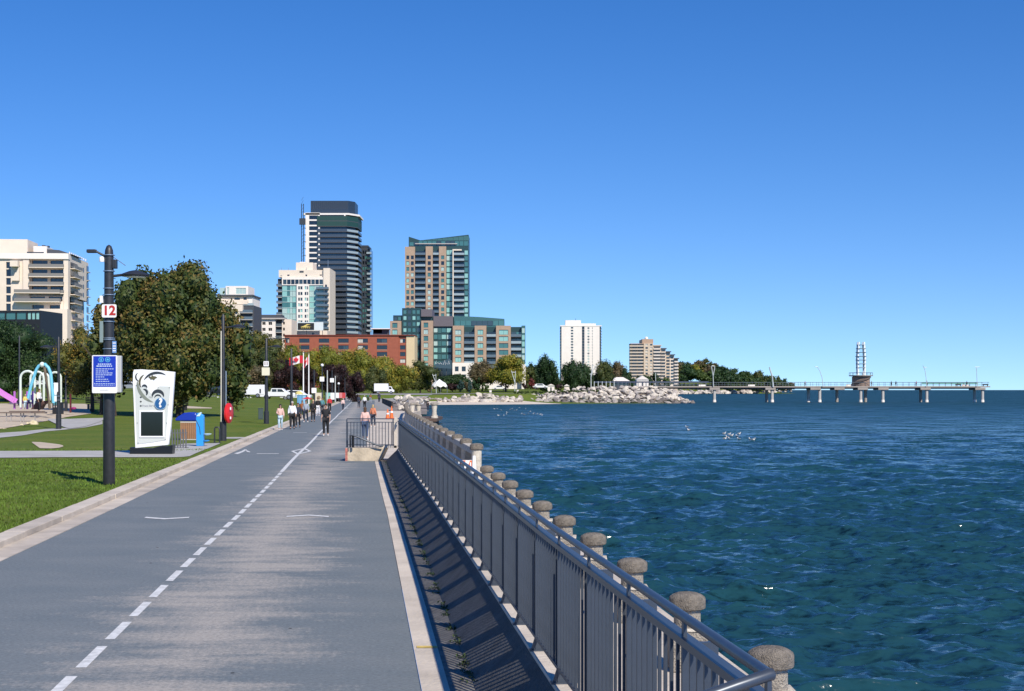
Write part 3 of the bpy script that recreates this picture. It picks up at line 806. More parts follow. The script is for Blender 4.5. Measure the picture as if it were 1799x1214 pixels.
# the blue notice in its white box
z0, z1 = h12(697), h12(633.5); x0, x1 = -.345, .285
nb = MB().extrude_xz(rrect(x0,x1,z0,z1,.03), -.30,-.27).build('notice_face', sign_w, P12)
MB().box(x0+.05,x1+.09,-.268,-.12,z0+.012,z1-.012).build('notice_box', mat('box_grey', (.45,.45,.43), .5), P12, bevel=.02)
MB().box(x0+.03,x1-.03,-.304,-.300,h12(686.5),z1-.025).build('notice_panel', blue_p, nb)
pr = MB()
zc = h12(641); 
m_ = MB()
for xc in (-.115,.05):
    a = disk_xz(xc,zc,.065,20); i_ = disk_xz(xc,zc,.050,20)
    m_.add([(x,-.3065,z) for x,z in a+i_], [(k,(k+1)%20,(k+1)%20+20,k+20) for k in range(20)])
m_.box(-.13,-.10,-.3065,-.3055,zc-.035,zc+.03); m_.extrude_xz([(.015,zc-.02),(.085,zc-.02),(.075,zc+.01),(.05,zc+.03),(.025,zc+.01)],-.3065,-.3055)
m_.build('pictogram', cyan_p, nb)
rt = random.Random(4)
lines = [(648.5,.6,1.5,True),(651.8,.72,1.6,True),(656.5,.8,1,False),(660,.55,1,False),(663.3,.75,1,False),(666.5,.75,1,False),(670,.38,1,False),(673.8,.55,1,False),(677.3,.6,1,False),(681,.95,.8,False),(683.6,.9,.8,False)]
for py, w, th, ctr in lines:
    W0 = .56*w; x = -.03-W0/2 if ctr or w > .85 else -.25
    xe = x+W0
    pr = MB()
    while x < xe:
        l = rt.uniform(.025,.07); pr.box(x,min(x+l,xe),-.3062,-.3052,h12(py)-.008*th,h12(py)+.008*th); x += l+.014
    tag(pr.build('print', mat('print_pale', (.55,.66,.80), .5), nb), kind='stuff')
pr = MB(); x = -.14
while x < .06: pr.box(x,x+.03,-.3022,-.3012,h12(692)-.007,h12(692)+.007); x += .036
pr.build('caption', mat('print_grey', (.35,.36,.38), .6), nb)

# --- other tall posts
def lamp_post(px, py, ptop, label, side=1, th=1.0, group='lamp posts along the promenade', parts=True, zb=None, Y=None, head=True):
    b = pix(px, py, Y) if Y else ground_pix(px, py); b.z = b.z+(.05 if not Y else 0)
    k = F/b.y; H = (py-ptop)/k
    t = thing('lamp_post', label, 'lamp post', b, group=group)
    MB().lathe([(.16*th,0),(.16*th,.9),(.115*th,.95),(.085*th,H*.5),(.07*th,H-.12),(.0001,H)], 14).build('pole', black_p, t, True)
    if head: luminaire(t, side, H-(25/37.7), .72)
    return t, k, H
t, k, H = lamp_post(392,778,552,'charcoal lamp post with red lifebuoy cabinet and pale strip up its side',1)
MB().box(-.095,-.055,-.10,-.06,.95,H*.86).build('pale_strip', mat('strip_pale', (.62,.58,.48), .6), t)
MB().box(.12,.17,-.05,.0,1.7,H*.55).build('mounting_rail', band_m, t)
lb = thing('lifebuoy_cabinet', 'rounded red lifebuoy cabinet fixed to the lamp post', 'lifebuoy', t.location+Vector((.27,-.05,.85)))
MB().lathe([(.0001,-.09),(.38,-.09),(.44,-.04),(.44,.04),(.38,.09),(.0001,.09)],24).mesh('x', red_p)
me = MB().lathe([(.0001,-.09),(.36,-.09),(.43,-.04),(.43,.04),(.36,.09),(.0001,.09)],24).mesh('case', mat('bright_red', (.62,.02,.02), .35), True)
me.transform(Matrix.Rotation(R(78),4,'Z')@Matrix.Rotation(R(90),4,'X')@Matrix.Scale(1.0,4)); me.transform(Matrix.Scale(1.12,4,(0,0,1)))
obj('case', me, lb, (0,0,.5))
MB().box(.10,.15,-.2,-.12,.66,.78).box(.10,.15,-.2,-.12,.22,.34).build('reflective_patch', sign_w, lb)
MB().bar((-.14,.0,.5),(0,0,.5),.05).build('bracket', band_m, lb)
bl_ = thing('short_bollard', 'small dark metal loop bollard beside the lifebuoy post', 'bollard', ground_pix(382,782))
MB().tube([(-.13,0,0),(-.13,0,.72),(-.1,0,.8),(.05,0,.8),(.1,0,.72),(.1,0,0)], .035, 8).build('loop', black_p, bl_, True); MB().box(-.2,.2,-.12,.12,.05,.1).build('foot', black_p, bl_)

t, k, H = lamp_post(468,747,594,'charcoal lamp post with number 11 plate over a blank cream sign box',1,1.15)
def hz(py): return (747-py)/k
sg = MB().extrude_xz(rrect(-.17,.20,hz(645),hz(636),.03),-.2,-.18).build('number_plate', sign_w, t)
obj('number', text_mesh('number','11',.3,mat('print_brown',(.12,.05,.04),.6),.003,True), sg, (.01,-.206,hz(640.5)))
MB().extrude_xz(rrect(-.28,.26,hz(661),hz(647),.04),-.26,-.12).build('sign_box', mat('cream', (.72,.67,.50), .5), t)
MB().tube([(0,0,hz(597)),(.3,0,hz(597)+.02),(1.6,0,hz(597)+.02)], .04, 6).build('upper_arm', black_p, t); MB().box(1.3,1.62,-.12,.12,hz(597)-.03,hz(597)+.09).build('flood_head', black_p, t, bevel=.02)
t, k, H = lamp_post(512,733,612,'tall thin charcoal lamp post left of the red and white flags',1,1.2,head=False)
t, k, H = lamp_post(103,757,592,'black lamp post by the playground with small white notices on it',-1,1.0,group='lamp posts in the park')
MB().extrude_xz(rrect(-.22,.02,(757-690)/k,(757-674)/k,.02),-.19,-.17).extrude_xz(rrect(-.2,-.06,(757-707)/k,(757-697)/k,.01),-.19,-.17).build('notice', sign_w, t)
bd = MB()
for py in (705,698): bd.lathe([(.165,0),(.165,.03)],12,(0,0,(757-py)/k))
bd.build('band', band_m, t)
lamp_post(34,715,590,'thin dark lamp post behind the playground arches',1,.9,group='lamp posts in the park',head=False)
lamp_post(116,725,640,'dark post between the playground lamp and the maple',1,.9,group='lamp posts in the park',head=False)

def far_post(px, pb, pt, Y, label, num=False, ball=False, pale=False, sign_y=None, group='distant posts along the promenade'):
    p = pix(px, pb, Y); k = F/Y
    t = thing('lamp_post', label, 'lamp post', p, group=group); H = (pb-pt)/k
    MB().lathe([(.12,0),(.085,H*.5),(.07,H-.1),(.0001,H)], 8).build('pole', mat('pole_pale',(.5,.5,.47),.5,.2) if pale else black_p, t)
    if ball: MB().ball((0,0,H+.1), .2, 8, 6).build('lamp_globe', sign_w, t, True)
    if sign_y: MB().extrude_xz(rrect(-.28,.28,(pb-sign_y)/k-.3,(pb-sign_y)/k+.3,.05),-.18,-.15).build('sign_plate', sign_w, t)
far_post(552,716,650,170,'distant dark post with a grey oblong plate at head height',sign_y=686)
far_post(566,712,643,185,'distant post topped by a white globe above a white plate',ball=True,sign_y=666)
far_post(575,710,650,200,'distant pale post right of the post with white globe',pale=True)
far_post(583.5,708,650,210,'distant dark post with a white plate near its middle',sign_y=668)
far_post(589,706,660,225,'slim pale post between the two white plates and the low globe',pale=True)
far_post(595,704,675,240,'distant short post with a low white globe lamp',ball=True)
far_post(606,703,664,260,'farthest slim dark post before the dark red trees')

# --- flagpoles with red and white flags
def flagpole(px, pb, pt, Y, label, flab, hang):
    p = pix(px, pb, Y); k = F/Y; H = (pb-pt)/k
    t = thing('flagpole', label, 'flagpole', p, group='white flagpoles'); MB().lathe([(.11,0),(.06,H-.1),(.0001,H)],10).build('pole', sign_w, t, True)
    MB().ball((0,0,H+.08),.12,8,6).build('finial', mat('brass',(.5,.4,.2),.4,.6), t, True)
    f = thing('flag', flab, 'flag', p+Vector((0,0,H-.5-1.1)), group='red and white maple leaf flags')
    # cloth
    nx, nz, w, h = 16, 8, 1.95*hang, 1.1; vs = []
    for i in range(nx+1):
        for j in range(nz+1):
            u = i/nx; x = -w*u-.07; y = .22*math.sin(u*9+j*.25)*u; z = h*j/nz-.35*u*u*(2-hang)+.05*math.sin(u*7)
            vs.append((x,y,z))
    for nm, a, b2, m in (('red_bar',0,4,'r'),('white_field',4,12,'w'),('red_bar',12,16,'r')):
        mb = MB(); mb.add(vs, [(i*(nz+1)+j,(i+1)*(nz+1)+j,(i+1)*(nz+1)+j+1,i*(nz+1)+j+1) for i in range(a,b2) for j in range(nz)])
        mb.build(nm, mat('flag_red',(.55,.015,.03),.7) if m == 'r' else mat('flag_white',(.78,.76,.75),.7), f, True)
    leaf = [(0,.62),(.09,.44),(.2,.5),(.16,.22),(.3,.36),(.34,.28),(.5,.3),(.42,.1),(.48,.05),(.2,-.2),(.24,-.3),(.03,-.27),(.03,-.5),(-.03,-.5),(-.03,-.27),(-.24,-.3),(-.2,-.2),(-.48,.05),(-.42,.1),(-.5,.3),(-.34,.28),(-.3,.36),(-.16,.22),(-.2,.5),(-.09,.44)]
    u = .5; cy = .22*math.sin(u*9+1)*u
    me = MB().extrude_xz([(-w*u-.07+x*hang*.8, h*.5-.35*u*u*(2-hang)+z*.8) for x,z in leaf], cy-.16, cy-.10).build('maple_leaf', MATS['flag_red'], f)
flagpole(533,712,619,215,'white flagpole with a billowing maple leaf flag','red and white maple leaf flag blowing out from the left pole',1.0)
flagpole(542.5,712,622,222,'white flagpole with a half furled maple leaf flag','half furled red and white maple leaf flag on the right pole',.35)

# --- info kiosk
kb = gpix(268, 797, .11)
K = thing('info_kiosk', 'white upright information kiosk with dark screen, wave pattern and blue question mark', 'kiosk', kb)
ks = kb.y/F
def kz(py): return (797-py)*ks
def kx(px): return (px-268)*ks
kwhite = mat('kiosk_white', (.80,.80,.79), .4, var=.04, vscale=2)
kgrey = mat('kiosk_grey', (.56,.585,.55), .45)
kdark = mat('kiosk_dark', (.035,.04,.045), .35)
olive = mat('kiosk_olive', (.10,.09,.045), .5)
MB().extrude_xz([(kx(230.5),0),(kx(305),0),(kx(305.5),kz(781)),(kx(296),kz(783.5)),(kx(284),kz(783)),(kx(270),kz(787)),(kx(250),kz(787.5)),(kx(230.5),kz(785.5))], -.22,.22).build('base', mat('kiosk_black',(.008,.009,.011),.3), K, bevel=.015)
outline = [(239,787),(297,781.5),(301,750),(308,653.5),(279,650.5),(262,650),(250,649),(236.5,649.5),(235,655),(234.5,675),(236,700),(238,760)]
MB().extrude_xz([(kx(a),kz(b_)) for a,b_ in reversed(outline)][::-1], -.12,.06).build('body', kwhite, K, bevel=.012)
MB().extrude_xz([(kx(a),kz(b_)) for a,b_ in [(242.5,780),(270,776.5),(292.5,773),(297,720),(301,679),(282,678.5),(268,692),(258,680),(239.5,680),(240.5,730)]], -.135,-.121).build('inset_panel', kgrey, K)
fr = MB().box(kx(246.5),kx(290.5),-.165,-.137,kz(768.5),kz(721)).build('screen_frame', kwhite, K, bevel=.008)
MB().box(kx(249.5),kx(288),-.170,-.1655,kz(765.5),kz(723.5)).build('screen', mat('screen_black',(.012,.016,.014),.12), fr)
def arc_shape(cx, cy, r0, a0, a1, w, n=22, taper=True):
    o, i_ = [], []
    for k in range(n+1):
        u = k/n; a = R(a0+(a1-a0)*u); ww = w*(math.sin(math.pi*u)**.7 if taper else 1)+.05
        o.append((kx(cx+(r0+ww/2)*math.cos(a)), kz(cy-(r0+ww/2)*math.sin(a)))); i_.append((kx(cx+(r0-ww/2)*math.cos(a)), kz(cy-(r0-ww/2)*math.sin(a))))
    return o+i_[::-1]
def swirl(sh, m, name='wave_motif', y=-.142): MB().add([(x,y-.001*random.random(),z) for x,z in sh], [tuple(range(len(sh)))]).build(name, m, K)
swirl(arc_shape(278,683,28,58,148,4.5), kdark, y=-.128)      # big dark arc along the top
swirl(arc_shape(279,697,10,-5,185,6), kdark)         # right curl
swirl(arc_shape(279,700,6,10,175,2.5), kdark, y=-.145)
swirl(arc_shape(255,681.5,4.5,-10,160,3.5), kdark)
swirl(arc_shape(254,690,6,-50,100,4), kdark)
swirl(arc_shape(248,662,8,120,260,2.5), kdark, y=-.128)
swirl(arc_shape(263,672,16,120,215,3.5), olive)
swirl(arc_shape(281,670,38,178,255,6), mat('kiosk_green',(.20,.22,.18),.5))
swirl([(kx(a),kz(b_)) for a,b_ in [(262,664),(264,661),(267,662),(268.5,658.5),(271,661),(274,661),(278,663.5),(274,665.5),(272,668.5),(269,666.5),(266,667.5),(265,665)]], olive, 'bird_motif', y=-.128)
for cy_ in (698,705.5,713): swirl([(kx(249+a),kz(cy_+b_)) for a,b_ in ((-2,0),(0,-1.8),(2,0),(0,1.8))], kdark, 'bullet')
obj('lettering', text_mesh('lettering','Brant Street',.105,MATS['print_grey'],.001,True), K, (kx(263.5),-.140,kz(713)))
obj('lettering', text_mesh('lettering','Bike',.085,MATS['print_grey'],.001,True), K, (kx(266.5),-.140,kz(698)))
qd = obj('question_roundel', MB().extrude_xz(disk_xz(0,0,kz(686.4)-kz(697),28),-.01,0).mesh('question_roundel', mat('roundel_blue_pale',(.35,.5,.62),.5)), K, (kx(284),-.172,kz(709)))
MB().extrude_xz(disk_xz(0,0,.208,28),-.014,-.0105).build('disc', mat('roundel_blue',(.015,.10,.26),.5), qd)
obj('question_mark', text_mesh('question_mark','?',.46,kwhite,.003,True), qd, (.0,-.02,.015))
bolt = MB().extrude_xz(disk_xz(0,0,.018,8),-.008,0).mesh('bolt', mat('bolt_grey',(.25,.25,.25),.4))
for px, py in ((241,677),(299,681),(243,743),(294.5,743),(244.5,778),(292,771.5),(297,711),(260,681),(279.5,681)): obj('bolt', bolt, K, (kx(px),-.145,kz(py)))

# --- wavy bicycle rack
rk = thing('bike_rack', 'grey wavy slatted bicycle rack beside the information kiosk', 'bike rack', gpix(313,787,.11))
gp = mat('rack_grey', (.13,.135,.14), .5, .2)
for i in range(6):
    x = -.19+i*.09; sl = MB().extrude_xz([(x-.028,0),(x+.02,0),(x+.03,.38),(x+.012,.75),(x-.036,.78),(x-.02,.38)], -.25+i*.1, -.21+i*.1); sl.build('slat', gp, rk)
MB().bar((-.24,-.25,.1),(.30,.3,.1),.03).bar((-.24,-.25,.62),(.30,.3,.62),.03).box(-.3,-.15,-.3,-.2,0,.02).box(.2,.36,.25,.35,0,.02).build('rail', gp, rk)
# --- waste bin with blue lid and timber slats
wb = thing('waste_bin', 'square litter bin with timber slats and glossy blue lid', 'bin', gpix(334.5,772.5,.1))
s2 = wb.location.y/F; bw = .40
MB().box(-bw+.03,bw-.03,-bw+.03,bw-.03,.0,.80).build('liner', mat('navy',(.01,.015,.06),.5), wb)
MB().box(-bw,bw,-bw,bw,.0,.05).box(-bw,bw,-bw,bw,.83,.90).build('frame', mat('frame_pale',(.5,.47,.42),.6), wb)
tm = mat('timber', (.33,.17,.085), .7, var=.25, vscale=9, stretch=(4,4,.6)); smesh = MB().box(-.036,.036,-.012,.012,.055,.825).mesh('slat', tm)
for i in range(9):
    x = -bw+.045+i*(2*bw-.09)/8
    obj('slat', smesh, wb, (x,-bw+.0,0)); obj('slat', smesh, wb, (bw-.0,x,0), rz=R(90))
bb = mat('gloss_blue', (.01,.035,.35), .22)
MB().extrude_xz([(-.62,.92),(.55,.92),(.55,1.05),(.35,1.26),(.1,1.33),(-.2,1.30),(-.5,1.13),(-.64,1.0)], -.46,.46).build('lid', bb, wb, bevel=.06)
# --- blue drinking fountain
fo = thing('drinking_fountain', 'bright sky blue upright drinking fountain with side bowls', 'drinking fountain', gpix(352,783.5,.11))
cy = mat('sky_blue_paint', (.03,.30,.72), .35)
MB().extrude_xz([(-.15,0),(.15,0),(.16,1.2),(.14,1.32),(-.08,1.42),(-.13,1.35),(-.16,1.2)], -.14,.14).build('column', cy, fo, bevel=.02)
MB().extrude_xz([(-.14,1.27),(.02,1.44),(.10,1.43),(.0,1.27)], -.16,-.142).build('crest', mat('fountain_pale',(.55,.72,.8),.4), fo)
MB().lathe([(.05,-.05),(.17,.0),(.18,.03),(.0001,.02)],14).build('bowl', MATS['fountain_pale'], fo, True, (.30,0,.50)); MB().lathe([(.05,-.05),(.15,.0),(.16,.03),(.0001,.02)],14).build('bowl', cy, fo, True, (.24,0,.22))
MB().tube([(-.145,-.146,1.1),(.0,-.15,.8),(.03,-.15,.5)], .012, 6).build('hose', kdark, fo)
# --- dark litter bins
def small_bin(px, py, label, w, h, m=dark_m):
    t = thing('park_bin', label, 'bin', ground_pix(px,py)+Vector((0,0,.08)))
    MB().box(-w/2,w/2,-w/2,w/2,.05,h).build('bin_body', m, t, bevel=.03); MB().box(-w/2-.03,w/2+.03,-w/2-.03,w/2+.03,h+.002,h+.07).build('rim', m, t, bevel=.02)
    MB().box(-w/2-.02,w/2+.02,-w/2-.02,w/2+.02,0,.045).build('foot', m, t)
small_bin(102,730,'black square bin behind the playground lamp post',.72,.92,mat('bin_black',(.012,.012,.014),.5))
small_bin(458,739,'narrow green-grey bin on the lawn beside lamp post 11',.34,.85,mat('bin_green',(.06,.085,.08),.5))
# benches
def bench(p, label, rz=0, sc=1.0):
    t = thing('park_bench', label, 'bench', p, rz)
    t.scale = (sc,sc,sc)
    for j in range(4): MB().box(-.9,.9,-.22+j*.12,-.12+j*.12,.43,.46).build('slat', mat('bench_dark',(.02,.018,.017),.6), t)
    for j in range(4): MB().box(-.9,.9,.27+j*.02,.29+j*.02,.52+j*.12,.61+j*.12).build('slat', MATS['bench_dark'], t)
    for s in (-.75,.75): MB().box(s-.03,s+.03,-.2,.28,0,.428).build('leg', MATS['bench_dark'], t)
bench(ground_pix(313,722)+Vector((0,0,.07)), 'dark park bench on the dirt patch behind the kiosk', R(-35), 1.15)
bench(ground_pix(174,722)+Vector((0,0,.07)), 'dark park bench beside the maple trunks', R(30), 1.25)
# picnic table / balance bench at the playground edge
pt = thing('balance_bench', 'long brown bench on thin legs at the edge of the playground', 'bench', ground_pix(40,744)+Vector((0,0,.08)))
br = mat('brown_board', (.10,.065,.05), .7, var=.2, vscale=5)
q = F/pt.location.y
for i, (a,b_,zz) in enumerate(((-60/q,42/q,.62),(-26/q,34/q,.70))): MB().box(a,b_,-.3+i*.5,.1+i*.5,zz,zz+.06).build('board', br, pt)
for px in (-28,-20,-3,2,22): MB().box(px/q-.03,px/q+.03,-.1,-.04,0,.618).build('leg', mat('leg_grey',(.32,.3,.28),.5), pt)

# --- playground
yellow_st = mat('yellow_stone', (.55,.47,.30), .9, var=.2, vscale=3, bump=.6, bscale=8)
pale_tube = mat('pale_tube', (.62,.70,.62), .4); sky_tube = mat('sky_tube', (.16,.50,.66), .4); purple = mat('purple_plastic', (.42,.13,.50), .4); pink_s = mat('slide_pink', (.60,.22,.58), .35)
pgY = 112.0; pg = F/pgY
def PG(px, py, Y=None): return pix(px, py, Y or pgY)
def arch(x0, x1, ytop, ybot, Y, label):
    b = PG((x0+x1)/2, ybot, Y); t = thing('playground_arch', label, 'play arch', b, group='pale playground arches'); k = F/Y
    w = (x1-x0)/2/k; H = (ybot-ytop)/k; pts = [(-w,0,0)]+[(-w*math.cos(a), 0, H-w+w*math.sin(a)) for a in np.linspace(0, math.pi, 13)]+[(w,0,0)]
    MB().tube(pts, .09, 8).build('tube', pale_tube, t, True)
arch(36,61,652,716,111,'leftmost pale arch over the purple play posts')
arch(53.5,77,653,716,113,'pale arch right of the leftmost arch, beside the woman in white')
arch(70,85.5,656,712,120,'smaller pale arch behind the blue tripod')
arch(87,107,654,708,123,'pale square-topped arch right of the blue tripod')
tr = thing('climbing_tripod', 'sky blue bent tube tripod with wooden pole on the playground', 'climbing frame', PG(70,716,109))
def tl(px, py, dy=0): q_ = PG(px,py,109+dy)-tr.location; return tuple(q_)
MB().tube([tl(49,700),tl(55,676),tl(64,649),tl(68,643),tl(72,641)], .11, 8).build('tube', sky_tube, tr, True)
MB().tube([tl(73,641),tl(79,640),tl(85,646),tl(89,656),tl(91,676),tl(94,708)], .12, 8).build('tube', sky_tube, tr, True)
MB().tube([tl(78,645,1.0),tl(81,665,1.2),tl(84,690,1.5),tl(87.5,718,2)], .10, 8).build('wooden_leg', mat('weathered_wood',(.18,.14,.10),.8,var=.3,vscale=4), tr, True)
MB().ball(tl(74,640.5),.2,8,6).build('hub', pale_tube, tr, True)
sl = thing('playground_slide', 'pink and purple chute slide coming down from the left edge', 'slide', PG(12,716,110))
def sl_(px, py, dy=0): return tuple(PG(px,py,110+dy)-sl.location)
m_ = MB(); A = [Vector(sl_(-14,682)),Vector(sl_(4,694)),Vector(sl_(24,706)),Vector(sl_(27,708))]
for a, b_ in zip(A, A[1:]):
    for dy, dz, w, h in ((0,0,.62,.06),(-.32,.14,.06,.30),(.32,.14,.06,.30)): m_.bar(a+Vector((0,dy,dz)), b_+Vector((0,dy,dz)), w, h, up=(0,0,1))
m_.build('chute', pink_s, sl)
pp = MB().tube([(0,0,0),(0,0,1.36)], .085, 8).mesh('play_post', purple, True)
ppt = thing('play_platform', 'low play deck between purple posts', 'play structure', PG(43,719,112))
for px, py in ((25.5,719),(37,718),(48,719),(58,719)): obj('post', pp, ppt, tuple(PG(px,py,112)-ppt.location))
MB().box(-1.0,.95,-.4,.5,.42,.55).build('deck', mat('deck_violet',(.10,.06,.16),.6), ppt); MB().box(.25,.62,-.2,-.12,.7,1.1).build('panel', mat('panel_blue',(.25,.32,.5),.5), ppt)
rp = thing('rope_ramp', 'brown curved climbing ramp beside the purple posts', 'play structure', PG(69,719,111))
MB().extrude_xz([(-.5,0),(.2,.0),(.38,.35),(.75,.55),(.8,.66),(.3,.62),(-.2,.45)], -.4,.4).build('ramp', mat('ramp_brown',(.07,.035,.03),.8), rp)
rd = thing('spring_toy', 'dark red spring seat toy right of the black bin', 'play equipment', PG(124,725,118))
MB().box(-.06,.06,-.06,.06,0,1.5).build('post', mat('maroon',(.10,.012,.015),.5), rd); MB().ball((.25,0,.35),.22,10,6,(1,.7,.5)).build('seat', mat('magenta',(.3,.02,.15),.5), rd, True)
for i, (px, py, w, h, lab) in enumerate(((60,748,17,9,'largest pale yellow boulder at the playground edge'),(38,750,9,5,'small rounded yellow boulder left of the largest one'),(24,751,16,4,'flat yellow edging stone'),(4,756,18,4,'flat yellow edging stone nearest the left edge'),(49,747.5,8,6,'squat yellow boulder left half hidden by the largest one'))):
    p = ground_pix(px,py); k = F/p.y; bmx = bmesh.new(); bmesh.ops.create_icosphere(bmx, subdivisions=3, radius=1)
    for v in bmx.verts:
        n_ = noise.noise(v.co*1.3+Vector((i*7,0,0)))*.35+noise.noise(v.co*4)*.08; v.co = v.co*(1+n_); v.co.x *= w/2/k; v.co.y *= w/2.6/k; v.co.z = max(v.co.z,-.3)*h*.8/k
    me = bpy.data.meshes.new('edging_boulder'); bmx.to_mesh(me); bmx.free(); me.materials.append(yellow_st)
    tag(obj('edging_boulder', me, None, p+Vector((0,0,.25*h/k))), lab, 'boulder', 'yellow stones edging the playground')
# ================================================================== TREES
def leaf_mat(name, cols):
    m = bpy.data.materials.new(name); m.use_nodes = True; n = m.node_tree; b = n.nodes['Principled BSDF']
    b.inputs['Roughness'].default_value = .55; b.inputs['Specular IOR Level'].default_value = .25
    at = n.nodes.new('ShaderNodeAttribute'); at.attribute_name = 'tint'
    rp = n.nodes.new('ShaderNodeValToRGB'); el = rp.color_ramp.elements
    while len(el) < len(cols): el.new(.5)
    for i, c in enumerate(cols): el[i].position = i/(len(cols)-1); el[i].color = (*c, 1)
    n.links.new(at.outputs['Fac'], rp.inputs[0]); n.links.new(rp.outputs[0], b.inputs['Base Color'])
    return m
SP = {
 'maple': leaf_mat('maple_leaves', [(.020,.038,.010),(.038,.062,.014),(.072,.082,.018),(.115,.098,.022),(.15,.095,.024)]),
 'autumn': leaf_mat('autumn_leaves', [(.035,.05,.012),(.085,.09,.018),(.17,.13,.022),(.24,.15,.025)]),
 'dark': leaf_mat('dark_leaves', [(.012,.030,.010),(.022,.050,.014),(.040,.072,.018)]),
 'locust': leaf_mat('yellow_green_leaves', [(.07,.095,.012),(.14,.15,.018),(.22,.19,.022),(.30,.22,.03)]),
 'maroon': leaf_mat('dark_red_leaves', [(.012,.008,.008),(.027,.011,.011),(.048,.018,.017)]),
 'red': leaf_mat('red_shrub_leaves', [(.06,.012,.012),(.14,.02,.02),(.10,.05,.03)]),
 'brown': leaf_mat('brown_leaves', [(.055,.05,.025),(.10,.08,.035),(.16,.11,.055)]),
 'olive': leaf_mat('olive_leaves', [(.03,.045,.012),(.06,.075,.018),(.10,.095,.025)]),
 'blue': leaf_mat('blue_green_needles', [(.02,.045,.04),(.035,.075,.065)]),
 'bush': leaf_mat('bush_leaves', [(.03,.055,.012),(.06,.09,.018)]),
}
bark = mat('bark', (.055,.042,.032), .9, var=.3, vscale=6, bump=.8, bscale=14)

def crown_mesh(name, w, d, h, z0, m, leaf, cover, K, seed, tall=False, ragged=.3):
    rg = np.random.default_rng(seed); cen = []; 
    for i in range(K):
        while True:
            p = rg.uniform(-1, 1, 3)
            if (p**2).sum() < 1: break
        if tall: wz = 1-.75*(p[2]+1)/2; p[0] *= wz; p[1] *= wz
        elif p[2] < -.2: p[0] *= .85; p[1] *= .85
        r = rg.uniform(.30, .52)*(1-.35*np.linalg.norm(p)) + .09
        if K > 40: r *= .62
        if tall: r *= .75
        if K > 40 and i < K*.7:      # an even shell of boughs makes the broad dome
            fz = 1-2*(i+.5)/(K*.7); fa = i*2.39996; fr = math.sqrt(1-fz*fz); p = np.array([fr*math.cos(fa), fr*math.sin(fa), fz])*rg.uniform(.60,1.0); r = rg.uniform(.17,.31)
            if p[2] < -.3: p[:2] *= 1.08
        cen.append((p*(1-r*.5), r))
    P = []; N = []; T = []
    for c, r in cen:
        rr = np.array([r*w/2, r*d/2, r*h/2*(.95)]); area = 4*math.pi*(rr.mean())**2
        n = max(12, int(area/leaf**2*cover)); u = rg.normal(size=(n, 3)); u /= np.linalg.norm(u, axis=1)[:, None]
        # ragged shells: radius modulated so that twigs and gaps show
        f1 = 1+ragged*np.sin(u@rg.normal(size=3)*5+rg.uniform(0,6))*np.sin(u@rg.normal(size=3)*7+rg.uniform(0,6))
        q = u*(rg.uniform(.70, 1.04, n)**1*f1)[:, None]
        P.append(q*rr+np.array([c[0]*w/2, c[1]*d/2, z0+h/2+c[2]*h/2])); N.append(u)
        T.append(np.clip(rg.uniform(.15,.85)+rg.normal(0,.17,n), 0, 1))
    P = np.concatenate(P); N = np.concatenate(N); T = np.concatenate(T); n = len(P)
    N = N+rg.normal(0, .75, (n,3)); N /= np.linalg.norm(N, axis=1)[:, None]
    A = np.cross(N, rg.normal(size=(n,3))); A /= np.linalg.norm(A, axis=1)[:, None]; B = np.cross(N, A)
    s = leaf*rg.uniform(.55, 1.15, n)[:, None]*.62
    V = np.stack([P-A*s, P-B*s*.62, P+A*s*1.05, P+B*s*.62], 1).reshape(-1, 3)
    # opaque leafy cores
    cv, cf, ct = [], [], []; o = len(V)
    for c, r in cen:
        k = MB().ball((0,0,0), 1, 7, 5); rr = np.array([r*w/2, r*d/2, r*h/2])*.68
        for v in k.v: cv.append(np.array(v)*rr*(1+rg.uniform(-.4,.3))+np.array([c[0]*w/2, c[1]*d/2, z0+h/2+c[2]*h/2]))
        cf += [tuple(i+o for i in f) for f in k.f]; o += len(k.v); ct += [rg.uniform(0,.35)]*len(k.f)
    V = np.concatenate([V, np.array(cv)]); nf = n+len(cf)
    F_ = np.concatenate([np.arange(n*4).reshape(-1,4), np.array(cf)])
    me = bpy.data.meshes.new(name); me.vertices.add(len(V)); me.vertices.foreach_set('co', V.astype(np.float32).ravel())
    me.loops.add(nf*4); me.loops.foreach_set('vertex_index', F_.ravel().astype(np.int32))
    me.polygons.add(nf); me.polygons.foreach_set('loop_start', np.arange(0, nf*4, 4, dtype=np.int32)); me.update(calc_edges=True)
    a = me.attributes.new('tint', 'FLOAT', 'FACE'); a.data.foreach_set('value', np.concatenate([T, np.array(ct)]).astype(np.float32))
    me.materials.append(m); return me

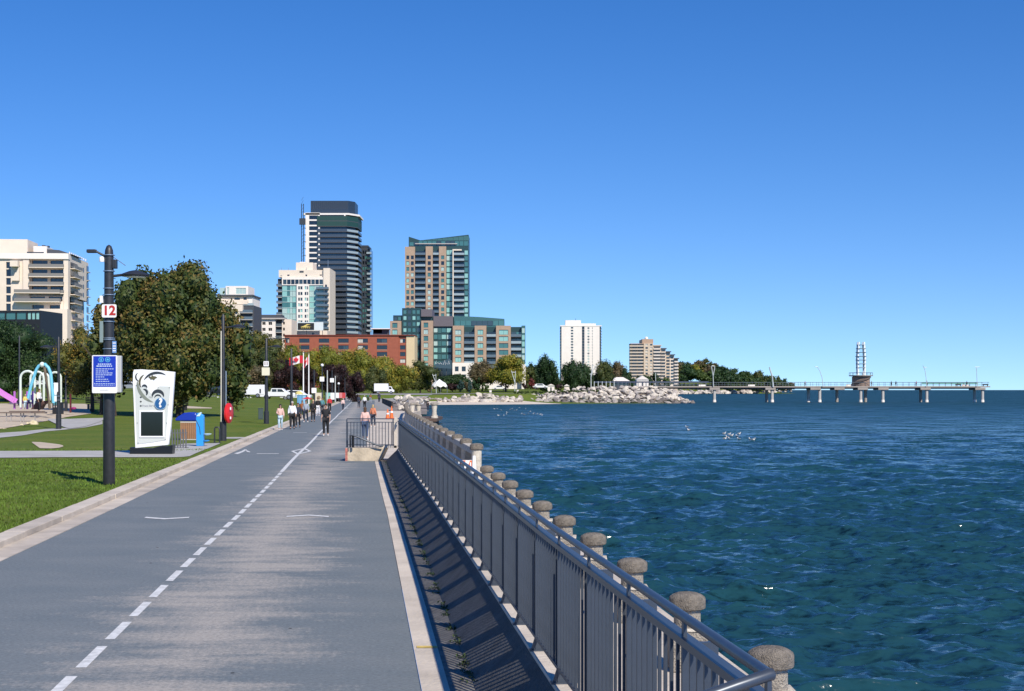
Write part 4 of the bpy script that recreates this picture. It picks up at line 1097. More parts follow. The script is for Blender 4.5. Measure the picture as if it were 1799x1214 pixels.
TREES = [0, 0]
def tree(name, label, sp, x0, x1, yt, Y, group, cat='tree', ybase=None, crown=None, K=None, trunks=1, cover=1.0, tall=False, seed=None, leaf=None, ragged=.3, trunk_x=None):
    k = F/Y; X = ((x0+x1)/2-CX)/k; zb = ground_z(X, Y) if Y > 300 else hland(X, Y)+.07
    if ybase: zb = HC-(ybase-HY)/k
    H = HC-(yt-HY)/k-zb; w = (x1-x0)/k
    t = thing(name, label, cat, (X, Y, zb), group=group)
    TREES[0] += 1; seed = seed or TREES[0]*13
    cb = crown if crown is not None else (.22 if cat == 'tree' else .02)
    leaf = leaf or max(.17, 2.0*Y/1480*.62)
    me = crown_mesh('crown', w, min(w, H*1.2), H*(1-cb), H*cb, SP[sp], leaf, cover, K or (26 if w*k > 90 else 13), seed, tall, ragged)
    TREES[1] += len(me.polygons)
    obj('crown', me, t)
    rt_ = random.Random(seed)
    if cat == 'tree':
        for j in range(trunks):
            tx = (rt_.uniform(-.3,.3)*w if trunks > 1 else 0) if trunk_x is None else trunk_x[j]/k
            r = max(.16, H*.022); m_ = MB(); top = Vector((tx*.6, 0, H*.62)); m_.tube([(tx,0,-.2),(tx*1.02,0,H*.12),(tx*.9,.1,H*.3),top], [r*1.35,r,r*.8,r*.25], 8)
            for q in range(5):
                a = rt_.uniform(0, 6.28); z = H*rt_.uniform(.2,.42); e = Vector((tx*.9+math.cos(a)*w*.3, math.sin(a)*w*.25, z+H*.22))
                m_.tube([(tx*.95,.05,z), ((tx*.95+e.x)/2, e.y*.5, z+H*.09), e], [r*.45,r*.3,r*.12], 5)
            m_.build('trunk', bark, t, True)
    return t

pk = 'trees in the park'
tree('maple_tree', 'large broad maple with dark green and rusty leaves behind the kiosk', 'maple', 194,410,455,118, pk, K=84, crown=.05, cover=1.7, leaf=.27, trunks=2, trunk_x=[14,-104], ragged=.25)
tree('maple_tree', 'maple crown leaning over lamp post 12 on the left of the broad maple', 'maple', 156,245,515,121, pk, K=24, crown=.08, cover=1.5, leaf=.33, trunk_x=[-20])
tree('maple_tree', 'drooping maple foliage between the lifebuoy post and lamp post 11', 'maple', 368,444,545,123, pk, K=24, crown=.10, cover=1.5, leaf=.33)
tree('maple_tree', 'orange-tinted tree beside the black playground lamp', 'autumn', 98,206,575,128, pk, K=26, crown=.14, cover=1.2, trunks=1, trunk_x=[10])
tree('evergreen_tree', 'dark green rounded tree above the playground at the left edge', 'dark', -70,92,558,150, pk, K=34, crown=.08, cover=1.15)
tree('evergreen_tree', 'dark low tree in shade behind the tripod', 'dark', 60,170,622,165, pk, K=16, crown=.08)
tree('thin_tree', 'thin brown bushy tree above the white trailer', 'brown', 398,476,636,262, pk, K=16, crown=.12, cover=.9)
tree('thin_tree', 'small brown bush behind the broad maple at the parked dark car', 'brown', 330,400,645,262, pk, K=14, crown=.1, cover=.9)
tree('evergreen_tree', 'deep shaded tree row behind the kiosk', 'dark', 225,345,640,240, pk, K=14, crown=.05)
tree('willow_tree', 'pale grey-green willow between the maple and lamp post 11', 'olive', 432,500,603,300, pk, K=14, crown=.1)
yr = 'trees along the hotel'
for i,(a,b_,yt,Y,sp,l) in enumerate([
 (428,512,588,463,'autumn','amber tree below the white block, left of the hotel trees'),
 (486,560,610,468,'locust','yellow-green tree behind the left flagpole'),
 (540,612,612,470,'locust','yellow tree in front of the left windows of the brick hotel'),
 (590,655,617,473,'locust','yellow-green tree below the middle of the brick hotel'),
 (628,690,628,470,'locust','yellow-green tree above the end of the promenade'),
 (668,728,640,468,'locust','greenish yellow tree by the white delivery truck'),
 (712,765,637,488,'olive','olive green tree at the corner of the brick hotel'),
 (640,672,650,448,'olive','small olive tree before the right end of the yellow row'),
 (695,715,652,483,'olive','small dark olive tree beside the truck cab')]):
    tree('honey_locust', l, sp, a-7, b_+7, yt-5, Y, yr, K=22, crown=.06, cover=1.1)
for a,b_,yt,Y,l in ((470,532,628,300,'dark red-leaved tree behind lamp post 11'),(520,560,640,302,'dark red-leaved tree behind the two flagpoles'),(556,618,637,305,'dark red-leaved tree right of the flagpoles'),(600,640,652,310,'dark red-leaved tree at the end of the row of posts')):
    tree('copper_beech', l, 'maroon', a, b_, yt, Y, 'dark red trees', K=18, crown=.04, cover=1.3)
br_ = 'trees by the beach and condominium'
for a,b_,yt,Y,sp,l,cr in [
 (760,830,658,520,'dark','dark green tree left of the white block with square windows',.05),
 (822,872,634,530,'brown','pinkish brown tree beside the white block',.08),
 (852,925,624,520,'locust','rounded yellow-green tree in front of the condominium',.15),
 (916,940,640,640,'olive','thin brownish tree right of the condominium',.1),
 (930,958,626,690,'dark','tall dark tree right of the condominium',.05),
 (942,985,622,640,'dark','dark green rounded tree left of the white tower',.04),
 (984,1024,625,620,'dark','dark green tree below the white tower',.04),
 (1012,1044,632,640,'dark','narrow dark green tree between the white tower and the olive tree',.04),
 (1036,1080,630,620,'olive','brownish olive tree right of the white tower base',.06),
 (1066,1098,636,900,'brown','russet tree left of the stepped building',.08),
 (1082,1112,644,880,'dark','dark tree at the left foot of the stepped building',.05),
 (1112,1146,659,760,'dark','low dark tree in front of the stepped building',.05)]:
    tree('park_tree', l, sp, a-2, b_+2, yt-1, Y, br_, K=20, crown=cr*.4, cover=1.2)
sb = 'shrubs on the bank behind the beach'
for a,b_,yt,Y,sp,l in [
 (846,860,668,500,'bush','rounded green shrub right of the blue spruce'),
 (812,832,665,505,'brown','rusty shrub between the blue shrubs'),
 (925,946,664,560,'red','dark red shrub right of the condominium'),
 (916,930,668,565,'maroon','purple shrub at the condominium corner'),
 (968,992,668,600,'maroon','dark red bush behind the small white huts'),
 (742,764,676,500,'brown','reddish shrub left of the white tent'),
 (783,808,672,512,'maroon','purple shrub right of the white tent'),
 (764,780,672,505,'olive','small shrub seen under the white tent'),
 (872,900,668,545,'maroon','low purple shrub under the yellow-green tree'),
 (0,28,668,200,'dark','low dark shrub at the top of the lawn near the left edge')]:
    tree('shrub', l, sp, a, b_, yt, Y, sb, 'shrub', K=7, cover=1.2)
tree('blue_spruce', 'blue-green conical spruce right of the rusty shrub', 'blue', 818,832,668,500, sb, 'shrub', K=16, cover=1.3, tall=True)
tree('blue_spruce', 'taller blue-green conical spruce left of the rusty shrub', 'blue', 800,818,663,502, sb, 'shrub', K=16, cover=1.3, tall=True)
tree('shrub', 'small green bush topping the row right of the white tent', 'dark', 828,846,662,515, sb, 'shrub', K=8)
ordw = ['first','second','third','fourth','fifth','sixth','seventh','eighth','ninth','tenth','eleventh','twelfth','thirteenth','fourteenth','fifteenth','sixteenth','seventeenth','eighteenth','nineteenth','twentieth','twenty-first','twenty-second','twenty-third','twenty-fourth']
# hedge row on the bank
for i in range(24):
    px = 905+i*6.2+random.uniform(-1,1); tree('hedge_bush', f'low clipped hedge bush, {ordw[i]} from the left above the beach rocks', 'bush', px-5, px+5, 687+random.uniform(-.6,.6)-i*.12, 452, 'hedge above the beach rocks', 'hedge', K=5, cover=.9, ybase=692.5-i*.12)
# wooded bluff beyond the pier
rb = random.Random(9); nb_ = 0
def bluff_top(px): return float(np.interp(px, [1180,1200,1240,1255,1290,1340,1385,1392], [644,632,633,640,650,655,668,675]))
fb = 'trees on the far wooded bluff'
kinds = [('dark','dark green'),('olive','olive'),('dark','deep green'),('brown','rusty brown'),('bush','mid green'),('locust','yellowish')]
for row, (Yb, dy, n_) in enumerate(((1640,0,17),(1580,9,17),(1535,17,17))):
    for i in range(n_):
        px = 1186+(1392-1186)*(i+.5)/n_+rb.uniform(-4,4); w = rb.uniform(14,24)*(1 if px < 1330 else .65); yt = bluff_top(px)+dy*(1 if px < 1340 else .4)+rb.uniform(-3,2.5)
        if yt > 676: continue
        sp, cn = kinds[rb.choice([0,0,1,2,2,3,4,4,5]) if row else rb.choice([0,1,2,2,4,3])]
        tree('bluff_tree', f'{cn} tree on the far bluff, {ordw[i]} from the left in the {["skyline","middle","lowest"][row]} row', sp, px-w/2-6, px+w/2+6, yt-1, Yb, fb, K=13, crown=.0, cover=1.1, leaf=1.7, ybase=min(686, yt+24))
# woods behind the town on both sides, filling the gaps between buildings low down
for i in range(16):
    px = 930+i*16; tree('town_tree', f'green tree, {ordw[i]} from the left in the belt behind the restaurant', ['dark','olive','dark','bush'][i%4], px-13, px+13, 660+rb.uniform(-6,5), 980, 'trees behind the restaurant', K=8, crown=.05, leaf=1.2, ybase=684)
for i in range(20):
    px = -10+i*26; tree('town_tree', f'shaded tree, {ordw[i]} from the left in the row behind the parked cars', ['dark','olive','dark','autumn'][i%4], px-18, px+18, 655+rb.uniform(-8,6), 330, 'trees behind the parked cars', K=8, crown=.02)
print('tree faces', TREES)

# short blades of grass on the lawn next to the path
rg = np.random.default_rng(2); n = 42000
Yb = 22+rg.uniform(0,1,n)**1.5*38; xo = -6.25-rg.uniform(0,1,n)**1.1*(.27*Yb)
Xb = xo+DRIFT*Yb; keep = ~((Yb > 51.5) & (Yb < 58.2)); Xb, Yb = Xb[keep], Yb[keep]; n = len(Xb)
h = rg.uniform(.025,.07,n); a = rg.uniform(0,6.28,n); wd = rg.uniform(.006,.014,n)*(1+Yb/40)
lx, ly = rg.normal(0,.02,n), rg.normal(0,.02,n)
V = np.stack([np.stack([Xb-np.cos(a)*wd, Yb-np.sin(a)*wd, np.full(n,.085)],1), np.stack([Xb+np.cos(a)*wd, Yb+np.sin(a)*wd, np.full(n,.085)],1), np.stack([Xb+lx, Yb+ly, .09+h],1)],1).reshape(-1,3)
me = bpy.data.meshes.new('grass_blades'); me.vertices.add(n*3); me.vertices.foreach_set('co', V.astype(np.float32).ravel())
me.loops.add(n*3); me.loops.foreach_set('vertex_index', np.arange(n*3, dtype=np.int32)); me.polygons.add(n); me.polygons.foreach_set('loop_start', np.arange(0,n*3,3,dtype=np.int32)); me.update(calc_edges=True)
me.materials.append(mat('grass_blade', (.092,.150,.020), .7, var=.45, vscale=.7, spec=.2))
tag(obj('grass_blades', me), 'short green grass blades along the edge of the lawn', 'grass', kind='stuff')
# ================================================================== BUILDINGS
cream_w = mat('cream_wall', (.70,.60,.49), .85, var=.06, vscale=.2)
white_w = mat('white_wall', (.76,.70,.63), .85, var=.05, vscale=.2)
beige_w = mat('beige_wall', (.56,.45,.33), .85, var=.08, vscale=.3)
tan_b = mat('tan_brick', (.38,.27,.19), .85, var=.10, vscale=.8)
red_b = mat('red_brick', (.30,.085,.05), .85, var=.12, vscale=.7)
dkgrey = mat('dark_grey_cladding', (.035,.042,.052), .5)
green_c = mat('green_cladding', (.022,.055,.055), .35)
teal_c = mat('teal_cladding', (.05,.13,.13), .3)
slab_c = mat('slab_pale', (.42,.39,.36), .8)
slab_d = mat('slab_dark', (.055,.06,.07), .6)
def glass(name, col, rough=.06): return mat(name, col, rough, spec=.9)
G_dark = glass('glass_dark', (.008,.011,.015)); G_mid = glass('glass_blue_grey', (.03,.05,.06)); G_teal = glass('glass_teal', (.24,.46,.41), .15)
G_tealm = glass('glass_teal_mid', (.05,.15,.14), .12); G_pale = glass('glass_pale', (.38,.50,.46), .2); G_cur = mat('curtain', (.50,.49,.44), .8)
rail_g = glass('railing_glass', (.10,.13,.15), .15); rail_p = glass('railing_glass_pale', (.30,.36,.37), .2); rail_d = glass('railing_glass_dark', (.02,.025,.032), .15)
MC = {}
rw = random.Random(21)
class Bld:
    def __init__(s, name, label, Y, anchor, group=None, yaw=0, cat='building'):
        s.Y = Y; s.s = Y/F; s.a = anchor; X = (anchor-CX)*s.s; s.z = ground_z(X, Y) if Y > 300 else hland(X, Y)
        s.t = thing(name, label, cat, (X, Y, s.z), R(yaw), group)
    def u(s, px): return (px-s.a)*s.s
    def v(s, py): return HC+(HY-py)*s.s-s.z
    def bot(s, py): return -.6 if py is None else s.v(py)
    def box(s, name, m, x0, x1, yt, yb, d0, d1, parent=None):
        return MB().box(s.u(x0), s.u(x1), d0, d1, s.bot(yb), s.v(yt)).build(name, m, parent or s.t)
    def poly(s, name, m, pts, d0, d1, parent=None):
        return MB().extrude_xz([(s.u(a), s.bot(b)) for a, b in pts], d0, d1).build(name, m, parent or s.t)
    def win(s, x0, x1, yt, yb, d, m, frame=None, name='window', mull=0):
        w, h = round((x1-x0)*s.s, 2), round((yb-yt)*s.s, 2); key = (w, h, tuple(q.name for q in (m if isinstance(m, list) else [m])), frame.name if frame else '', mull)
        if key not in MC:
            mb = MB(); ms = list(m) if isinstance(m, list) else [m]; n = len(ms)
            for i in range(n): mb.cur = i; mb.box(-w/2+w*i/n, -w/2+w*(i+1)/n-(0 if i == n-1 else .01), 0, .12, 0, h)
            if frame:
                ms = ms+[frame]; mb.cur = n; f = .07
                for a, b_ in ((-w/2, -w/2+f), (w/2-f, w/2)): mb.box(a, b_, -.06, -.003, 0, h)
                mb.box(-w/2+f, w/2-f, -.06, -.003, h-f, h).box(-w/2+f, w/2-f, -.06, -.003, 0, f)
                for q in range(mull): xx = -w/2+w*(q+1)/(mull+1); mb.box(xx-.03, xx+.03, -.05, -.004, f, h-f)
            MC[key] = mb.mesh(name, ms)
        return obj(name, MC[key], s.t, (s.u((x0+x1)/2), d, s.v(yb)))
    def wall(s, m, x0, x1, yt, yb, d0, d1, ops=(), rec=.35, gl=None, frame=None, name='wall', mull=0, wn='window'):
        """box whose front has real openings; a window is set back in each"""
        us = sorted({s.u(x0), s.u(x1)} | {s.u(q) for o in ops for q in o[:2]}); vs_ = sorted({s.bot(yb), s.v(yt)} | {s.v(q) for o in ops for q in o[2:4]})
        O = [(s.u(o[0]), s.u(o[1]), s.v(o[3]), s.v(o[2])) for o in ops]; mb = MB()
        for a, b_ in zip(us, us[1:]):
            for c, d in zip(vs_, vs_[1:]):
                cu, cv = (a+b_)/2, (c+d)/2
                if any(o[0] < cu < o[1] and o[2] < cv < o[3] for o in O): continue
                mb.add([(a,d0,c),(b_,d0,c),(b_,d0,d),(a,d0,d)], [(0,1,2,3)])
        for a, b_, c, d in O:
            r = d0+rec+.2
            mb.add([(a,d0,c),(b_,d0,c),(b_,d0,d),(a,d0,d),(a,r,c),(b_,r,c),(b_,r,d),(a,r,d)], [(0,4,5,1),(1,5,6,2),(2,6,7,3),(3,7,4,0),(4,7,6,5)])
        a, b_, c, d = s.u(x0), s.u(x1), s.bot(yb), s.v(yt)
        mb.add([(a,d0,c),(b_,d0,c),(b_,d0,d),(a,d0,d),(a,d1,c),(b_,d1,c),(b_,d1,d),(a,d1,d)], [(0,3,7,4),(1,5,6,2),(3,2,6,7),(4,7,6,5)])
        w = mb.build(name, m, s.t)
        for o in ops:
            g = o[4] if len(o) > 4 else (rw.choice(gl) if gl else G_dark)
            s.win(o[0], o[1], o[2], o[3], d0+rec, g, frame, mull=mull, name=wn)
        return w
    def balcony(s, x0, x1, y, d, out=1.5, m=None, rm=None, th=.25, rh=1.05, side=0):
        m = m or slab_c; rm = rm or rail_g; w = round((x1-x0)*s.s, 2); key = ('b', w, out, m.name, th); key2 = ('r', w, out, rm.name, rh)
        if key not in MC: MC[key] = MB().box(-w/2, w/2, -out, .0, -th, 0).mesh('balcony', m)
        if key2 not in MC: MC[key2] = MB().box(-w/2, w/2, -out, -out+.06, .005, rh).box(-w/2, -w/2+.06, -out+.061, -.02, .005, rh).box(w/2-.06, w/2, -out+.061, -.02, .005, rh).mesh('railing', rm)
        o = obj('balcony', MC[key], s.t, (s.u((x0+x1)/2), d, s.v(y))); obj('railing', MC[key2], o); return o

# ---- A: white apartment block at the left edge
A = Bld('apartment_block', 'cream white apartment block with stacked balconies at the left edge', 500, 120, 'apartment buildings', 4.9)
A_rail = mat('balcony_rail_grey', (.20,.19,.175), .6)
fl_y = [470, 486, 501, 515.5]
A.wall(cream_w, -70, 53, 452, None, 0, 34, [(13.5,21.5,461,472,G_dark)]+[(13.5,21.5,474+i*15,486+i*15,G_dark) for i in range(5)]+[(16,21,448,451.5,G_dark)], rec=.5, frame=slab_d)
A.box('recess_wall', cream_w, 43, 52.9, 458, 520, -.6, -.02); A.box('fin_wall', cream_w, 24, 37, 460, 470, -3.2, -.02); 
A.poly('fin_wall', cream_w, [(24,494),(37,494),(37,467),(36.8,467)], -1.2, -.02)
A.wall(cream_w, 53.05, 120, 447, 520, 2.0, 34, [(55,82,yy_-13,yy_-1) for yy_ in fl_y]+[(87,111.5,yy_-13,yy_-1) for yy_ in fl_y], rec=.6, gl=[G_dark,G_dark,G_mid], frame=slab_d, mull=2)
A.box('corner_pier', cream_w, 112, 120, 447.2, 545, -.3, 1.98); A.box('parapet', white_w, -70, 121, 445.5, 455.5, -.8, 2.4)
for yy_ in fl_y: A.balcony(53.2, 113, yy_, 1.99, 3.2, cream_w, A_rail)
A.wall(cream_w, 53.05, 112, 520.1, None, .0, 34, [(54,80,521,529.5,G_dark),(86,110,521,529.5,G_dark),(58,78,536,542.5,G_dark),(88,106,536,542.5,G_dark)], rec=1.0, frame=slab_d, mull=2)
for yy_ in (515, 530.5): A.balcony(30, 108, yy_, -.05, 2.6, cream_w, A_rail)
A.box('lower_wing', cream_w, 74, 121.5, 543.5, None, -3, 10)
for i in range(10):
    yy_ = 470+i*15.3
    for (a, b_, nm) in ((3.0, 15.5, 'side_balcony'),):
        o = MB().box(.0, 1.6, a, b_, -.22, 0).build(nm, cream_w, A.t, loc=(A.u(120)+.03, 0, A.v(yy_)*1.0)); MB().box(1.5, 1.56, a, b_, .01, 1.05).build('railing', A_rail, o)
        MB().box(0, .08, a+.5, b_-.5, .1, 2.2).build('side_window', G_dark, A.t, loc=(A.u(120)+.02, 0, A.v(yy_)))
    MB().box(0, .06, 24, 25.6, .4, 1.9).build('side_window', G_dark, A.t, loc=(A.u(120)+.02, 0, A.v(yy_)))
    o = MB().box(0, .8, 30.5, 34, -.2, 0).build('side_balcony', slab_c, A.t, loc=(A.u(120)+.03, 0, A.v(yy_-5))); MB().box(0, .08, 30.5, 34, .1, 2.2).build('side_window', G_dark, A.t, loc=(A.u(120)+.02, 0, A.v(yy_-5)))
A.box('penthouse', cream_w, -20, 44, 418.5, 451.9, 5, 20); A.box('penthouse', white_w, 53, 76, 430, 445.4, 6, 16); A.box('vent_louvre', G_dark, 50, 79, 443.3, 445.2, -.9, -.81)
A.poly('sloped_roof', slab_d, [(79,445.3),(124,445.3),(100,437.5),(79,436)], 4, 20)
for i in range(9): A.box('parapet_post', white_w, 119.2, 120.6, 441.5, 445.4, 2+i*3.4, 2.6+i*3.4)
for px, py in ((57,428.5),(65,427),(72,428)): A.box('rooftop_unit', slab_d, px, px+5, py, 429.9, 8, 10)
# ---- B: low black framed pavilion
Bb = Bld('glazed_pavilion', 'low black framed building with green glass in front of the cream block', 300, 30, None, -4)
Bb.wall(mat('black_cladding',(.012,.013,.015),.5), -30, 72, 545.5, None, 0, 12, [(a,a+17,549,561,G_tealm) for a in (-28,-9,10,29)]+[(a,a+6,549,561,G_teal) for a in (49,56.5,64)], rec=.2)
# ---- C: cream stepped terraces behind the maple
C_ = Bld('stepped_apartments', 'cream stepped apartment building with white penthouse behind the broad maple', 560, 405, 'apartment buildings')
C_.wall(white_w, 391, 431, 500.5, 517, 6, 20, [(393,397,503,516,G_pale),(409,427,504,515,G_pale)], rec=.2, frame=white_w, mull=2)
C_.box('glazed_roof', G_pale, 380, 390.9, 503, 518, 7, 18); C_.box('roof_slab', slab_d, 379, 443, 517.1, 519.8, 2, 20)
C_.wall(cream_w, 376, 434, 519.9, 535, 3, 20, [(409,419,522,526,G_mid),(425,431,521,526,G_dark)], rec=.3); C_.box('end_wall', white_w, 434.1, 441, 520, 560, 3, 20); C_.box('ledge', cream_w, 372, 433.5, 528, 534, 1.5, 2.9)
C_.wall(cream_w, 368, 426, 535.1, 547, 0, 20, [(395,399.5,543.5,546.5),(404,408,543.5,546.5),(412.5,417,543.5,546.5)], rec=.3)
C_.wall(cream_w, 391, 421, 547.1, None, 0, 20, [(a,b_,548+j*12,552+j*12) for a,b_ in ((394.5,399.5),(404,408),(413,417)) for j in range(4)], rec=.3)
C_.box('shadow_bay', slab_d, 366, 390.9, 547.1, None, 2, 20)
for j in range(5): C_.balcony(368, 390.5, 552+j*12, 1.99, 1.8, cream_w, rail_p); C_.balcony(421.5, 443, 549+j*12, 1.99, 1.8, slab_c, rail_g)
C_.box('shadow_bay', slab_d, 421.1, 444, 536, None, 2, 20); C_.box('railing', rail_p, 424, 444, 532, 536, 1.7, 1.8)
# ---- D: white block with square windows
D_ = Bld('white_block', 'white apartment block with small dark square windows left of the hotel', 620, 465, 'apartment buildings')
D_.wall(white_w, 443.5, 484, 561, None, 0, 16, [(a,b_,565.5+j*10.6,571+j*10.6) for a,b_ in ((447,455.5),(460.5,466.5),(471.5,478)) for j in range(5)], rec=.35, gl=[G_dark,G_dark,G_mid], frame=white_w, mull=1)
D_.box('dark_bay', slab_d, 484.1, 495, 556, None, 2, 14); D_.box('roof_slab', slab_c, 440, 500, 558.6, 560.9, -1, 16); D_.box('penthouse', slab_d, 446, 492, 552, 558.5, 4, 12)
D_.wall(cream_w, 495.1, 512, 560.95, None, .5, 16, [(497,500,565+j*10.6,570+j*10.6) for j in range(4)], rec=.3)
for j in range(5): D_.balcony(484.2, 495, 573+j*10.6, 1.99, 2.0, slab_c, rail_g)
# ---- E: glassy green-white tower
E_ = Bld('green_glass_tower', 'pale green glass and white apartment tower left of the dark tower', 760, 530, 'apartment buildings')
fE = [500+i*10.0 for i in range(8)]
E_.box('core', white_w, 495, 568, 489, None, 1.0, 24)
ops = []
E_.wall(white_w, 495.2, 569, 487, 501, .2, .95, [(a,a+6.3,491,499.5) for a in [497+i*7.1 for i in range(10)]], rec=.4, gl=[G_mid,G_dark], name='top_wall')
pal = [G_teal,G_teal,G_pale,G_pale,G_teal,G_tealm]
for j, yy_ in enumerate(fE):
    for a, b_ in ((495.6,504),(504.2,508.8),(509.2,513.2),(513.6,521)): E_.win(a, b_, yy_+1.2, yy_+10, .7, rw.choice(pal), name='window')
    for a, b_ in ((543.3,551.5),(551.9,560),(560.3,568)): E_.win(a, b_, yy_+1.2, yy_+10, .7, rw.choice(pal), name='window')
    E_.box('spandrel', G_pale, 495.5, 521.1, yy_+.1, yy_+1.1, .5, .95); E_.box('spandrel', G_pale, 543.2, 568.1, yy_+.1, yy_+1.1, .5, .95)
E_.wall(white_w, 521.3, 543, 499, None, -.4, .95, [(a,b_,fE[j]+3,fE[j]+8.5) for j in range(8) for a,b_ in ((524,527),(528,531.5),(535.5,538.5),(539.5,541.5))], rec=.3, gl=[G_teal,G_mid,G_dark,G_pale], name='pier_wall')
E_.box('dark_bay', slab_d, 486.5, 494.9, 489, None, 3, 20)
for j in range(9): E_.balcony(485, 494.9, 502+j*10, 2.99, 2.4, slab_c, rail_g); E_.balcony(556, 578, 508+j*10.0, .45, 2.4, slab_d, rail_g)
E_.wall(cream_w, 568.2, 579.5, 471, None, -.2, 24, [(571,574.5,500+j*10,505+j*10) for j in range(9)], rec=.3)
E_.wall(cream_w, 489, 568.1, 474, 486.9, 1.2, 22, [(492.5,494,483,485),(504,508,482,484.5),(536,539,482,485),(561,565,482,484)], rec=.3, name='parapet_wall'); E_.box('penthouse', cream_w, 518, 548, 460, 473.9, 4, 18); E_.box('penthouse', white_w, 524, 534, 458.6, 459.9, 5, 12); E_.box('rooftop_unit', slab_d, 526, 533, 475.5, 478, .9, 1.15)
MB().tube([(0,0,0),(0,0,4.5)], .12, 6).build('aerial', band_m, E_.t, loc=(E_.u(575), 3, E_.v(471)))
for px in (493, 505, 537): MB().tube([(0,0,0),(0,0,1.4)], .12, 6).build('aerial', band_m, E_.t, loc=(E_.u(px), 3, E_.v(474)))
# rooftop billboard
Bi = Bld('billboard', 'white billboard with a black panel and gold emblem on the low roof', 640, 538, None, 0, 'sign')
Bi.box('board', mat('board_white',(.60,.66,.66),.5), 509, 568, 566, 580.5, -.3, .3); Bi.box('panel', mat('panel_black',(.01,.011,.012),.5), 523.5, 552, 567.5, 579.5, -.42, -.31)
gold = mat('gold_print', (.62,.50,.14), .5)
Bi.poly('emblem', gold, [(528,574),(534,572.5),(540,569.3),(546,570.6),(541,571.2),(537,573.2),(548,574),(537,575)], -.48, -.43)
for a in (529,532,535.5,539,542.5): Bi.box('lettering', gold, a, a+2.4, 575.6, 576.5, -.47, -.43)
for px in (511,538,566): Bi.box('support', slab_d, px, px+.8, 566, 590, .31, .6)
Bp = Bld('low_annex', 'low cream annex roof under the billboard', 644, 538, None)
Bp.wall(cream_w, 505, 575, 580.6, None, 0, 14, [(518,522,584,588),(548,552,584,588)], rec=.3)
# ---- F: dark residential tower with crane mast
F_ = Bld('dark_tower', 'tall dark glass tower with white frame and stepped balconies, tallest in the skyline', 830, 585, 'high-rise towers')
def fp(x0, x1, x2, o=0): return [(F_.u(x0)-o, 0-o), (F_.u(x1)+o*.5, -o), (F_.u(x2)+o, 7.5-o*.5), (F_.u(x2)+o, 27), (F_.u(x0)-o, 27)]
MB().prism(fp(562.5,608,622), -.6, F_.v(378)).build('glass_body', G_dark, F_.t)
nf = 24
for j in range(nf):
    yy_ = 388+j*9.4; z = F_.v(yy_); out = 1.6
    o = MB().prism(fp(562.6,608,622,out), z-.4, z).build('balcony_slab', slab_d, F_.t)
    P0, P1 = fp(562.6,608,622,out), fp(562.6,608,622,out-.12)
    m_ = MB()
    for k in range(3):
        q = [P0[k], P0[k+1], P1[k+1], P1[k]]
        if k == 1 and j > 1: MB().prism(q, z+.01, z+1.2).build('railing', rail_p, o); continue  # sunlit chamfer: its brightness is put into paler railing colour
        m_.prism(q, z+.01, z+(1.35 if j > 1 else 2.6))
    m_.build('railing', mat('netting_green',(.008,.05,.045),.7) if j < 2 else glass('railing_tower',(.045,.055,.07),.25), o)
    if j % 2 == 0 or j > 2:
        for a in (568, 576, 584, 592, 601): F_.box('window', rw.choice([G_mid,G_dark,G_dark]), a, a+6.5, yy_+1.4, yy_+8.2, -.12, -.02)
F_.wall(white_w, 537, 562.4, 374, None, -1.2, 22, [(543.5,559.5,378.8+j*9.56,385.8+j*9.56) for j in range(23)], rec=.5, gl=[G_dark], name='frame_wall', frame=slab_d, mull=1)
MB().prism(fp(538,611,626,1.2), F_.v(377.9), F_.v(374.8)).build('roof_slab', white_w, F_.t)
F_.box('column', white_w, 605, 607.5, 378, 387, -1.4, -.9)
MB().prism([(F_.u(544.5),3),(F_.u(611),3),(F_.u(621),8),(F_.u(621),24),(F_.u(544.5),24)], F_.v(374.7), F_.v(351.5)).build('crown', mat('crown_blue',(.028,.045,.07),.4,.2), F_.t)
for k in range(19): F_.box('crown_seam', MATS['slab_dark'], 545.2+k*3.5, 545.7+k*3.5, 352, 366, 2.85, 2.98)
F_.box('plant_room', slab_d, 566, 592, 349.5, 351.4, 8, 18)
Ft = Bld('lower_dark_tower', 'slender dark tower wing with staggered balconies right of the tallest tower', 870, 641, 'high-rise towers')
Ft.wall(dkgrey, 629, 645.5, 434, None, 0, 20, [(a,a+3.2,440+j*9.3,446+j*9.3) for j in range(16) for a in (632,637,641.3)], rec=.3, gl=[G_dark,G_mid,G_tealm])
Ft.box('balcony_core', G_dark, 645.6, 650, 437, None, 1.5, 18)
for j in range(17): Ft.balcony(644+(j*7%3)*.6, 652.5, 446+j*9.1, 1.45, 2.2, slab_d, mat('netting_green',(.008,.05,.045),.7) if j in (1,2,3,8,9,10) else rail_p)
Ft.box('parapet', dkgrey, 629, 647, 431, 433.9, -.2, 20)
Fc = Bld('hoist_mast', 'thin lattice construction hoist mast on the left side of the tallest tower', 828, 531.5, None, 0, 'hoist')
m_ = MB()
for a in (529.5,533): 
    for d in (0,1.1): m_.box(Fc.u(a)-.12, Fc.u(a)+.12, d-.1, d+.1, -.5, Fc.v(358))
for j in range(55):
    z = j*1.9+2; m_.bar((Fc.u(529.5),0,z),(Fc.u(533),0,z+1.9),.12)
m_.build('mast', mat('mast_blue',(.03,.045,.075),.5,.3), Fc.t); Fc.box('cage', dkgrey, 526.5, 537, 384, 395, -1.6, -.2)
for j in range(7): Fc.box('tie', dkgrey, 533.5, 537, 400+j*12, 401+j*12, .2, .5)
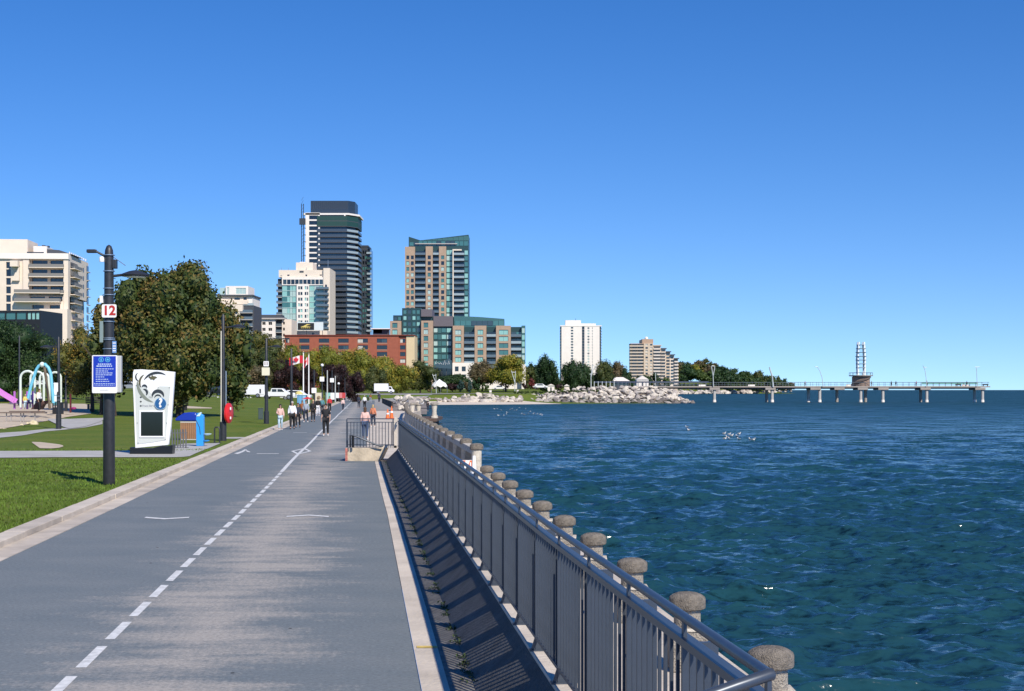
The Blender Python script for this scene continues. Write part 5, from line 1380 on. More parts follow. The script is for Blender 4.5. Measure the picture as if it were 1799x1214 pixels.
# ---- G: tan and green tower
G_ = Bld('tan_green_tower', 'tan brick and green glass tower with slanted glass crown', 770, 767, 'high-rise towers')
G_.poly('glass_body', green_c, [(717.5,None),(823,None),(823,411.5),(738,421.5),(717.5,415)], 2.2, 24)
fG = [447.5+i*10.15 for i in range(13)]
for a in [719+i*8 for i in range(13)]: G_.win(a, a+7, 425 if a < 735 else 423, 431, 2.05, rw.choice([G_tealm,G_mid,G_tealm]))
for a in [741+i*9.2 for i in range(9)]: G_.box('crown_panel', teal_c, a, a+8.9, 421.6-(a-738)*.1, 421.2 if False else 422, 2.08, 2.18)
G_.box('cornice', slab_c, 729, 803, 427, 428.4, 1.2, 2.18)
def pier(b, m, x0, x1, yt, cols, floors, h=6.6, d0=-.6, d1=2.15, dy=1.5, gl=None, yb=None):
    b.wall(m, x0, x1, yt, yb, d0, d1, [(a, c, y+dy, y+dy+h) for y in floors for a, c in cols], rec=.3, gl=gl or [G_teal,G_dark,G_tealm,G_pale,G_dark], frame=green_c, name='brick_pier')
pier(G_, tan_b, 711.5, 729, 433.5, [(714,719),(722,727)], fG[:12], d0=-.3)
pier(G_, tan_b, 748, 760.3, 433, [(751.5,757)], fG[:12]); pier(G_, tan_b, 771.3, 783.8, 433, [(775,780.5)], fG[:12])
G_.box('cream_fin', cream_w, 795.2, 797, 438, None, -.8, 2.15); G_.box('cream_cap', cream_w, 797.1, 811, 438, 440.4, -.8, 2.15)
for y in fG[:12]:
    for a, c in ((729.4,747.6),(760.7,771)):
        G_.win(a+.3, c-.3, y-6.8, y-.6, 2.0, rw.choice([G_dark,G_dark,G_mid])); G_.balcony(a, c, y, 2.1, 2.4, slab_d, rw.choice([rail_p,rail_g,rail_g]))
    for a, c in ((784.3,789.2),(789.6,794.9)): G_.win(a, c, y-8.6, y-.5, 1.9, rw.choice([G_teal,G_tealm,G_pale,G_teal]))
    G_.win(797.6, 806, y-6.8, y-.6, 2.0, rw.choice([G_dark,G_mid])); G_.win(806.3, 815.4, y-6.8, y-.6, 2.0, rw.choice([G_dark,G_tealm])); G_.balcony(797.3, 815.6, y+.2, 2.1, 2.3, slab_d, rw.choice([rail_p,rail_p,rail_g]))
    G_.win(816, 821.8, y-8.0, y-.6, 2.05, rw.choice([G_teal,G_tealm]))
# ---- H: podium
H_ = Bld('stepped_condominium', 'wide tan and green stepped condominium below the green-glass tower', 640, 806, 'high-rise towers')
H_.box('glass_body', green_c, 739.5, 796, 556, None, 3, 26); H_.box('grey_top', mat('purple_grey',(.12,.105,.12),.7), 761, 795.5, 555, 573, 2.0, 25.9)
H_.wall(green_c, 706, 739.4, 541, None, 1.2, 26, [(a,a+5.4,544+j*10.6,551+j*10.6) for j in range(10) for a in (708.5,716.5,724.5,732)], rec=.2, gl=[G_tealm,G_tealm,G_teal,G_mid])
H_.wall(green_c, 690, 705.9, 553.5, None, 2, 26, [(692,697,556,562,G_mid),(699,704,556,562,G_tealm)], rec=.2); H_.box('grey_block', mat('purple_grey',(.12,.105,.12),.7), 739.6, 759, 543, 556, .5, 20)
def frame_bay(x0, x1, yt, yb, inner, floors, h=8.6, gl=None):
    H_.wall(tan_b, x0, x1, yt, yb, -1.0, 3, [(inner[0], inner[1], y, y+h) for y in floors], rec=.35, gl=gl or [G_teal,G_tealm,G_teal,G_pale], frame=green_c, name='brick_frame', mull=1)
frame_bay(685.5, 705, 564, None, (689.5,698.5), [567.5+j*11.7 for j in range(7)])
frame_bay(740.2, 760.8, 563.5, None, (744.5,752.5), [567+j*11.7 for j in range(7)])
for j in range(6):
    y = 575+j*11.7
    for a, c in ((761.5,768),(775.5,783),(784.5,792)): H_.win(a, c, y+1, y+8.4, 2.85, rw.choice([G_teal,G_tealm,G_pale]))
    H_.box('spandrel', teal_c, 769, 774.8, y+.5, y+9.5, 2.8, 2.95)
fH = [591.5, 603.6, 615.3, 627.3, 639]
for (x0, x1, inner) in ((795.5,815,(799.8,810.5)),(834,854.5,(839,849)),(871.5,897.5,(876.5,893))):
    frame_bay(x0, x1, 572.3, 640, inner, [579.5,591,603,615,627.5])
    
for a, c in ((815.3,833.7),(854.8,871.2),(897.8,916)):
    H_.box('bay_wall', green_c, a, c, 574, 640, 2.2, 3.2)
    for y in fH: H_.win(a+.4, (a+c)/2-.2, y-8.5, y-.6, 2.0, rw.choice([G_dark,G_mid])); H_.win((a+c)/2+.2, c-.4, y-8.5, y-.6, 2.0, rw.choice([G_dark,G_tealm])); H_.balcony(a, c, y, 2.1, 3.0, slab_d, rw.choice([rail_p,rail_p,rail_g]))
H_.wall(teal_c, 916.2, 923, 572, 640, -.2, 24, [(917.2,922.2,576+j*11.8,585+j*11.8) for j in range(5)], rec=.15, gl=[G_teal,G_pale])
H_.poly('glass_body', teal_c, [(797,640),(915.8,640),(915.8,574),(886,574),(886,559.5),(840,556),(797,554.3)], 3.3, 26)
for a in [799+i*9.6 for i in range(9)]: H_.win(a, a+8.8, 563, 571.5, 3.1, rw.choice([G_tealm,G_mid]))
H_.poly('canopy', G_mid, [(760,646),(794,648),(794,634),(790,630),(766,640)], -2.5, -1.2)
scr = mat('script_white', (.62,.66,.68), .5)
# the script lettering over the entrance is legible only as a flourish
m_ = MB(); m_.tube([(H_.u(a), -2.62, H_.v(b_)) for a, b_ in ((765,639),(767,633.5),(766,640),(770,637),(772,640),(774,637.5),(777,640))], .11, 5)
m_.build('lettering', scr, H_.t)
MB().tube([(H_.u(a), -2.62, H_.v(b_)) for a, b_ in ((779,641),(782,633),(783,641),(785,638),(787,640.5),(789,633.5),(790,640))], .11, 5).build('lettering', scr, H_.t)
H_.box('entrance', G_dark, 761.5, 794, 643.5, None, -1.1, 2.8)
for a in (768,776,784): H_.box('entrance_post', slab_d, a, a+.8, 643.5, None, -1.3, -1.12)
H_.wall(white_w, 795.3, 833, 637.5, None, -2.4, 3, [(799.5,806,644,652.5,G_dark),(811.5,818.5,644,652.5,G_dark),(801,806,658,662,G_dark),(812,819,658,662,G_dark)], rec=.5)
H_.box('white_wall', white_w, 833.2, 916, 641, None, 1.2, 3); H_.box('white_pier', white_w, 916.3, 923.5, 640.2, None, -2.4, 24); H_.box('white_ledge', white_w, 909, 916, 640.5, 643, -2, 1.1)
# ---- I: red brick hotel
I_ = Bld('brick_hotel', 'long low red brick hotel with dark windows behind the yellow trees', 590, 617, None)
cols = [(502,508.5),(525.6,543.6),(560,578.2),(594,612.6),(628,646.4),(662,680.2)]; rows = [594.8+j*11.8 for j in range(6)]
I_.wall(red_b, 500, 700.5, 589.6, None, 0, 18, [(a,c,y,y+7.4, rw.choice([[G_cur,G_dark],[G_dark,G_dark],[G_cur,G_dark,G_cur],[G_dark,G_cur],[G_dark,G_mid]])) for y in rows for a,c in cols], rec=.35, frame=mat('frame_black',(.02,.02,.02),.5), mull=2)
I_.wall(red_b, 700.6, 713.6, 590.2, None, .5, 18, [(702.6,712.2,y,y+7.4, rw.choice([[G_cur,G_cur],[G_dark,G_dark],[G_cur,G_dark]])) for y in rows], rec=.35, frame=MATS['frame_black'], mull=1)
I_.box('coping', mat('coping_red',(.22,.05,.035),.8), 499.5, 728.5, 588.2, 589.5, -.5, 18.3); I_.box('end_wall', mat('sand_wall',(.60,.47,.29),.85,var=.05,vscale=.3), 713.7, 728.3, 590.3, None, .2, 18)
for a,c in cols[1:]: 
    for y in rows: I_.box('sill', mat('sill_brown',(.36,.19,.13),.8), a, c, y+7.7, y+9.2, -.12, -.01)
I_.box('roof_unit', white_w, 652, 668, 577, 584, 8, 14); I_.box('roof_canopy', white_w, 649, 682, 575.5, 577, 6, 16); I_.box('roof_room', slab_d, 652, 679, 577.1, 588.1, 8, 15)
# ---- J: white slab tower
J_ = Bld('white_slab_tower', 'plain white slab tower with a dark balcony stripe above dark trees', 1400, 1020, 'apartment buildings')
fJ = [574.5+j*4.95 for j in range(15)]
J_.wall(white_w, 986.5, 1022.4, 572, None, 0, 16, [(1003,1007,y,y+2.8,G_mid) for y in fJ], rec=.4)
J_.wall(white_w, 1026.8, 1053.4, 573, None, 0, 16, [(1032.2,1035.3,y+.6,y+3.2,rw.choice([G_mid,G_pale])) for y in fJ]+[(1040.2,1041.2,y+.6,y+3.2,G_mid) for y in fJ], rec=.4)
J_.box('dark_bay', G_dark, 984.2, 1056.2, 573.5, None, 2.5, 15)
for y in fJ:
    for a, c in ((983.6,986.4),(1022.6,1026.6),(1053.6,1056.8)): J_.balcony(a, c, y+4, 2.4, 2.6, slab_c, rail_d)
J_.box('penthouse', white_w, 993.5, 1021, 562.3, 571.9, 4, 14); J_.box('penthouse', white_w, 1021.2, 1047, 568, 572.9, 4, 14); J_.box('roof_slab', white_w, 984, 1057, 571.6, 573.3, -.3, 2.4)
MB().tube([(0,0,0),(0,0,2)], .2, 6).build('aerial', slab_d, J_.t, loc=(J_.u(1012), 8, J_.v(562.4)))
# ---- K: stepped beige building
K_ = Bld('stepped_beige_building', 'beige stepped apartment building with many balconies near the pier', 1300, 1145, 'apartment buildings')
fK = [608+j*5.6 for j in range(13)]
K_.box('core', beige_w, 1108.5, 1131, 604.5, None, 2.5, 20)
for j, y in enumerate(fK):
    K_.box('window', rw.choice([G_dark,G_mid,G_cur]), 1111, 1119, y-3.6, y-.5, 2.3, 2.48); K_.box('window', rw.choice([G_dark,G_mid]), 1121, 1129, y-3.6, y-.5, 2.3, 2.48)
    K_.balcony(1105.8, 1130.5, y+.3, 2.4, 3.4, slab_c, beige_w, th=.4, rh=.8)
K_.wall(beige_w, 1131.1, 1147.5, 603.2, None, 0, 20, [(a,a+4.2,y-3.8,y-.8,rw.choice([G_mid,G_cur,G_cur,G_dark])) for y in fK for a in (1134,1142)], rec=.4)
tops = [(1147.8,1161,607.5),(1161.2,1170,613),(1170.2,1178,618.5),(1178.2,1185,624),(1185.2,1192,630.5)]
for i, (a, c, yt) in enumerate(tops):
    K_.box('step_wall', [beige_w,cream_w][i%2], a, c, yt, None, 1.5+i*.6, 20)
    for y in fK:
        if y-5 < yt-1: continue
        K_.box('window', rw.choice([G_dark,G_dark,G_mid]), a+1, c-1, y-3.8, y-.8, 1.3+i*.6, 1.48+i*.6)
        if i in (0,1,4): K_.balcony(a, c-.5 if i < 4 else c+.5, y, 1.4+i*.6, 2.2, slab_c, [cream_w,beige_w][i%2], th=.4, rh=.9)
    K_.box('roof_slab', slab_d if i else beige_w, a, c+1.5, yt-1.6, yt-.1, .5, 20)
K_.box('penthouse', tan_b, 1129, 1148.5, 595.5, 603.1, 4, 16); K_.box('penthouse', slab_d, 1125.8, 1128.8, 597, 603.1, 4, 16); K_.box('parapet', tan_b, 1108, 1131, 603.3, 604.4, 1, 20)
MB().ball((0,0,0), 1.6, 10, 6).build('radome', white_w, K_.t, True, (K_.u(1137), 8, K_.v(594)))
# ---- restaurant by the pier, white huts, tent
Rr_ = Bld('restaurant', 'low lakeside restaurant with pale hipped roof behind the boulders', 640, 1091, None)
Rr_.wall(slab_d, 1077, 1105, 669.5, None, 0, 12, [(1079+i*5,1083.4+i*5,671.5,677,G_mid) for i in range(5)], rec=.2)
MB().add([(Rr_.u(1075.5),-1,Rr_.v(669.4)),(Rr_.u(1106.5),-1,Rr_.v(669.4)),(Rr_.u(1106.5),13,Rr_.v(669.4)),(Rr_.u(1075.5),13,Rr_.v(669.4)),(Rr_.u(1083),4,Rr_.v(662.5)),(Rr_.u(1096),4,Rr_.v(662.5)),(Rr_.u(1096),8,Rr_.v(662.5)),(Rr_.u(1083),8,Rr_.v(662.5))],[(0,1,5,4),(1,2,6,5),(2,3,7,6),(3,0,4,7),(4,5,6,7),(3,2,1,0)]).build('roof', white_w, Rr_.t)
for i, (a, c, yt, lab) in enumerate(((961.5,974.5,674.5,'small white gabled hut right of the condominium'),(991,1000.5,675,'grey-white kiosk hut left of the beach lamp'),(1118,1140,664,'white pointed canopy roof in front of the stepped building'))):
    h_ = Bld('hut', lab, 600 if i < 2 else 700, (a+c)/2, None)
    h_.box('wall', white_w if i != 1 else cream_w, a+.5, c-.5, yt+3, None, 0, 4 if i < 2 else 8); MB().extrude_xz([(h_.u(a),h_.v(yt+2.9)),(h_.u(c),h_.v(yt+2.9)),(h_.u((a+c)/2),h_.v(yt-(0 if i < 2 else 4)))], -.4, 4.4 if i < 2 else 8).build('roof', white_w, h_.t)
    h_.box('door', slab_d, (a+c)/2-1.2, (a+c)/2+1.2, yt+6, None, -.08, -.01)
for i, (a, c) in enumerate(((1150,1162),(1165,1180),(1182,1192))): pass
tn = Bld('event_tent', 'white peaked canopy tent on thin legs above the beach', 495, 770.5, None, 0, 'tent')
vs = []; cx_, w_ = tn.u(770.5), tn.u(785.5)-tn.u(770.5); n_ = 16
prof = [(1.0,678),(.97,676),(.72,672.5),(.40,670),(.15,667.3),(.0001,665.6)]
for r, y in prof:
    for k in range(n_): a = 2*math.pi*k/n_+.2; sc = (1-.08*(k%2))*r; vs.append((cx_+w_*sc*math.cos(a), 5+w_*sc*math.sin(a), tn.v(y)-(.5 if (k%2==0 and r > .9) else 0)))
MB().add(vs, [(i*n_+k, i*n_+(k+1)%n_, (i+1)*n_+(k+1)%n_, (i+1)*n_+k) for i in range(5) for k in range(n_)]).build('canopy', mat('tent_white',(.80,.79,.77),.7), tn.t)
for k in (0,4,8,12): a = 2*math.pi*k/n_+.2; MB().tube([(cx_+w_*.95*math.cos(a),5+w_*.95*math.sin(a),-.3),(cx_+w_*.95*math.cos(a),5+w_*.95*math.sin(a),tn.v(678)-.4)], .07, 6).build('leg', band_m, tn.t)
# ================================================================== ROCKS
rock_a = mat('boulder_pale', (.53,.475,.40), .9, var=.30, vscale=.8, bump=.6, bscale=5)
rock_b = mat('boulder_grey', (.33,.29,.26), .9, var=.3, vscale=.9, bump=.6, bscale=5)
rock_c = mat('boulder_wet', (.15,.13,.115), .8, var=.3, vscale=1.0, bump=.6, bscale=5)
RM = []
for i in range(10):
    bmx = bmesh.new(); bmesh.ops.create_icosphere(bmx, subdivisions=1, radius=1)
    rr_ = random.Random(i+50); planes = []
    for q in range(13):
        nrm = Vector((rr_.gauss(0,1), rr_.gauss(0,1), rr_.gauss(0,1))).normalized(); planes.append((nrm, rr_.uniform(.42,.78)))
    bmesh.ops.subdivide_edges(bmx, edges=bmx.edges[:], cuts=1, use_grid_fill=True)
    for v in bmx.verts:
        v.co = v.co.normalized()
        for nrm, dd in planes:
            e = v.co.dot(nrm)-dd
            if e > 0: v.co -= nrm*e
    me = bpy.data.meshes.new('boulder'); bmx.to_mesh(me); bmx.free(); me.materials.append(rock_a); RM.append(me)
rr_ = random.Random(77)
def boulder(parent, p, r, m):
    o = bpy.data.objects.new('boulder', rr_.choice(RM)); COL.objects.link(o); o.parent = parent; o.location = p-parent.location
    o.rotation_euler = (rr_.uniform(-.5,.5), rr_.uniform(-.5,.5), rr_.uniform(0,6.28)); o.scale = (r*rr_.uniform(.9,1.5), r*rr_.uniform(.8,1.2), r*rr_.uniform(.55,.85))
    o.material_slots[0].link = 'OBJECT'; o.material_slots[0].material = m; return o
# headland mound under the boulders
hl_ = thing('rock_headland', 'big mound of pale armour boulders forming the headland by the pier', 'breakwater', pix(1110,706,455))
def crest(px): return float(np.interp(px, [900,960,990,1010,1040,1100,1150,1172,1190,1205,1216], [696,690,686,682.5,681,680.3,680.5,683,691,700,706]))
def foot(px): return float(np.interp(px, [900,1000,1100,1200,1216], [707,708.3,708.8,708.3,707.8]))
mb = MB(); cols_ = list(range(905, 1214, 6)); vs = []
for px in cols_:
    for k in range(7):
        u = k/6; Yq = 441+u*17; y = foot(px)+(crest(px)-foot(px))*u; p = pix(px, y, Yq); vs.append(tuple(p-Vector((0,-.6,.8))-hl_.location))
    p = pix(px, crest(px), 478); vs.append(tuple(p-Vector((0,0,.9))-hl_.location)); vs.append(tuple(Vector((p.x, 492, -2.5))-hl_.location))
mb.add(vs, [(i*9+k, (i+1)*9+k, (i+1)*9+k+1, i*9+k+1) for i in range(len(cols_)-1) for k in range(8)])
mb.build('rubble_fill', mat('rubble', (.20,.17,.145), .95, var=.5, vscale=.7, bump=1, bscale=2), hl_)
cnt = 0
for row in range(7):
    u = (row+.3)/6.6; px = 1216-row*2.2 if row else 1218
    while px > 904+row*4:
        y = foot(px)+(crest(px)-foot(px))*min(1,u)
        if foot(px)-crest(px) < row*3.2: px -= 6; continue
        r = rr_.uniform(.75,1.45) if row else rr_.uniform(.9,1.5)
        p = pix(px+rr_.uniform(-2,2), y+rr_.uniform(-1,1.2), 440+u*17+rr_.uniform(-.6,.6))
        boulder(hl_, p, r, rr_.choice([rock_a,rock_a,rock_b,rock_a]) if row > 1 else rr_.choice([rock_b,rock_b,rock_a,rock_c] if row else [rock_c,rock_b,rock_b])); cnt += 1
        px -= rr_.uniform(6.5,10.5)
    if cnt > 290: break
print('headland', cnt)
rv = thing('rock_revetment', 'low band of pale boulders behind the sand beach', 'revetment', pix(840,705,428))
cnt = 0
def shore_y(px):
    for Yq in np.arange(385, 450, .5):
        if inland(np.array([(px-CX)/F*Yq]), np.array([Yq]))[0] > 0: return float(Yq)
    return 440.0
SHY = {px: shore_y(px) for px in range(770, 930, 6)}
for row in range(5):
    px = 772+row*1.5
    while px < 918:
        if row > 1+(px-772)/22: px += 8; continue
        Yq = float(np.interp(px, list(SHY), list(SHY.values())))+12.5+row*2.6; x = (px-CX)/F*Yq
        boulder(rv, Vector((x, Yq, ground_z(x, Yq)+.25+rr_.uniform(-.15,.3))), rr_.uniform(.75,1.35), rr_.choice([rock_a,rock_a,rock_b])); px += rr_.uniform(6,9.5); cnt += 1
px = 733
while px < 778:      # the stub wall left of the band
    boulder(rv, pix(px, 699.5+(px-733)*.05+rr_.uniform(-.5,.5), 404), rr_.uniform(.5,.8), rock_b); px += 4.5; cnt += 1
print('revetment', cnt)
nr = thing('rock_pile', 'jumbled pale boulders along the shore just past the lookout', 'rock pile', pix(715,712,230))
for px, py, r in [(694,705,.5),(700,709,.55),(707,703,.7),(713,708,.7),(720,702,.8),(726,706,.7),(716,714,.6),(709,716,.55),(733,703,.7),(728,699,.7),(704,698,.8),(712,696,.8),(721,696,.7),(698,699.5,.6),(738,706,.6),(742,703,.6),(701,715,.5),(722,711,.55),(706,712,.6),(731,709,.6),(697,696,.6),(740,699,.6),(748,701,.6)]:
    boulder(nr, pix(px, py+3, 215+rr_.uniform(-15,25)), r*.85, rr_.choice([rock_a,rock_a,rock_b]))
mb = MB(); vs = []
for px in range(690, 756, 6):
    for Yq, y in ((196,724),(215,717),(240,708),(262,703),(280,706)): vs.append(tuple(pix(px, y+(px-690)*.03+2, Yq)-nr.location))
mb.add(vs, [(i*5+k,(i+1)*5+k,(i+1)*5+k+1,i*5+k+1) for i in range(10) for k in range(4)]); mb.build('rubble_fill', MATS['rubble'], nr)
fr_ = thing('far_rock_shore', 'pale rocky shore under the wooded bluff seen beneath the pier', 'rock shore', pix(1270,690,1500))
px = 1190; cnt = 0
while px < 1390:
    for k in range(2):
        yb = float(np.interp(px, [1190,1260,1320,1390], [691.5,690.5,689,687.6])); Yq = float(np.interp(px,[1190,1255,1299,1365,1398],[1430,1500,1560,1620,1680])); boulder(fr_, pix(px+rr_.uniform(-2,2), yb-k*2.2+rr_.uniform(-.4,.4), Yq+k*5-3), rr_.uniform(2.2,4.2)*(1 if px < 1330 else .6), rr_.choice([rock_a,rock_b,rock_a])); cnt += 1
    px += rr_.uniform(3.5,5.5)

# ================================================================== PIER AND BEACON
PYy = 484.0; ps = PYy/F
pier = thing('pier', 'long concrete pier on round columns reaching out to the right', 'pier', pix(1436,706,PYy))
def PL(px, py, dy=0): return tuple(pix(px, py, PYy)+Vector((0,dy,0))-pier.location)
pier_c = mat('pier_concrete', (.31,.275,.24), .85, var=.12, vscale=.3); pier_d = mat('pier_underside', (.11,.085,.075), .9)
a_, b_ = PL(1128,680.5), PL(1739,680.5); zt = a_[2]
MB().box(a_[0], b_[0], -.5, 6.0, PL(0,680.6)[2]-.0, PL(0,678.4)[2]).build('deck', pier_c, pier)
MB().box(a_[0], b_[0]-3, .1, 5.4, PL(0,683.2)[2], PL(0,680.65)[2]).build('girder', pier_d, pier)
colm = MB().lathe([(.5,0),(.5,4.6)], 12).mesh('column', pier_c, True); colw = MB().lathe([(.56,-.6),(.60,.3),(.54,.9),(.0001,.9)], 12).mesh('ice_collar', white_w, True)
colp = mat('column_pale', (.42,.40,.37), .8)
for px, w, dy, pale in ((1255,1,0,1),(1350,1,3.5,0),(1356.5,1,0,1),(1424,1,3.5,1),(1440,1,0,1),(1474.5,1,3.5,0),(1512,1,0,1),(1525,1,3.5,0),(1551,1,0,1),(1622.5,1,3.5,0),(1628,1,0,1),(1718,1,3.5,1),(1726,1,0,1)):
    x, y, z = PL(px, 706.5, dy); o = obj('column', colm, pier, (x, dy, z-.3)); o.material_slots[0].link = 'OBJECT'; o.material_slots[0].material = colp if pale else pier_c
    if pale: obj('ice_collar', colw, pier, (x, dy, z-.1))
for px in (1255,1353,1432,1474,1515,1551,1625,1721):
    x, y, z = PL(px, 683.3); MB().box(x-1.7, x+1.7, -.9, 6.2, z-.35, z+.42).build('pier_cap', pier_c, pier, bevel=.1)
rl = mat('pier_rail', (.10,.12,.14), .5, .3); rm_ = MB().box(-.04,.04,-.04,.04,0,1.25).mesh('rail_post', rl)
z0 = PL(0,678.4)[2]
for dy in (-.35, 5.8):
    MB().box(a_[0]+5, b_[0]-.3, dy-.04, dy+.04, z0+1.18, z0+1.30).build('hand_rail', rl, pier); MB().box(a_[0]+5, b_[0]-.3, dy-.02, dy+.02, z0+.55, z0+.60).build('mid_rail', rl, pier)
    x = a_[0]+5
    while x < b_[0]: obj('rail_post', rm_, pier, (x, dy, z0)); x += 2.0
MB().box(PL(1628,0)[0], PL(1728,0)[0], 5.86, 5.95, z0+.75, z0+1.17).build('windscreen', mat('green_screen',(.12,.30,.22),.3), pier)
for px in (1235,1322,1495,1700): x = PL(px,0)[0]; MB().box(x-1.1, x+1.1, 2, 2.5, z0+.0, z0+.5).build('seat_block', white_w, pier)
for px in (1687,1735): x = PL(px,0)[0]; MB().box(x-.9, x+.9, 2, 2.4, z0+.35, z0+.75).box(x-.8,x-.6,2,2.4,z0,z0+.345).box(x+.6,x+.8,2,2.4,z0,z0+.345).build('bench', dark_m, pier)
# beacon
bcn = thing('beacon_tower', 'white ringed twin-mast beacon on a round brown drum, out on the pier', 'beacon', pix(1512.5,678.4,PYy+2.7))
bs_ = (PYy+2.7)/F
def bz(py): return (678.4-py)*bs_
stn = mat('drum_stone', (.24,.17,.13), .85, var=.35, vscale=.8)
MB().lathe([(2.9,0),(2.9,bz(662)),(2.4,bz(661))],24).build('drum', stn, bcn, True)
MB().lathe([(1.5,bz(661.5)),(3.8,bz(661)),(3.9,bz(659.3)),(.1,bz(659.2))],24).build('platform', pier_c, bcn, True)
pts = [(3.05*math.cos(R(a)), 3.05*math.sin(R(a)), bz(676)+(bz(662)-bz(676))*(a+175)/150) for a in range(-175,-24,12)]
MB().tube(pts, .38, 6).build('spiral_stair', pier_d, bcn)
m_ = MB()
m_.tube([(3.8*math.cos(R(a)),3.8*math.sin(R(a)),bz(655)) for a in range(0,361,20)], .07, 5, False); m_.build('platform_rail', rl, bcn)
for a in range(0,360,24): MB().box(-.04,.04,-.04,.04,bz(659.3),bz(655)).build('rail_post', rl, bcn, loc=(3.8*math.cos(R(a)),3.8*math.sin(R(a)),0))
wm_ = mat('beacon_white', (.80,.84,.86), .4); gm = mat('ring_grey', (.13,.18,.19), .5)
for x in (-1.05,1.05):
    for y in (-.8,.8): MB().tube([(x,y,bz(659.2)),(x*1.1,y,bz(630)),(x*.82,y,bz(601))], .31, 8).build('mast', wm_, bcn, True)
for i, py in enumerate((606,612.5,619,626,632.5,639.3,646)):
    w = [1.45,1.62,1.75,1.82,1.75,1.68,1.6][i]; MB().lathe([(w*.3,bz(py)-.07),(w,bz(py)-.09),(w*1.03,bz(py)),(w,bz(py)+.09),(w*.3,bz(py)+.07)],18).build('ring', gm, bcn, True)
# tall curved lamps of the pier and the beach
lp = mat('lamp_pale', (.50,.53,.50), .4, .2)
def mast(label, Y, segs, r=.14, group='tall curved pier and beach lamps'):
    b = pix(*segs[0][0], Y); t = thing('lamp_mast', label, 'lamp mast', b, group=group)
    for s_ in segs: MB().tube([tuple(pix(x, y, Y)-b) for x, y in s_], [r]+[r*.75]*(len(s_)-1), 6).build('pole' if s_ is segs[0] else 'lamp_arm', lp, t, True)
mast('pale forked lamp mast left of the white event tent', 470, [[(766.5,691),(766,675),(765.7,657)],[(765.5,672),(762,663),(759.5,657)],[(760,659.5),(766,659.5)]], .13)
mast('pale forked lamp mast in front of the condominium corner', 475, [[(904.5,688),(904.7,670),(905.5,651.5)],[(904.5,672),(901,660),(898.3,651)],[(899,654),(905,654)]], .15)
mast('tall Y-shaped lamp mast on the left of the headland boulders', 468, [[(1038.5,680.5),(1038.3,660),(1041,645),(1040.5,642)],[(1038.4,662),(1042,650),(1048,642),(1054,639)],[(1036,657.5),(1039,657)],[(1040,643),(1044,641.5)]], .17)
mast('forked lamp mast over the first pier column', PYy-1, [[(1253.5,679),(1252.8,660),(1250,645),(1251,642)],[(1252.9,660),(1255.6,646),(1255.2,643)],[(1250.5,643),(1255,643)]], .17)
mast('thick pale post beside the second pair of pier columns', PYy-1, [[(1358.5,680),(1357.5,670),(1356.5,659)],[(1356.8,661),(1353,650),(1352,645)]], .3)
mast('slender curved lamp mast left of the beacon', PYy-1, [[(1446,679),(1444.5,664),(1440.5,652),(1436.5,645)],[(1436.5,645),(1433,644.5),(1431.8,643.5)]], .13)
mast('slender curved lamp mast over the column pair right of the beacon', PYy-1, [[(1628,679),(1627,664),(1625,650),(1621.5,642)],[(1624,645.5),(1628,645.5)]], .12)
mast('slender lamp mast at the outer end of the pier', PYy-1, [[(1717,679),(1716.3,664),(1715.5,646)],[(1713,645),(1721,644.7)]], .12)
mast('straight pale post left of the stepped building', 560, [[(1152,679),(1152,670),(1151.5,655)]], .2)
for i, px in enumerate((1056,1062,1067,1075,1083)): pass
# bridge fence on the shore behind the boulders
sf = thing('shore_fence', 'dark fence with pale posts running behind the headland boulders', 'fence', pix(1100,679,500))
for px in range(1044, 1245, 7): p = pix(px, 680, 500); MB().box(-.12,.12,-.12,.12,-1,1.9).build('post', lp if px < 1080 else rl, sf, loc=tuple(p-sf.location))
MB().box(pix(1044,0,500).x-sf.location.x, pix(1245,0,500).x-sf.location.x, -.05,.05, 1.25,1.75).build('rail', mat('blue_rail',(.04,.055,.10),.6), sf)

# ================================================================== VEHICLES
tyre = mat('tyre', (.015,.015,.016), .8); carw = mat('car_white', (.74,.74,.74), .3); cglass = glass('car_glass', (.01,.012,.015)); rim_m = mat('rim', (.35,.35,.36), .35, .7)
def wheel(t, x, y, r=.36, w=.24):
    me = MB().lathe([(r*.6,-w/2),(r,-w/2),(r,w/2),(r*.6,w/2)],16).mesh('tyre', tyre, True); me.transform(Matrix.Rotation(R(90),4,'X')); o = obj('wheel', me, t, (x,y,r))
    me = MB().lathe([(r*.62,-w/2-.01),(r*.62,w/2+.01)],12).mesh('rim', rim_m); me.transform(Matrix.Rotation(R(90),4,'X')); obj('rim', me, o)
def body(t, prof, w, m, name='body', bev=.06, y0=None): return MB().extrude_xz(prof, -w/2, w/2).build(name, m, t, bevel=bev)
def side_glass(t, prof, w):
    for s in (-1, 1): a = s*w/2; MB().extrude_xz(prof, min(a, a+.015*s), max(a, a+.015*s)).build('side_window', cglass, t)
Yv = 247
def ground_at(px, Y, up=.09): p = at_depth(px, Y) if Y < 300 else pix(px, HY, Y); p.z = (hland(p.x, Y) if Y < 300 else ground_z(p.x, Y))+up; return p
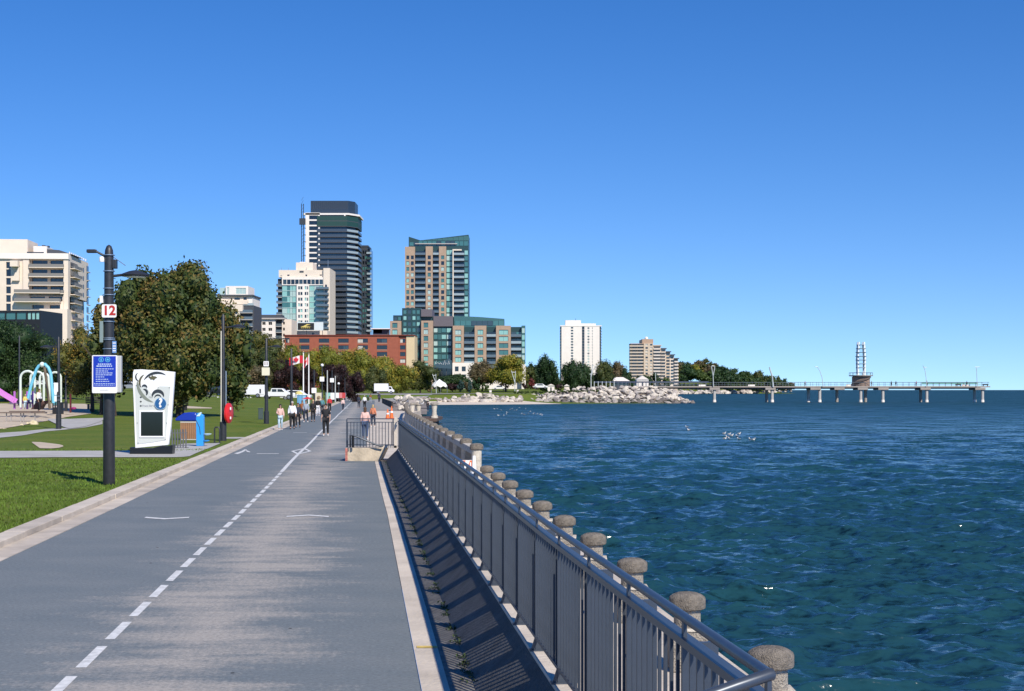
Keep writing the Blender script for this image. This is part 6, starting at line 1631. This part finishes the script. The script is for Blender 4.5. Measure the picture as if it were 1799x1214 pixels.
# white pickup facing right
pk_ = thing('pickup_truck', 'white crew cab pickup truck parked beyond the lawn', 'pickup truck', ground_at(489, Yv))
body(pk_, [(-2.95,.45),(2.9,.45),(2.95,.95),(2.75,1.12),(1.55,1.22),(.75,1.85),(-1.0,1.88),(-1.2,1.3),(-2.95,1.28)], 1.9, carw)
side_glass(pk_, [(-.95,1.28),(-.15,1.28),(-.15,1.74),(-.9,1.74)], 1.9); side_glass(pk_, [(0,1.28),(1.15,1.28),(.7,1.72),(0,1.74)], 1.9)
for x in (-1.85,1.9):
    for y in (-.86,.86): wheel(pk_, x, y, .42)
MB().box(2.9,2.96,-.8,-.4,.75,.95).build('headlight', lamp_glass, pk_); MB().box(2.9,2.96,.4,.8,.75,.95).build('headlight', lamp_glass, pk_); MB().box(-1.3,1.3,-.97,-.955,.47,.58).build('running_board', tyre, pk_)
tl_ = thing('cargo_trailer', 'white enclosed cargo trailer behind the pickup', 'trailer', ground_at(445, Yv))
MB().box(-1.25,2.0,-1.0,1.0,.5,2.15).build('box', carw, tl_, bevel=.06); MB().box(1.2,1.45,-1.03,-1.005,.75,1.45).build('hatch', dark_m, tl_); wheel(tl_, .9, -1.0); wheel(tl_, .9, 1.0); MB().bar((2.0,0,.5),(2.9,0,.5),.08).build('tow_bar', dark_m, tl_)
t2 = thing('cargo_trailer', 'short white box trailer left of the larger trailer', 'trailer', ground_at(429.5, Yv+1.5))
MB().box(-.75,.75,-1.0,1.0,.4,2.1).build('box', carw, t2, bevel=.05); wheel(t2, 0, -1.0, .3); wheel(t2, 0, 1.0, .3)
def car(px, Y, label, m, cat='car', s=1.0, rz=0, h=0, name='parked_car', flip=1, group='cars parked on the street'):
    t = thing(name, label, cat, ground_at(px, Y, .09+h), rz, group)
    f = flip; pr = [(-2.2,.35),(2.2,.35),(2.25,.75),(1.4,.92),(.75,1.42),(-1.1,1.46),(-1.9,.98),(-2.25,.9)]
    MB().extrude_xz([(x*f*s,z*s) for x,z in (pr if f > 0 else pr[::-1])], -.88*s, .88*s).build('body', m, t, bevel=.08)
    g = [(-1.0,.98),(.95,.98),(.65,1.34),(-.9,1.36)]
    for sd in (-1,1): a = sd*.88*s; MB().extrude_xz([(x*f*s,z*s) for x,z in (g if f > 0 else g[::-1])], min(a,a+.02*sd), max(a,a+.02*sd)).build('side_window', cglass, t)
    for x in (-1.4,1.4):
        for y in (-.8,.8): wheel(t, x*s, y*s, .33*s, .22)
    return t
navy_c = mat('car_navy', (.012,.03,.12), .3); black_c = mat('car_black', (.012,.012,.014), .3); silver = mat('car_silver', (.38,.39,.40), .3, .4)
car(405, Yv+2, 'dark blue car behind the lifebuoy post, beside the white trailer', navy_c, s=1.25)
car(383, Yv+1, 'black car just left of the dark blue car', black_c)
car(520, Yv+10, 'white van-like car behind the lamp post right of the pickup', carw, s=1.2)
car(355, Yv+3, 'dark car in the shade under the maple', black_c)
car(20, 208, 'silver car in the tree shade above the slide', silver, s=1.0)
car(68, 212, 'white car behind the playground arches', carw, s=1.1)
car(100, 213, 'white car behind the blue tripod', carw, s=1.0)
car(225, 232, 'silver car seen between the notice box and the kiosk', silver)
car(949, 560, 'white car parked right of the dark red shrub', carw, s=1.3, h=.3)
car(1010, 560, 'silver car below the dark trees of the white tower', silver, s=1.2, h=.3)
car(878, 545, 'white car in the shade under the rounded tree', carw, s=1.2)
# box truck
bt = thing('box_truck', 'white box truck on the plaza road near the end of the promenade', 'truck', pix(675,691.5,435), 0)
bt.location.z = ground_z(bt.location.x, 435)+.12; bt.scale = (1.0,1,1.0)
MB().box(-2.9,1.2,-1.1,1.1,.75,3.0).build('cargo_box', carw, bt, bevel=.05); body(bt, [(1.25,.5),(2.9,.5),(2.95,1.1),(2.5,1.3),(2.15,2.15),(1.25,2.2)], 2.0, carw, 'cab'); side_glass(bt, [(1.5,1.35),(2.3,1.35),(2.05,1.95),(1.5,1.98)], 2.0)
for x in (-1.8,2.1):
    for y in (-.95,.95): wheel(bt, x, y, .42)
MB().box(-2.9,1.2,-.5,.5,.5,.745).build('chassis', dark_m, bt)

# ================================================================== STALLS ALONG THE PATH
def panel(name, label, cat, px0, px1, yt, yb, Y, cols_, group=None, extra=None):
    b = pix((px0+px1)/2, yb, Y); w = (px1-px0)*Y/F; h = (yb-yt)*Y/F; t = thing(name, label, cat, b, 0, group)
    n = len(cols_)
    for i, m in enumerate(cols_): MB().box(-w/2+w*i/n+.01, -w/2+w*(i+1)/n-.01, -.06, .06, .15, h).build('panel', m, t)
    for s in (-1,1): MB().box(s*(w/2+.03)-.03, s*(w/2+.03)+.03, -.08, .08, 0, h+.05).build('post', band_m, t)
    return t, w, h
bluep = mat('panel_blue_pale', (.14,.36,.60), .5); tealp = mat('panel_teal', (.03,.14,.16), .5)
ph = thing('portable_kiosk', 'blue glazed booth under the yellow umbrella', 'booth', pix(531,712,195))
q = 195/F; MB().box(-8*q,8*q,-.6,.6,0,18*q).build('booth', tealp, ph); MB().box(-7.4*q,.5*q,-.66,-.605,2*q,17*q).build('glass_panel', bluep, ph); MB().box(1.5*q,7.4*q,-.66,-.605,2*q,17*q).build('glass_panel', mat('panel_sky',(.25,.48,.68),.4), ph)
um = thing('market_umbrella', 'pale yellow umbrella over the blue booth', 'umbrella', pix(525,712,190))
q = 190/F; MB().lathe([(7*q,19.5*q),(6.4*q,22*q),(3*q,24.3*q),(.0001,25*q)],10).build('canopy', mat('umbrella_yellow',(.62,.52,.18),.7), um); MB().tube([(0,0,0),(0,0,24*q)],.03,6).build('pole', band_m, um)
t, w, h = panel('display_board', 'cream display board with a round motif beside the path', 'display board', 554,565,690,707,180,[mat('board_cream',(.62,.56,.42),.6)])
me = MB().extrude_xz(disk_xz(.05,h*.5,w*.3,16),-.1,-.065).build('round_motif', mat('motif_tan',(.30,.22,.13),.6), t)
panel('display_board', 'pale green and white display board behind the red-jacketed walker', 'display board', 573,588,690,704,200,[mat('panel_mint',(.25,.50,.42),.6),white_pl])
panel('display_board', 'white and pink display boards at the far end of the path', 'display board', 590,607,690,701,230,[white_pl,mat('panel_pink',(.60,.20,.20),.6),mat('panel_red',(.50,.05,.05),.6)])
rdt = thing('red_canopy', 'red pop-up canopy behind the first group of walkers', 'tent', pix(540,713,180))
q = 180/F; MB().add([(-8*q,-1,12*q),(8*q,-1,12*q),(8*q,1,12*q),(-8*q,1,12*q),(0,0,16*q)],[(0,1,4),(1,2,4),(2,3,4),(3,0,4),(3,2,1,0)]).build('canopy', mat('canopy_red',(.60,.03,.03),.6), rdt)
for x in (-7.5,7.5): MB().tube([(x*q,-.9,0),(x*q,-.9,12*q)],.03,6).build('leg', band_m, rdt)
# planter wall and small things on the right-hand paving
pw = thing('planter', 'long dark weathered planter wall on the paving before the shore boulders', 'planter', pix(684,716,195))
q = 195/F
MB().add([tuple(pix(x,y,Y_)-pw.location) for x,y,Y_ in ((671,708,235),(688,717,190),(691,717,190),(691,706,190),(688,706,190),(671,700,235),(675,700,235),(675,708,235))],[(0,1,4,5),(1,2,3,4),(4,3,6,5),(2,7,6,3),(0,5,6,7),(0,7,2,1)]).build('wall', mat('planter_dark',(.06,.05,.045),.9,var=.4,vscale=2), pw)
MB().add([tuple(pix(x,y,Y_)-pw.location+Vector((0,0,.06))) for x,y,Y_ in ((671,700,235),(688,706,190),(691,706,190),(675,700,235))],[(0,1,2,3)]).build('coping', post_stone, pw)
for i, (px, w, c, lab) in enumerate(((862,3.2,'w','left white boundary block on the bank'),(910,3,'w','right white boundary block on the bank below the condominium'))):
    t = Bld('marker_block', lab, 462, px, 'white marker blocks', 0, 'marker block'); t.box('block', white_w, px-w/2-.6, px+w/2, 685.5, 689.5, 0, .8); t.box('cap', white_w, px-w/2-.9, px+w/2+.3, 684.9, 685.4, -.1, .9)

# ================================================================== BIRDS
gw = mat('feather_white', (.78,.76,.72), .7); gg = mat('feather_grey', (.22,.22,.23), .7); bkm = mat('bill_orange', (.5,.2,.03), .5)
def bird(p, label, group, size, m, rz, cat='bird', name='gull'):
    t = thing(name, label, cat, p, rz, group); s = size
    MB().ball((0,0,.14*s), .2*s, 8, 6, (1.6,.75,.7)).ball((.34*s,0,.36*s), .085*s, 7, 5).tube([(.24*s,0,.2*s),(.33*s,0,.34*s)], .05*s, 6).build('body', m, t, True)
    MB().extrude_xz([(-.42*s,.17*s),(-.2*s,.10*s),(.14*s,.14*s),(.1*s,.24*s),(-.15*s,.26*s)], -.155*s, .155*s).build('wing', gg, t); MB().tube([(.41*s,0,.36*s),(.50*s,0,.34*s)], [.022*s,.006*s], 5).build('bill', bkm, t)
    return t
def wz(px, py): Yq = F*4.0/(py-HY); return Vector(((px-CX)/F*Yq, Yq, -1.5))
for i, (px, py) in enumerate(((1272,762.5),(1280.5,764),(1285,766),(1298,763),(1295,767.5),(1277,769),(1273,771.5),(1281,772),(1298,772.5),(1317,773),(1323,773.5),(1207,751),(1210,756))):
    bird(wz(px,py), f'white waterbird {ordw[i]} from the left of the lake cluster' if i < 0 else ['white waterbird at the upper left of the floating cluster','white waterbird second along the top of the cluster','white waterbird in the middle of the cluster','white waterbird at the upper right of the cluster','white waterbird right of the cluster middle','white waterbird at the left of the cluster bottom','lowest left white waterbird of the cluster','white waterbird at the bottom middle of the cluster','lowest right white waterbird of the cluster','left waterbird of the pair right of the cluster','right waterbird of the pair right of the cluster','upper waterbird of the lone pair on open water','lower waterbird of the lone pair on open water'][i], 'waterbirds on the lake', .46, gw, rr_.uniform(-.6,3.7), name='swimming_bird')
for i in range(22):
    px, py = 868+i*4.0+rr_.uniform(-1.2,1.2), 717+rr_.random()*14; o = bird(wz(px,py), f'small pale waterbird, {ordw[i]} from the left in the scattered flock near the beach', 'small waterbirds near the beach', .5, rr_.choice([gw,gw,gg]), rr_.uniform(0,6), name='swimming_bird')
gi = -1
for i in range(26):
    px = 338+i*4.3+rr_.uniform(-1.5,1.5); 
    if 386 < px < 398: continue
    gi += 1; p = ground_pix(px, 699+rr_.uniform(-1.5,4)*(.8 if i > 10 else .5)); p.z += .14; bird(p, f'white gull, {ordw[gi]} from the left in the flock on the lawn by the parked trailers', 'gulls on the lawn', .55, rr_.choice([gw,gw,gg]), rr_.uniform(0,6))
p = ground_pix(317,711); p.z += .12; bird(p, 'lone white gull on the lawn right of the kiosk', 'gulls on the lawn', .75, gw, 1)
p = pix(740.5,711,174); bird(p, 'white gull perched on the lookout railing', None, .8, gw, .5)

# ================================================================== PEOPLE
skin_m = mat('skin', (.45,.27,.19), .6); skin_d = mat('skin_tan', (.30,.17,.11), .6)
def skinned(name, joints, bones, radii, m, parent, sub=1):
    me = bpy.data.meshes.new(name); me.from_pydata(joints, bones, []); o = bpy.data.objects.new(name, me); COL.objects.link(o)
    o.modifiers.new('skin', 'SKIN'); sk = me.skin_vertices[0].data
    for i, r in enumerate(radii): sk[i].radius = r if isinstance(r, tuple) else (r, r)
    sk[0].use_root = True
    for i in range(1, len(radii)): sk[i].use_root = False
    s_ = o.modifiers.new('sub', 'SUBSURF'); s_.levels = sub; s_.render_levels = sub
    dg = bpy.context.evaluated_depsgraph_get(); out = bpy.data.meshes.new_from_object(o.evaluated_get(dg)); out.name = name
    out.materials.clear(); out.materials.append(m); out.polygons.foreach_set('use_smooth', [True]*len(out.polygons))
    bpy.data.objects.remove(o); bpy.data.meshes.remove(me)
    return obj(name, out, parent)
def cloth(name, c): return mat(name, c, .8, var=.12, vscale=9)
def person(p, h, label, top, leg, hair, rz=0, stride=.18, arm=0.0, shoes=None, long_hair=False, skirt=False, build=1.0, group='people walking on the promenade', seed=0, sleeves=1.0, skin=None, cat='person'):
    """figure faces local -Y; h is the standing height"""
    skin = skin or skin_m; t = thing('person', label, cat, p, rz, group); s = h/1.72; b = build
    J = {'pel':(0,0,.93),'abd':(0,.0,1.08),'che':(0,.01,1.28),'nk0':(0,.01,1.44),'nk1':(0,-.005,1.50),'hd0':(0,-.01,1.555),'hd1':(0,-.012,1.63),'hd2':(0,0,1.68),
         'shl':(-.155,.01,1.40),'shr':(.155,.01,1.40),'ell':(-.215-.02*arm,.03-.05*stride,1.13),'elr':(.215,.03+.12*stride,1.13),'wrl':(-.225+.12*arm,-.08-.25*arm,.90+.22*arm),'wrr':(.225,-.06-.30*stride,.90),
         'hnl':(-.225+.15*arm,-.10-.32*arm,.81+.25*arm),'hnr':(.225,-.09-.34*stride,.81),
         'hpl':(-.09,0,.90),'hpr':(.09,0,.90),'knl':(-.095,-.04-stride*.55,.50),'knr':(.095,-.03+stride*.35,.50),'anl':(-.095,-stride*.9+.02,.085),'anr':(.095,stride*1.1+.03,.10),'tol':(-.105,-stride*.9-.13,.03),'tor':(.105,stride*1.1-.11,.035)}
    Rr = {'pel':(.145*b,.105*b),'abd':(.125*b,.095*b),'che':(.150*b,.105*b),'nk0':(.062,.06),'nk1':.048,'hd0':(.062,.075),'hd1':(.076,.094),'hd2':(.062,.075),'shl':.058*b,'shr':.058*b,'ell':.042*b,'elr':.042*b,'wrl':.027,'wrr':.027,'hnl':(.035,.02),'hnr':(.035,.02),
          'hpl':.088*b,'hpr':.088*b,'knl':.058*b,'knr':.058*b,'anl':.038,'anr':.038,'tol':.034,'tor':.034}
    E = [('pel','abd'),('abd','che'),('che','nk0'),('nk0','nk1'),('nk1','hd0'),('hd0','hd1'),('hd1','hd2'),('che','shl'),('shl','ell'),('ell','wrl'),('wrl','hnl'),('che','shr'),('shr','elr'),('elr','wrr'),('wrr','hnr'),('pel','hpl'),('hpl','knl'),('knl','anl'),('anl','tol'),('pel','hpr'),('hpr','knr'),('knr','anr'),('anr','tor')]
    def sub(keys, edges, infl, m, name, over={}):
        idx = {k: i for i, k in enumerate(keys)}; js = [tuple(c*s for c in over.get(k, J[k])) for k in keys]
        rs = [tuple((q+infl)*s for q in (Rr[k] if isinstance(Rr[k], tuple) else (Rr[k], Rr[k]))) for k in keys]
        return skinned(name, js, [(idx[a], idx[c]) for a, c in edges if a in idx and c in idx], rs, m, t)
    sub(list(J), E, 0, skin, 'body')
    arms = ['shl','ell','shr','elr']+(['wrl','wrr'] if sleeves > .6 else [])
    sub(['che','abd','pel','nk0']+arms, [('che','abd'),('abd','pel'),('che','nk0')]+[e for e in E if e[0] in arms+['che'] and e[1] in arms], .020, top, 'top', {'nk0':(0,.01,1.42),'pel':(0,0,.90),'wrl':tuple(Vector(J['wrl']).lerp(Vector(J['ell']),.12)),'wrr':tuple(Vector(J['wrr']).lerp(Vector(J['elr']),.12))})
    if skirt: MB().lathe([(.15*s,.98*s),(.20*s,.85*s),(.26*s,.42*s),(.0001,.43*s)],12).build('skirt', leg, t, True)
    else: sub(['pel','hpl','knl','anl','hpr','knr','anr'], E, .014, leg, 'trousers', {'anl':tuple(Vector(J['anl']).lerp(Vector(J['knl']),.08)),'anr':tuple(Vector(J['anr']).lerp(Vector(J['knr']),.08))})
    shoes = shoes or mat('shoe_white', (.72,.72,.70), .6)
    for k, a in (('tol','anl'),('tor','anr')):
        x, y, z = J[k]; MB().ball((x*s,(y+.06)*s,max(.045,z)*s), .07*s, 8, 6, (.62,1.85,.62)).build('shoe', shoes, t, True)
    hm = MB().ball((0,.018*s,1.655*s), .098*s, 10, 7, (.93,1.08,.92))
    if long_hair: hm.ball((0,.05*s,1.55*s), .09*s, 8, 6, (1.0,.7,1.5))
    hm.build('hair', hair, t, True)
    MB().ball((0,-.095*s,1.60*s), .016*s, 6, 4, (.8,1,1.3)).build('nose', skin, t, True)
    for x in (-.028,.028): MB().ball((x*s,-.083*s,1.625*s), .010*s, 6, 4).build('eye', mat('eye_dark',(.02,.015,.012),.3), t, True)
    MB().box(-.022*s,.022*s,-.090*s,-.083*s,1.565*s,1.571*s).build('mouth', mat('lips',(.30,.08,.07),.6), t)
    for sx in (-1,1):     # five short fingers on each hand
        k = 'hnl' if sx < 0 else 'hnr'; w_ = 'wrl' if sx < 0 else 'wrr'; H_v = Vector(J[k]); d = (H_v-Vector(J[w_])).normalized(); side = d.cross(Vector((1,0,0))).normalized(); fm = MB()
        for i in range(4): o_ = H_v+side*(i-1.5)*.017; fm.tube([tuple(o_*s), tuple((o_+d*.035)*s), tuple((o_+d*(.06+.01*(i in (1,2)))+Vector((-sx*.012,0,0)))*s)], .0085*s, 5)
        o_ = H_v-d*.03+side*-.03; fm.tube([tuple(o_*s), tuple((o_-side*.02+d*.04)*s)], .010*s, 5); fm.build('fingers', skin, t, True)
    return t
black_h = cloth('hair_black', (.012,.010,.010)); brown_h = cloth('hair_brown', (.08,.04,.02)); blond_h = cloth('hair_blond', (.45,.32,.16)); grey_h = cloth('hair_grey', (.38,.35,.32))
c_black = cloth('cloth_black', (.010,.010,.012)); c_white = cloth('cloth_white', (.72,.73,.75)); c_navy = cloth('cloth_navy', (.02,.028,.05)); c_jean = cloth('jean_blue', (.05,.08,.16)); c_pale = cloth('jean_pale', (.42,.55,.62)); c_pink = cloth('cloth_pink', (.66,.42,.36)); c_peach = cloth('cloth_peach', (.70,.50,.46))
c_red = cloth('cloth_red', (.50,.02,.025)); c_teal = cloth('cloth_teal', (.08,.22,.25)); c_rust = cloth('cloth_rust', (.26,.09,.03)); c_grey = cloth('cloth_grey', (.30,.34,.40)); c_orange = cloth('cloth_orange', (.58,.20,.10)); c_yel = cloth('cloth_yellow', (.68,.52,.12)); blk_sh = mat('shoe_black', (.015,.015,.015), .5)
def at0(px, py, z=.0): q = gpix(px, py, z); return q
P_ = person
P_(at0(572.5,766), 1.74, 'person in black clothes and white shoes walking on the centre line', c_black, c_black, black_h, 0, .10, build=1.12, sleeves=.5)
P_(at0(492.5,756,.01), 1.60, 'person in pink hoodie and pale jeans at the path edge', c_pink, c_pale, black_h, .2, .12, arm=.8, build=1.08, long_hair=True)
P_(at0(513.5,754), 1.76, 'grey-haired person in loose white shirt and black trousers', c_white, c_black, grey_h, .1, .2, build=1.28, shoes=blk_sh)
P_(at0(523.5,751), 1.62, 'person in navy top close beside the white-shirted walker', c_navy, c_black, brown_h, 0, .2, shoes=blk_sh, build=1.05)
P_(at0(537.5,742), 1.70, 'person in grey-blue jacket and dark jeans carrying a bag', c_grey, c_navy, brown_h, -.1, .2, arm=.6, build=1.1)
P_(at0(531,738), 1.62, 'person in rust brown coat behind the navy-topped walker', c_rust, c_navy, brown_h, 0, .1, long_hair=True)
P_(at0(550,741), 1.72, 'blond person in long black outfit with white scarf', c_black, c_black, blond_h, .1, .1, shoes=blk_sh, build=1.1)
P_(at0(558.5,731), 1.75, 'person in dark top and white trousers behind the black outfit', c_black, c_white, black_h, 0, .08, build=1.1)
P_(at0(566,727), 1.68, 'person in teal jacket partly behind the walker in black', c_teal, c_navy, brown_h, 0, .1, build=1.15)
P_(at0(579,724), 1.75, 'person in bright red jacket near the path edge', c_red, c_black, brown_h, 0, .12, build=1.15)
P_(at0(602.5,721.5), 1.50, 'child in pink top and dark trousers running on the left lane', c_peach, c_navy, blond_h, .3, .35)
P_(at0(630.5,717), 1.76, 'person in dark navy coat walking away in the right lane', c_navy, c_navy, brown_h, math.pi, .12, build=1.15, shoes=blk_sh)
P_(at0(640.5,717.5), 1.74, 'person in puffy white jacket walking away on the right', c_white, c_black, grey_h, math.pi, .1, build=1.3)
P_(at0(641.5,772), 1.62, 'person in pink checked shirt and jeans behind the short fence', c_pink, c_jean, brown_h, math.pi, .05, long_hair=True, build=1.15)
P_(at0(655.5,750), 1.50, 'fair-haired child in orange and red behind the short fence', c_orange, c_navy, blond_h, math.pi-.3, .1, long_hair=True, build=1.1)
far_p = [(613,704,c_grey,c_navy,black_h,'distant person in grey left of the white pair'),(616,703.5,c_black,c_black,grey_h,'distant person in black by the last lamp'),(618.5,705,c_white,c_black,brown_h,'distant person in white, left of a pair'),(623,705.5,c_white,c_black,black_h,'distant person in white, right of a pair'),(621,702.5,c_red,c_navy,brown_h,'distant person in red behind the white pair'),(596,704,c_red,c_black,black_h,'distant person in red under the pink boards'),(605.5,703,c_red,c_red,brown_h,'distant person in red beside the pink boards'),(588,706,c_yel,c_white,blond_h,'distant person in yellow at the display boards'),(646.5,706,cloth('cloth_green',(.03,.13,.08)),c_black,black_h,'distant person in dark green left of the truck'),(651,707,c_rust,c_grey,brown_h,'distant person in brown left of the planter')]
for i, (px, py, a, b_, c, l) in enumerate(far_p): P_(at0(px,py), 1.7, l, a, b_, c, rr_.uniform(-.5,.5)+(math.pi if i % 2 else 0), rr_.uniform(.05,.2), build=1.1)
P_(pix(666,708,215)+Vector((0,0,-.0)), 1.55, 'person in dark blue resting by the planter wall', c_navy, c_navy, grey_h, .5, .02, build=1.25)
P_(PG(69,712,110)-Vector((0,0,.5)), 1.72, 'adult in white top and black trousers at the climbing ramp', c_white, c_black, brown_h, 1.2, .15, build=1.15, group='people at the playground')
P_(PG(44.5,719,111), 1.12, 'small child in yellow top at the purple posts', c_yel, c_pale, blond_h, .4, .1, build=1.2, group='people at the playground')
P_(PG(64,712,113), 1.0, 'small child in yellow behind the adult in white', c_yel, c_black, brown_h, .4, .1, build=1.2, group='people at the playground')
P_(PG(97,716,116), 1.7, 'adult in white shirt at the right of the blue tripod', c_white, c_teal, brown_h, .4, .1, build=1.15, group='people at the playground')
P_(pix(751.5,722.5,176)-Vector((0,0,.0)), 1.2, 'person in dark clothes leaning at the lookout rail', c_black, c_navy, brown_h, math.pi, .02, group='people on the pier and lookout')
for i, (px, l) in enumerate(((1568,'person left of the pair beside the beacon'),(1576,'person right of the pair beside the beacon'),(1612,'lone person between the beacon and the next lamp'),(1631,'person standing under the lamp right of the beacon'),(1701,'person near the outer end of the pier'),(1533,'person just right of the beacon drum'),(1416,'person on the pier left of the beacon'))):
    x = PL(px,0)[0]; P_(pier.location+Vector((x, 1.5, z0)), 1.72, l, [c_black,c_navy,c_red,c_grey][i%4], c_black, brown_h, rr_.uniform(0,6), .1, build=1.2, group='people on the pier and lookout')
print('objects', len(bpy.data.objects))
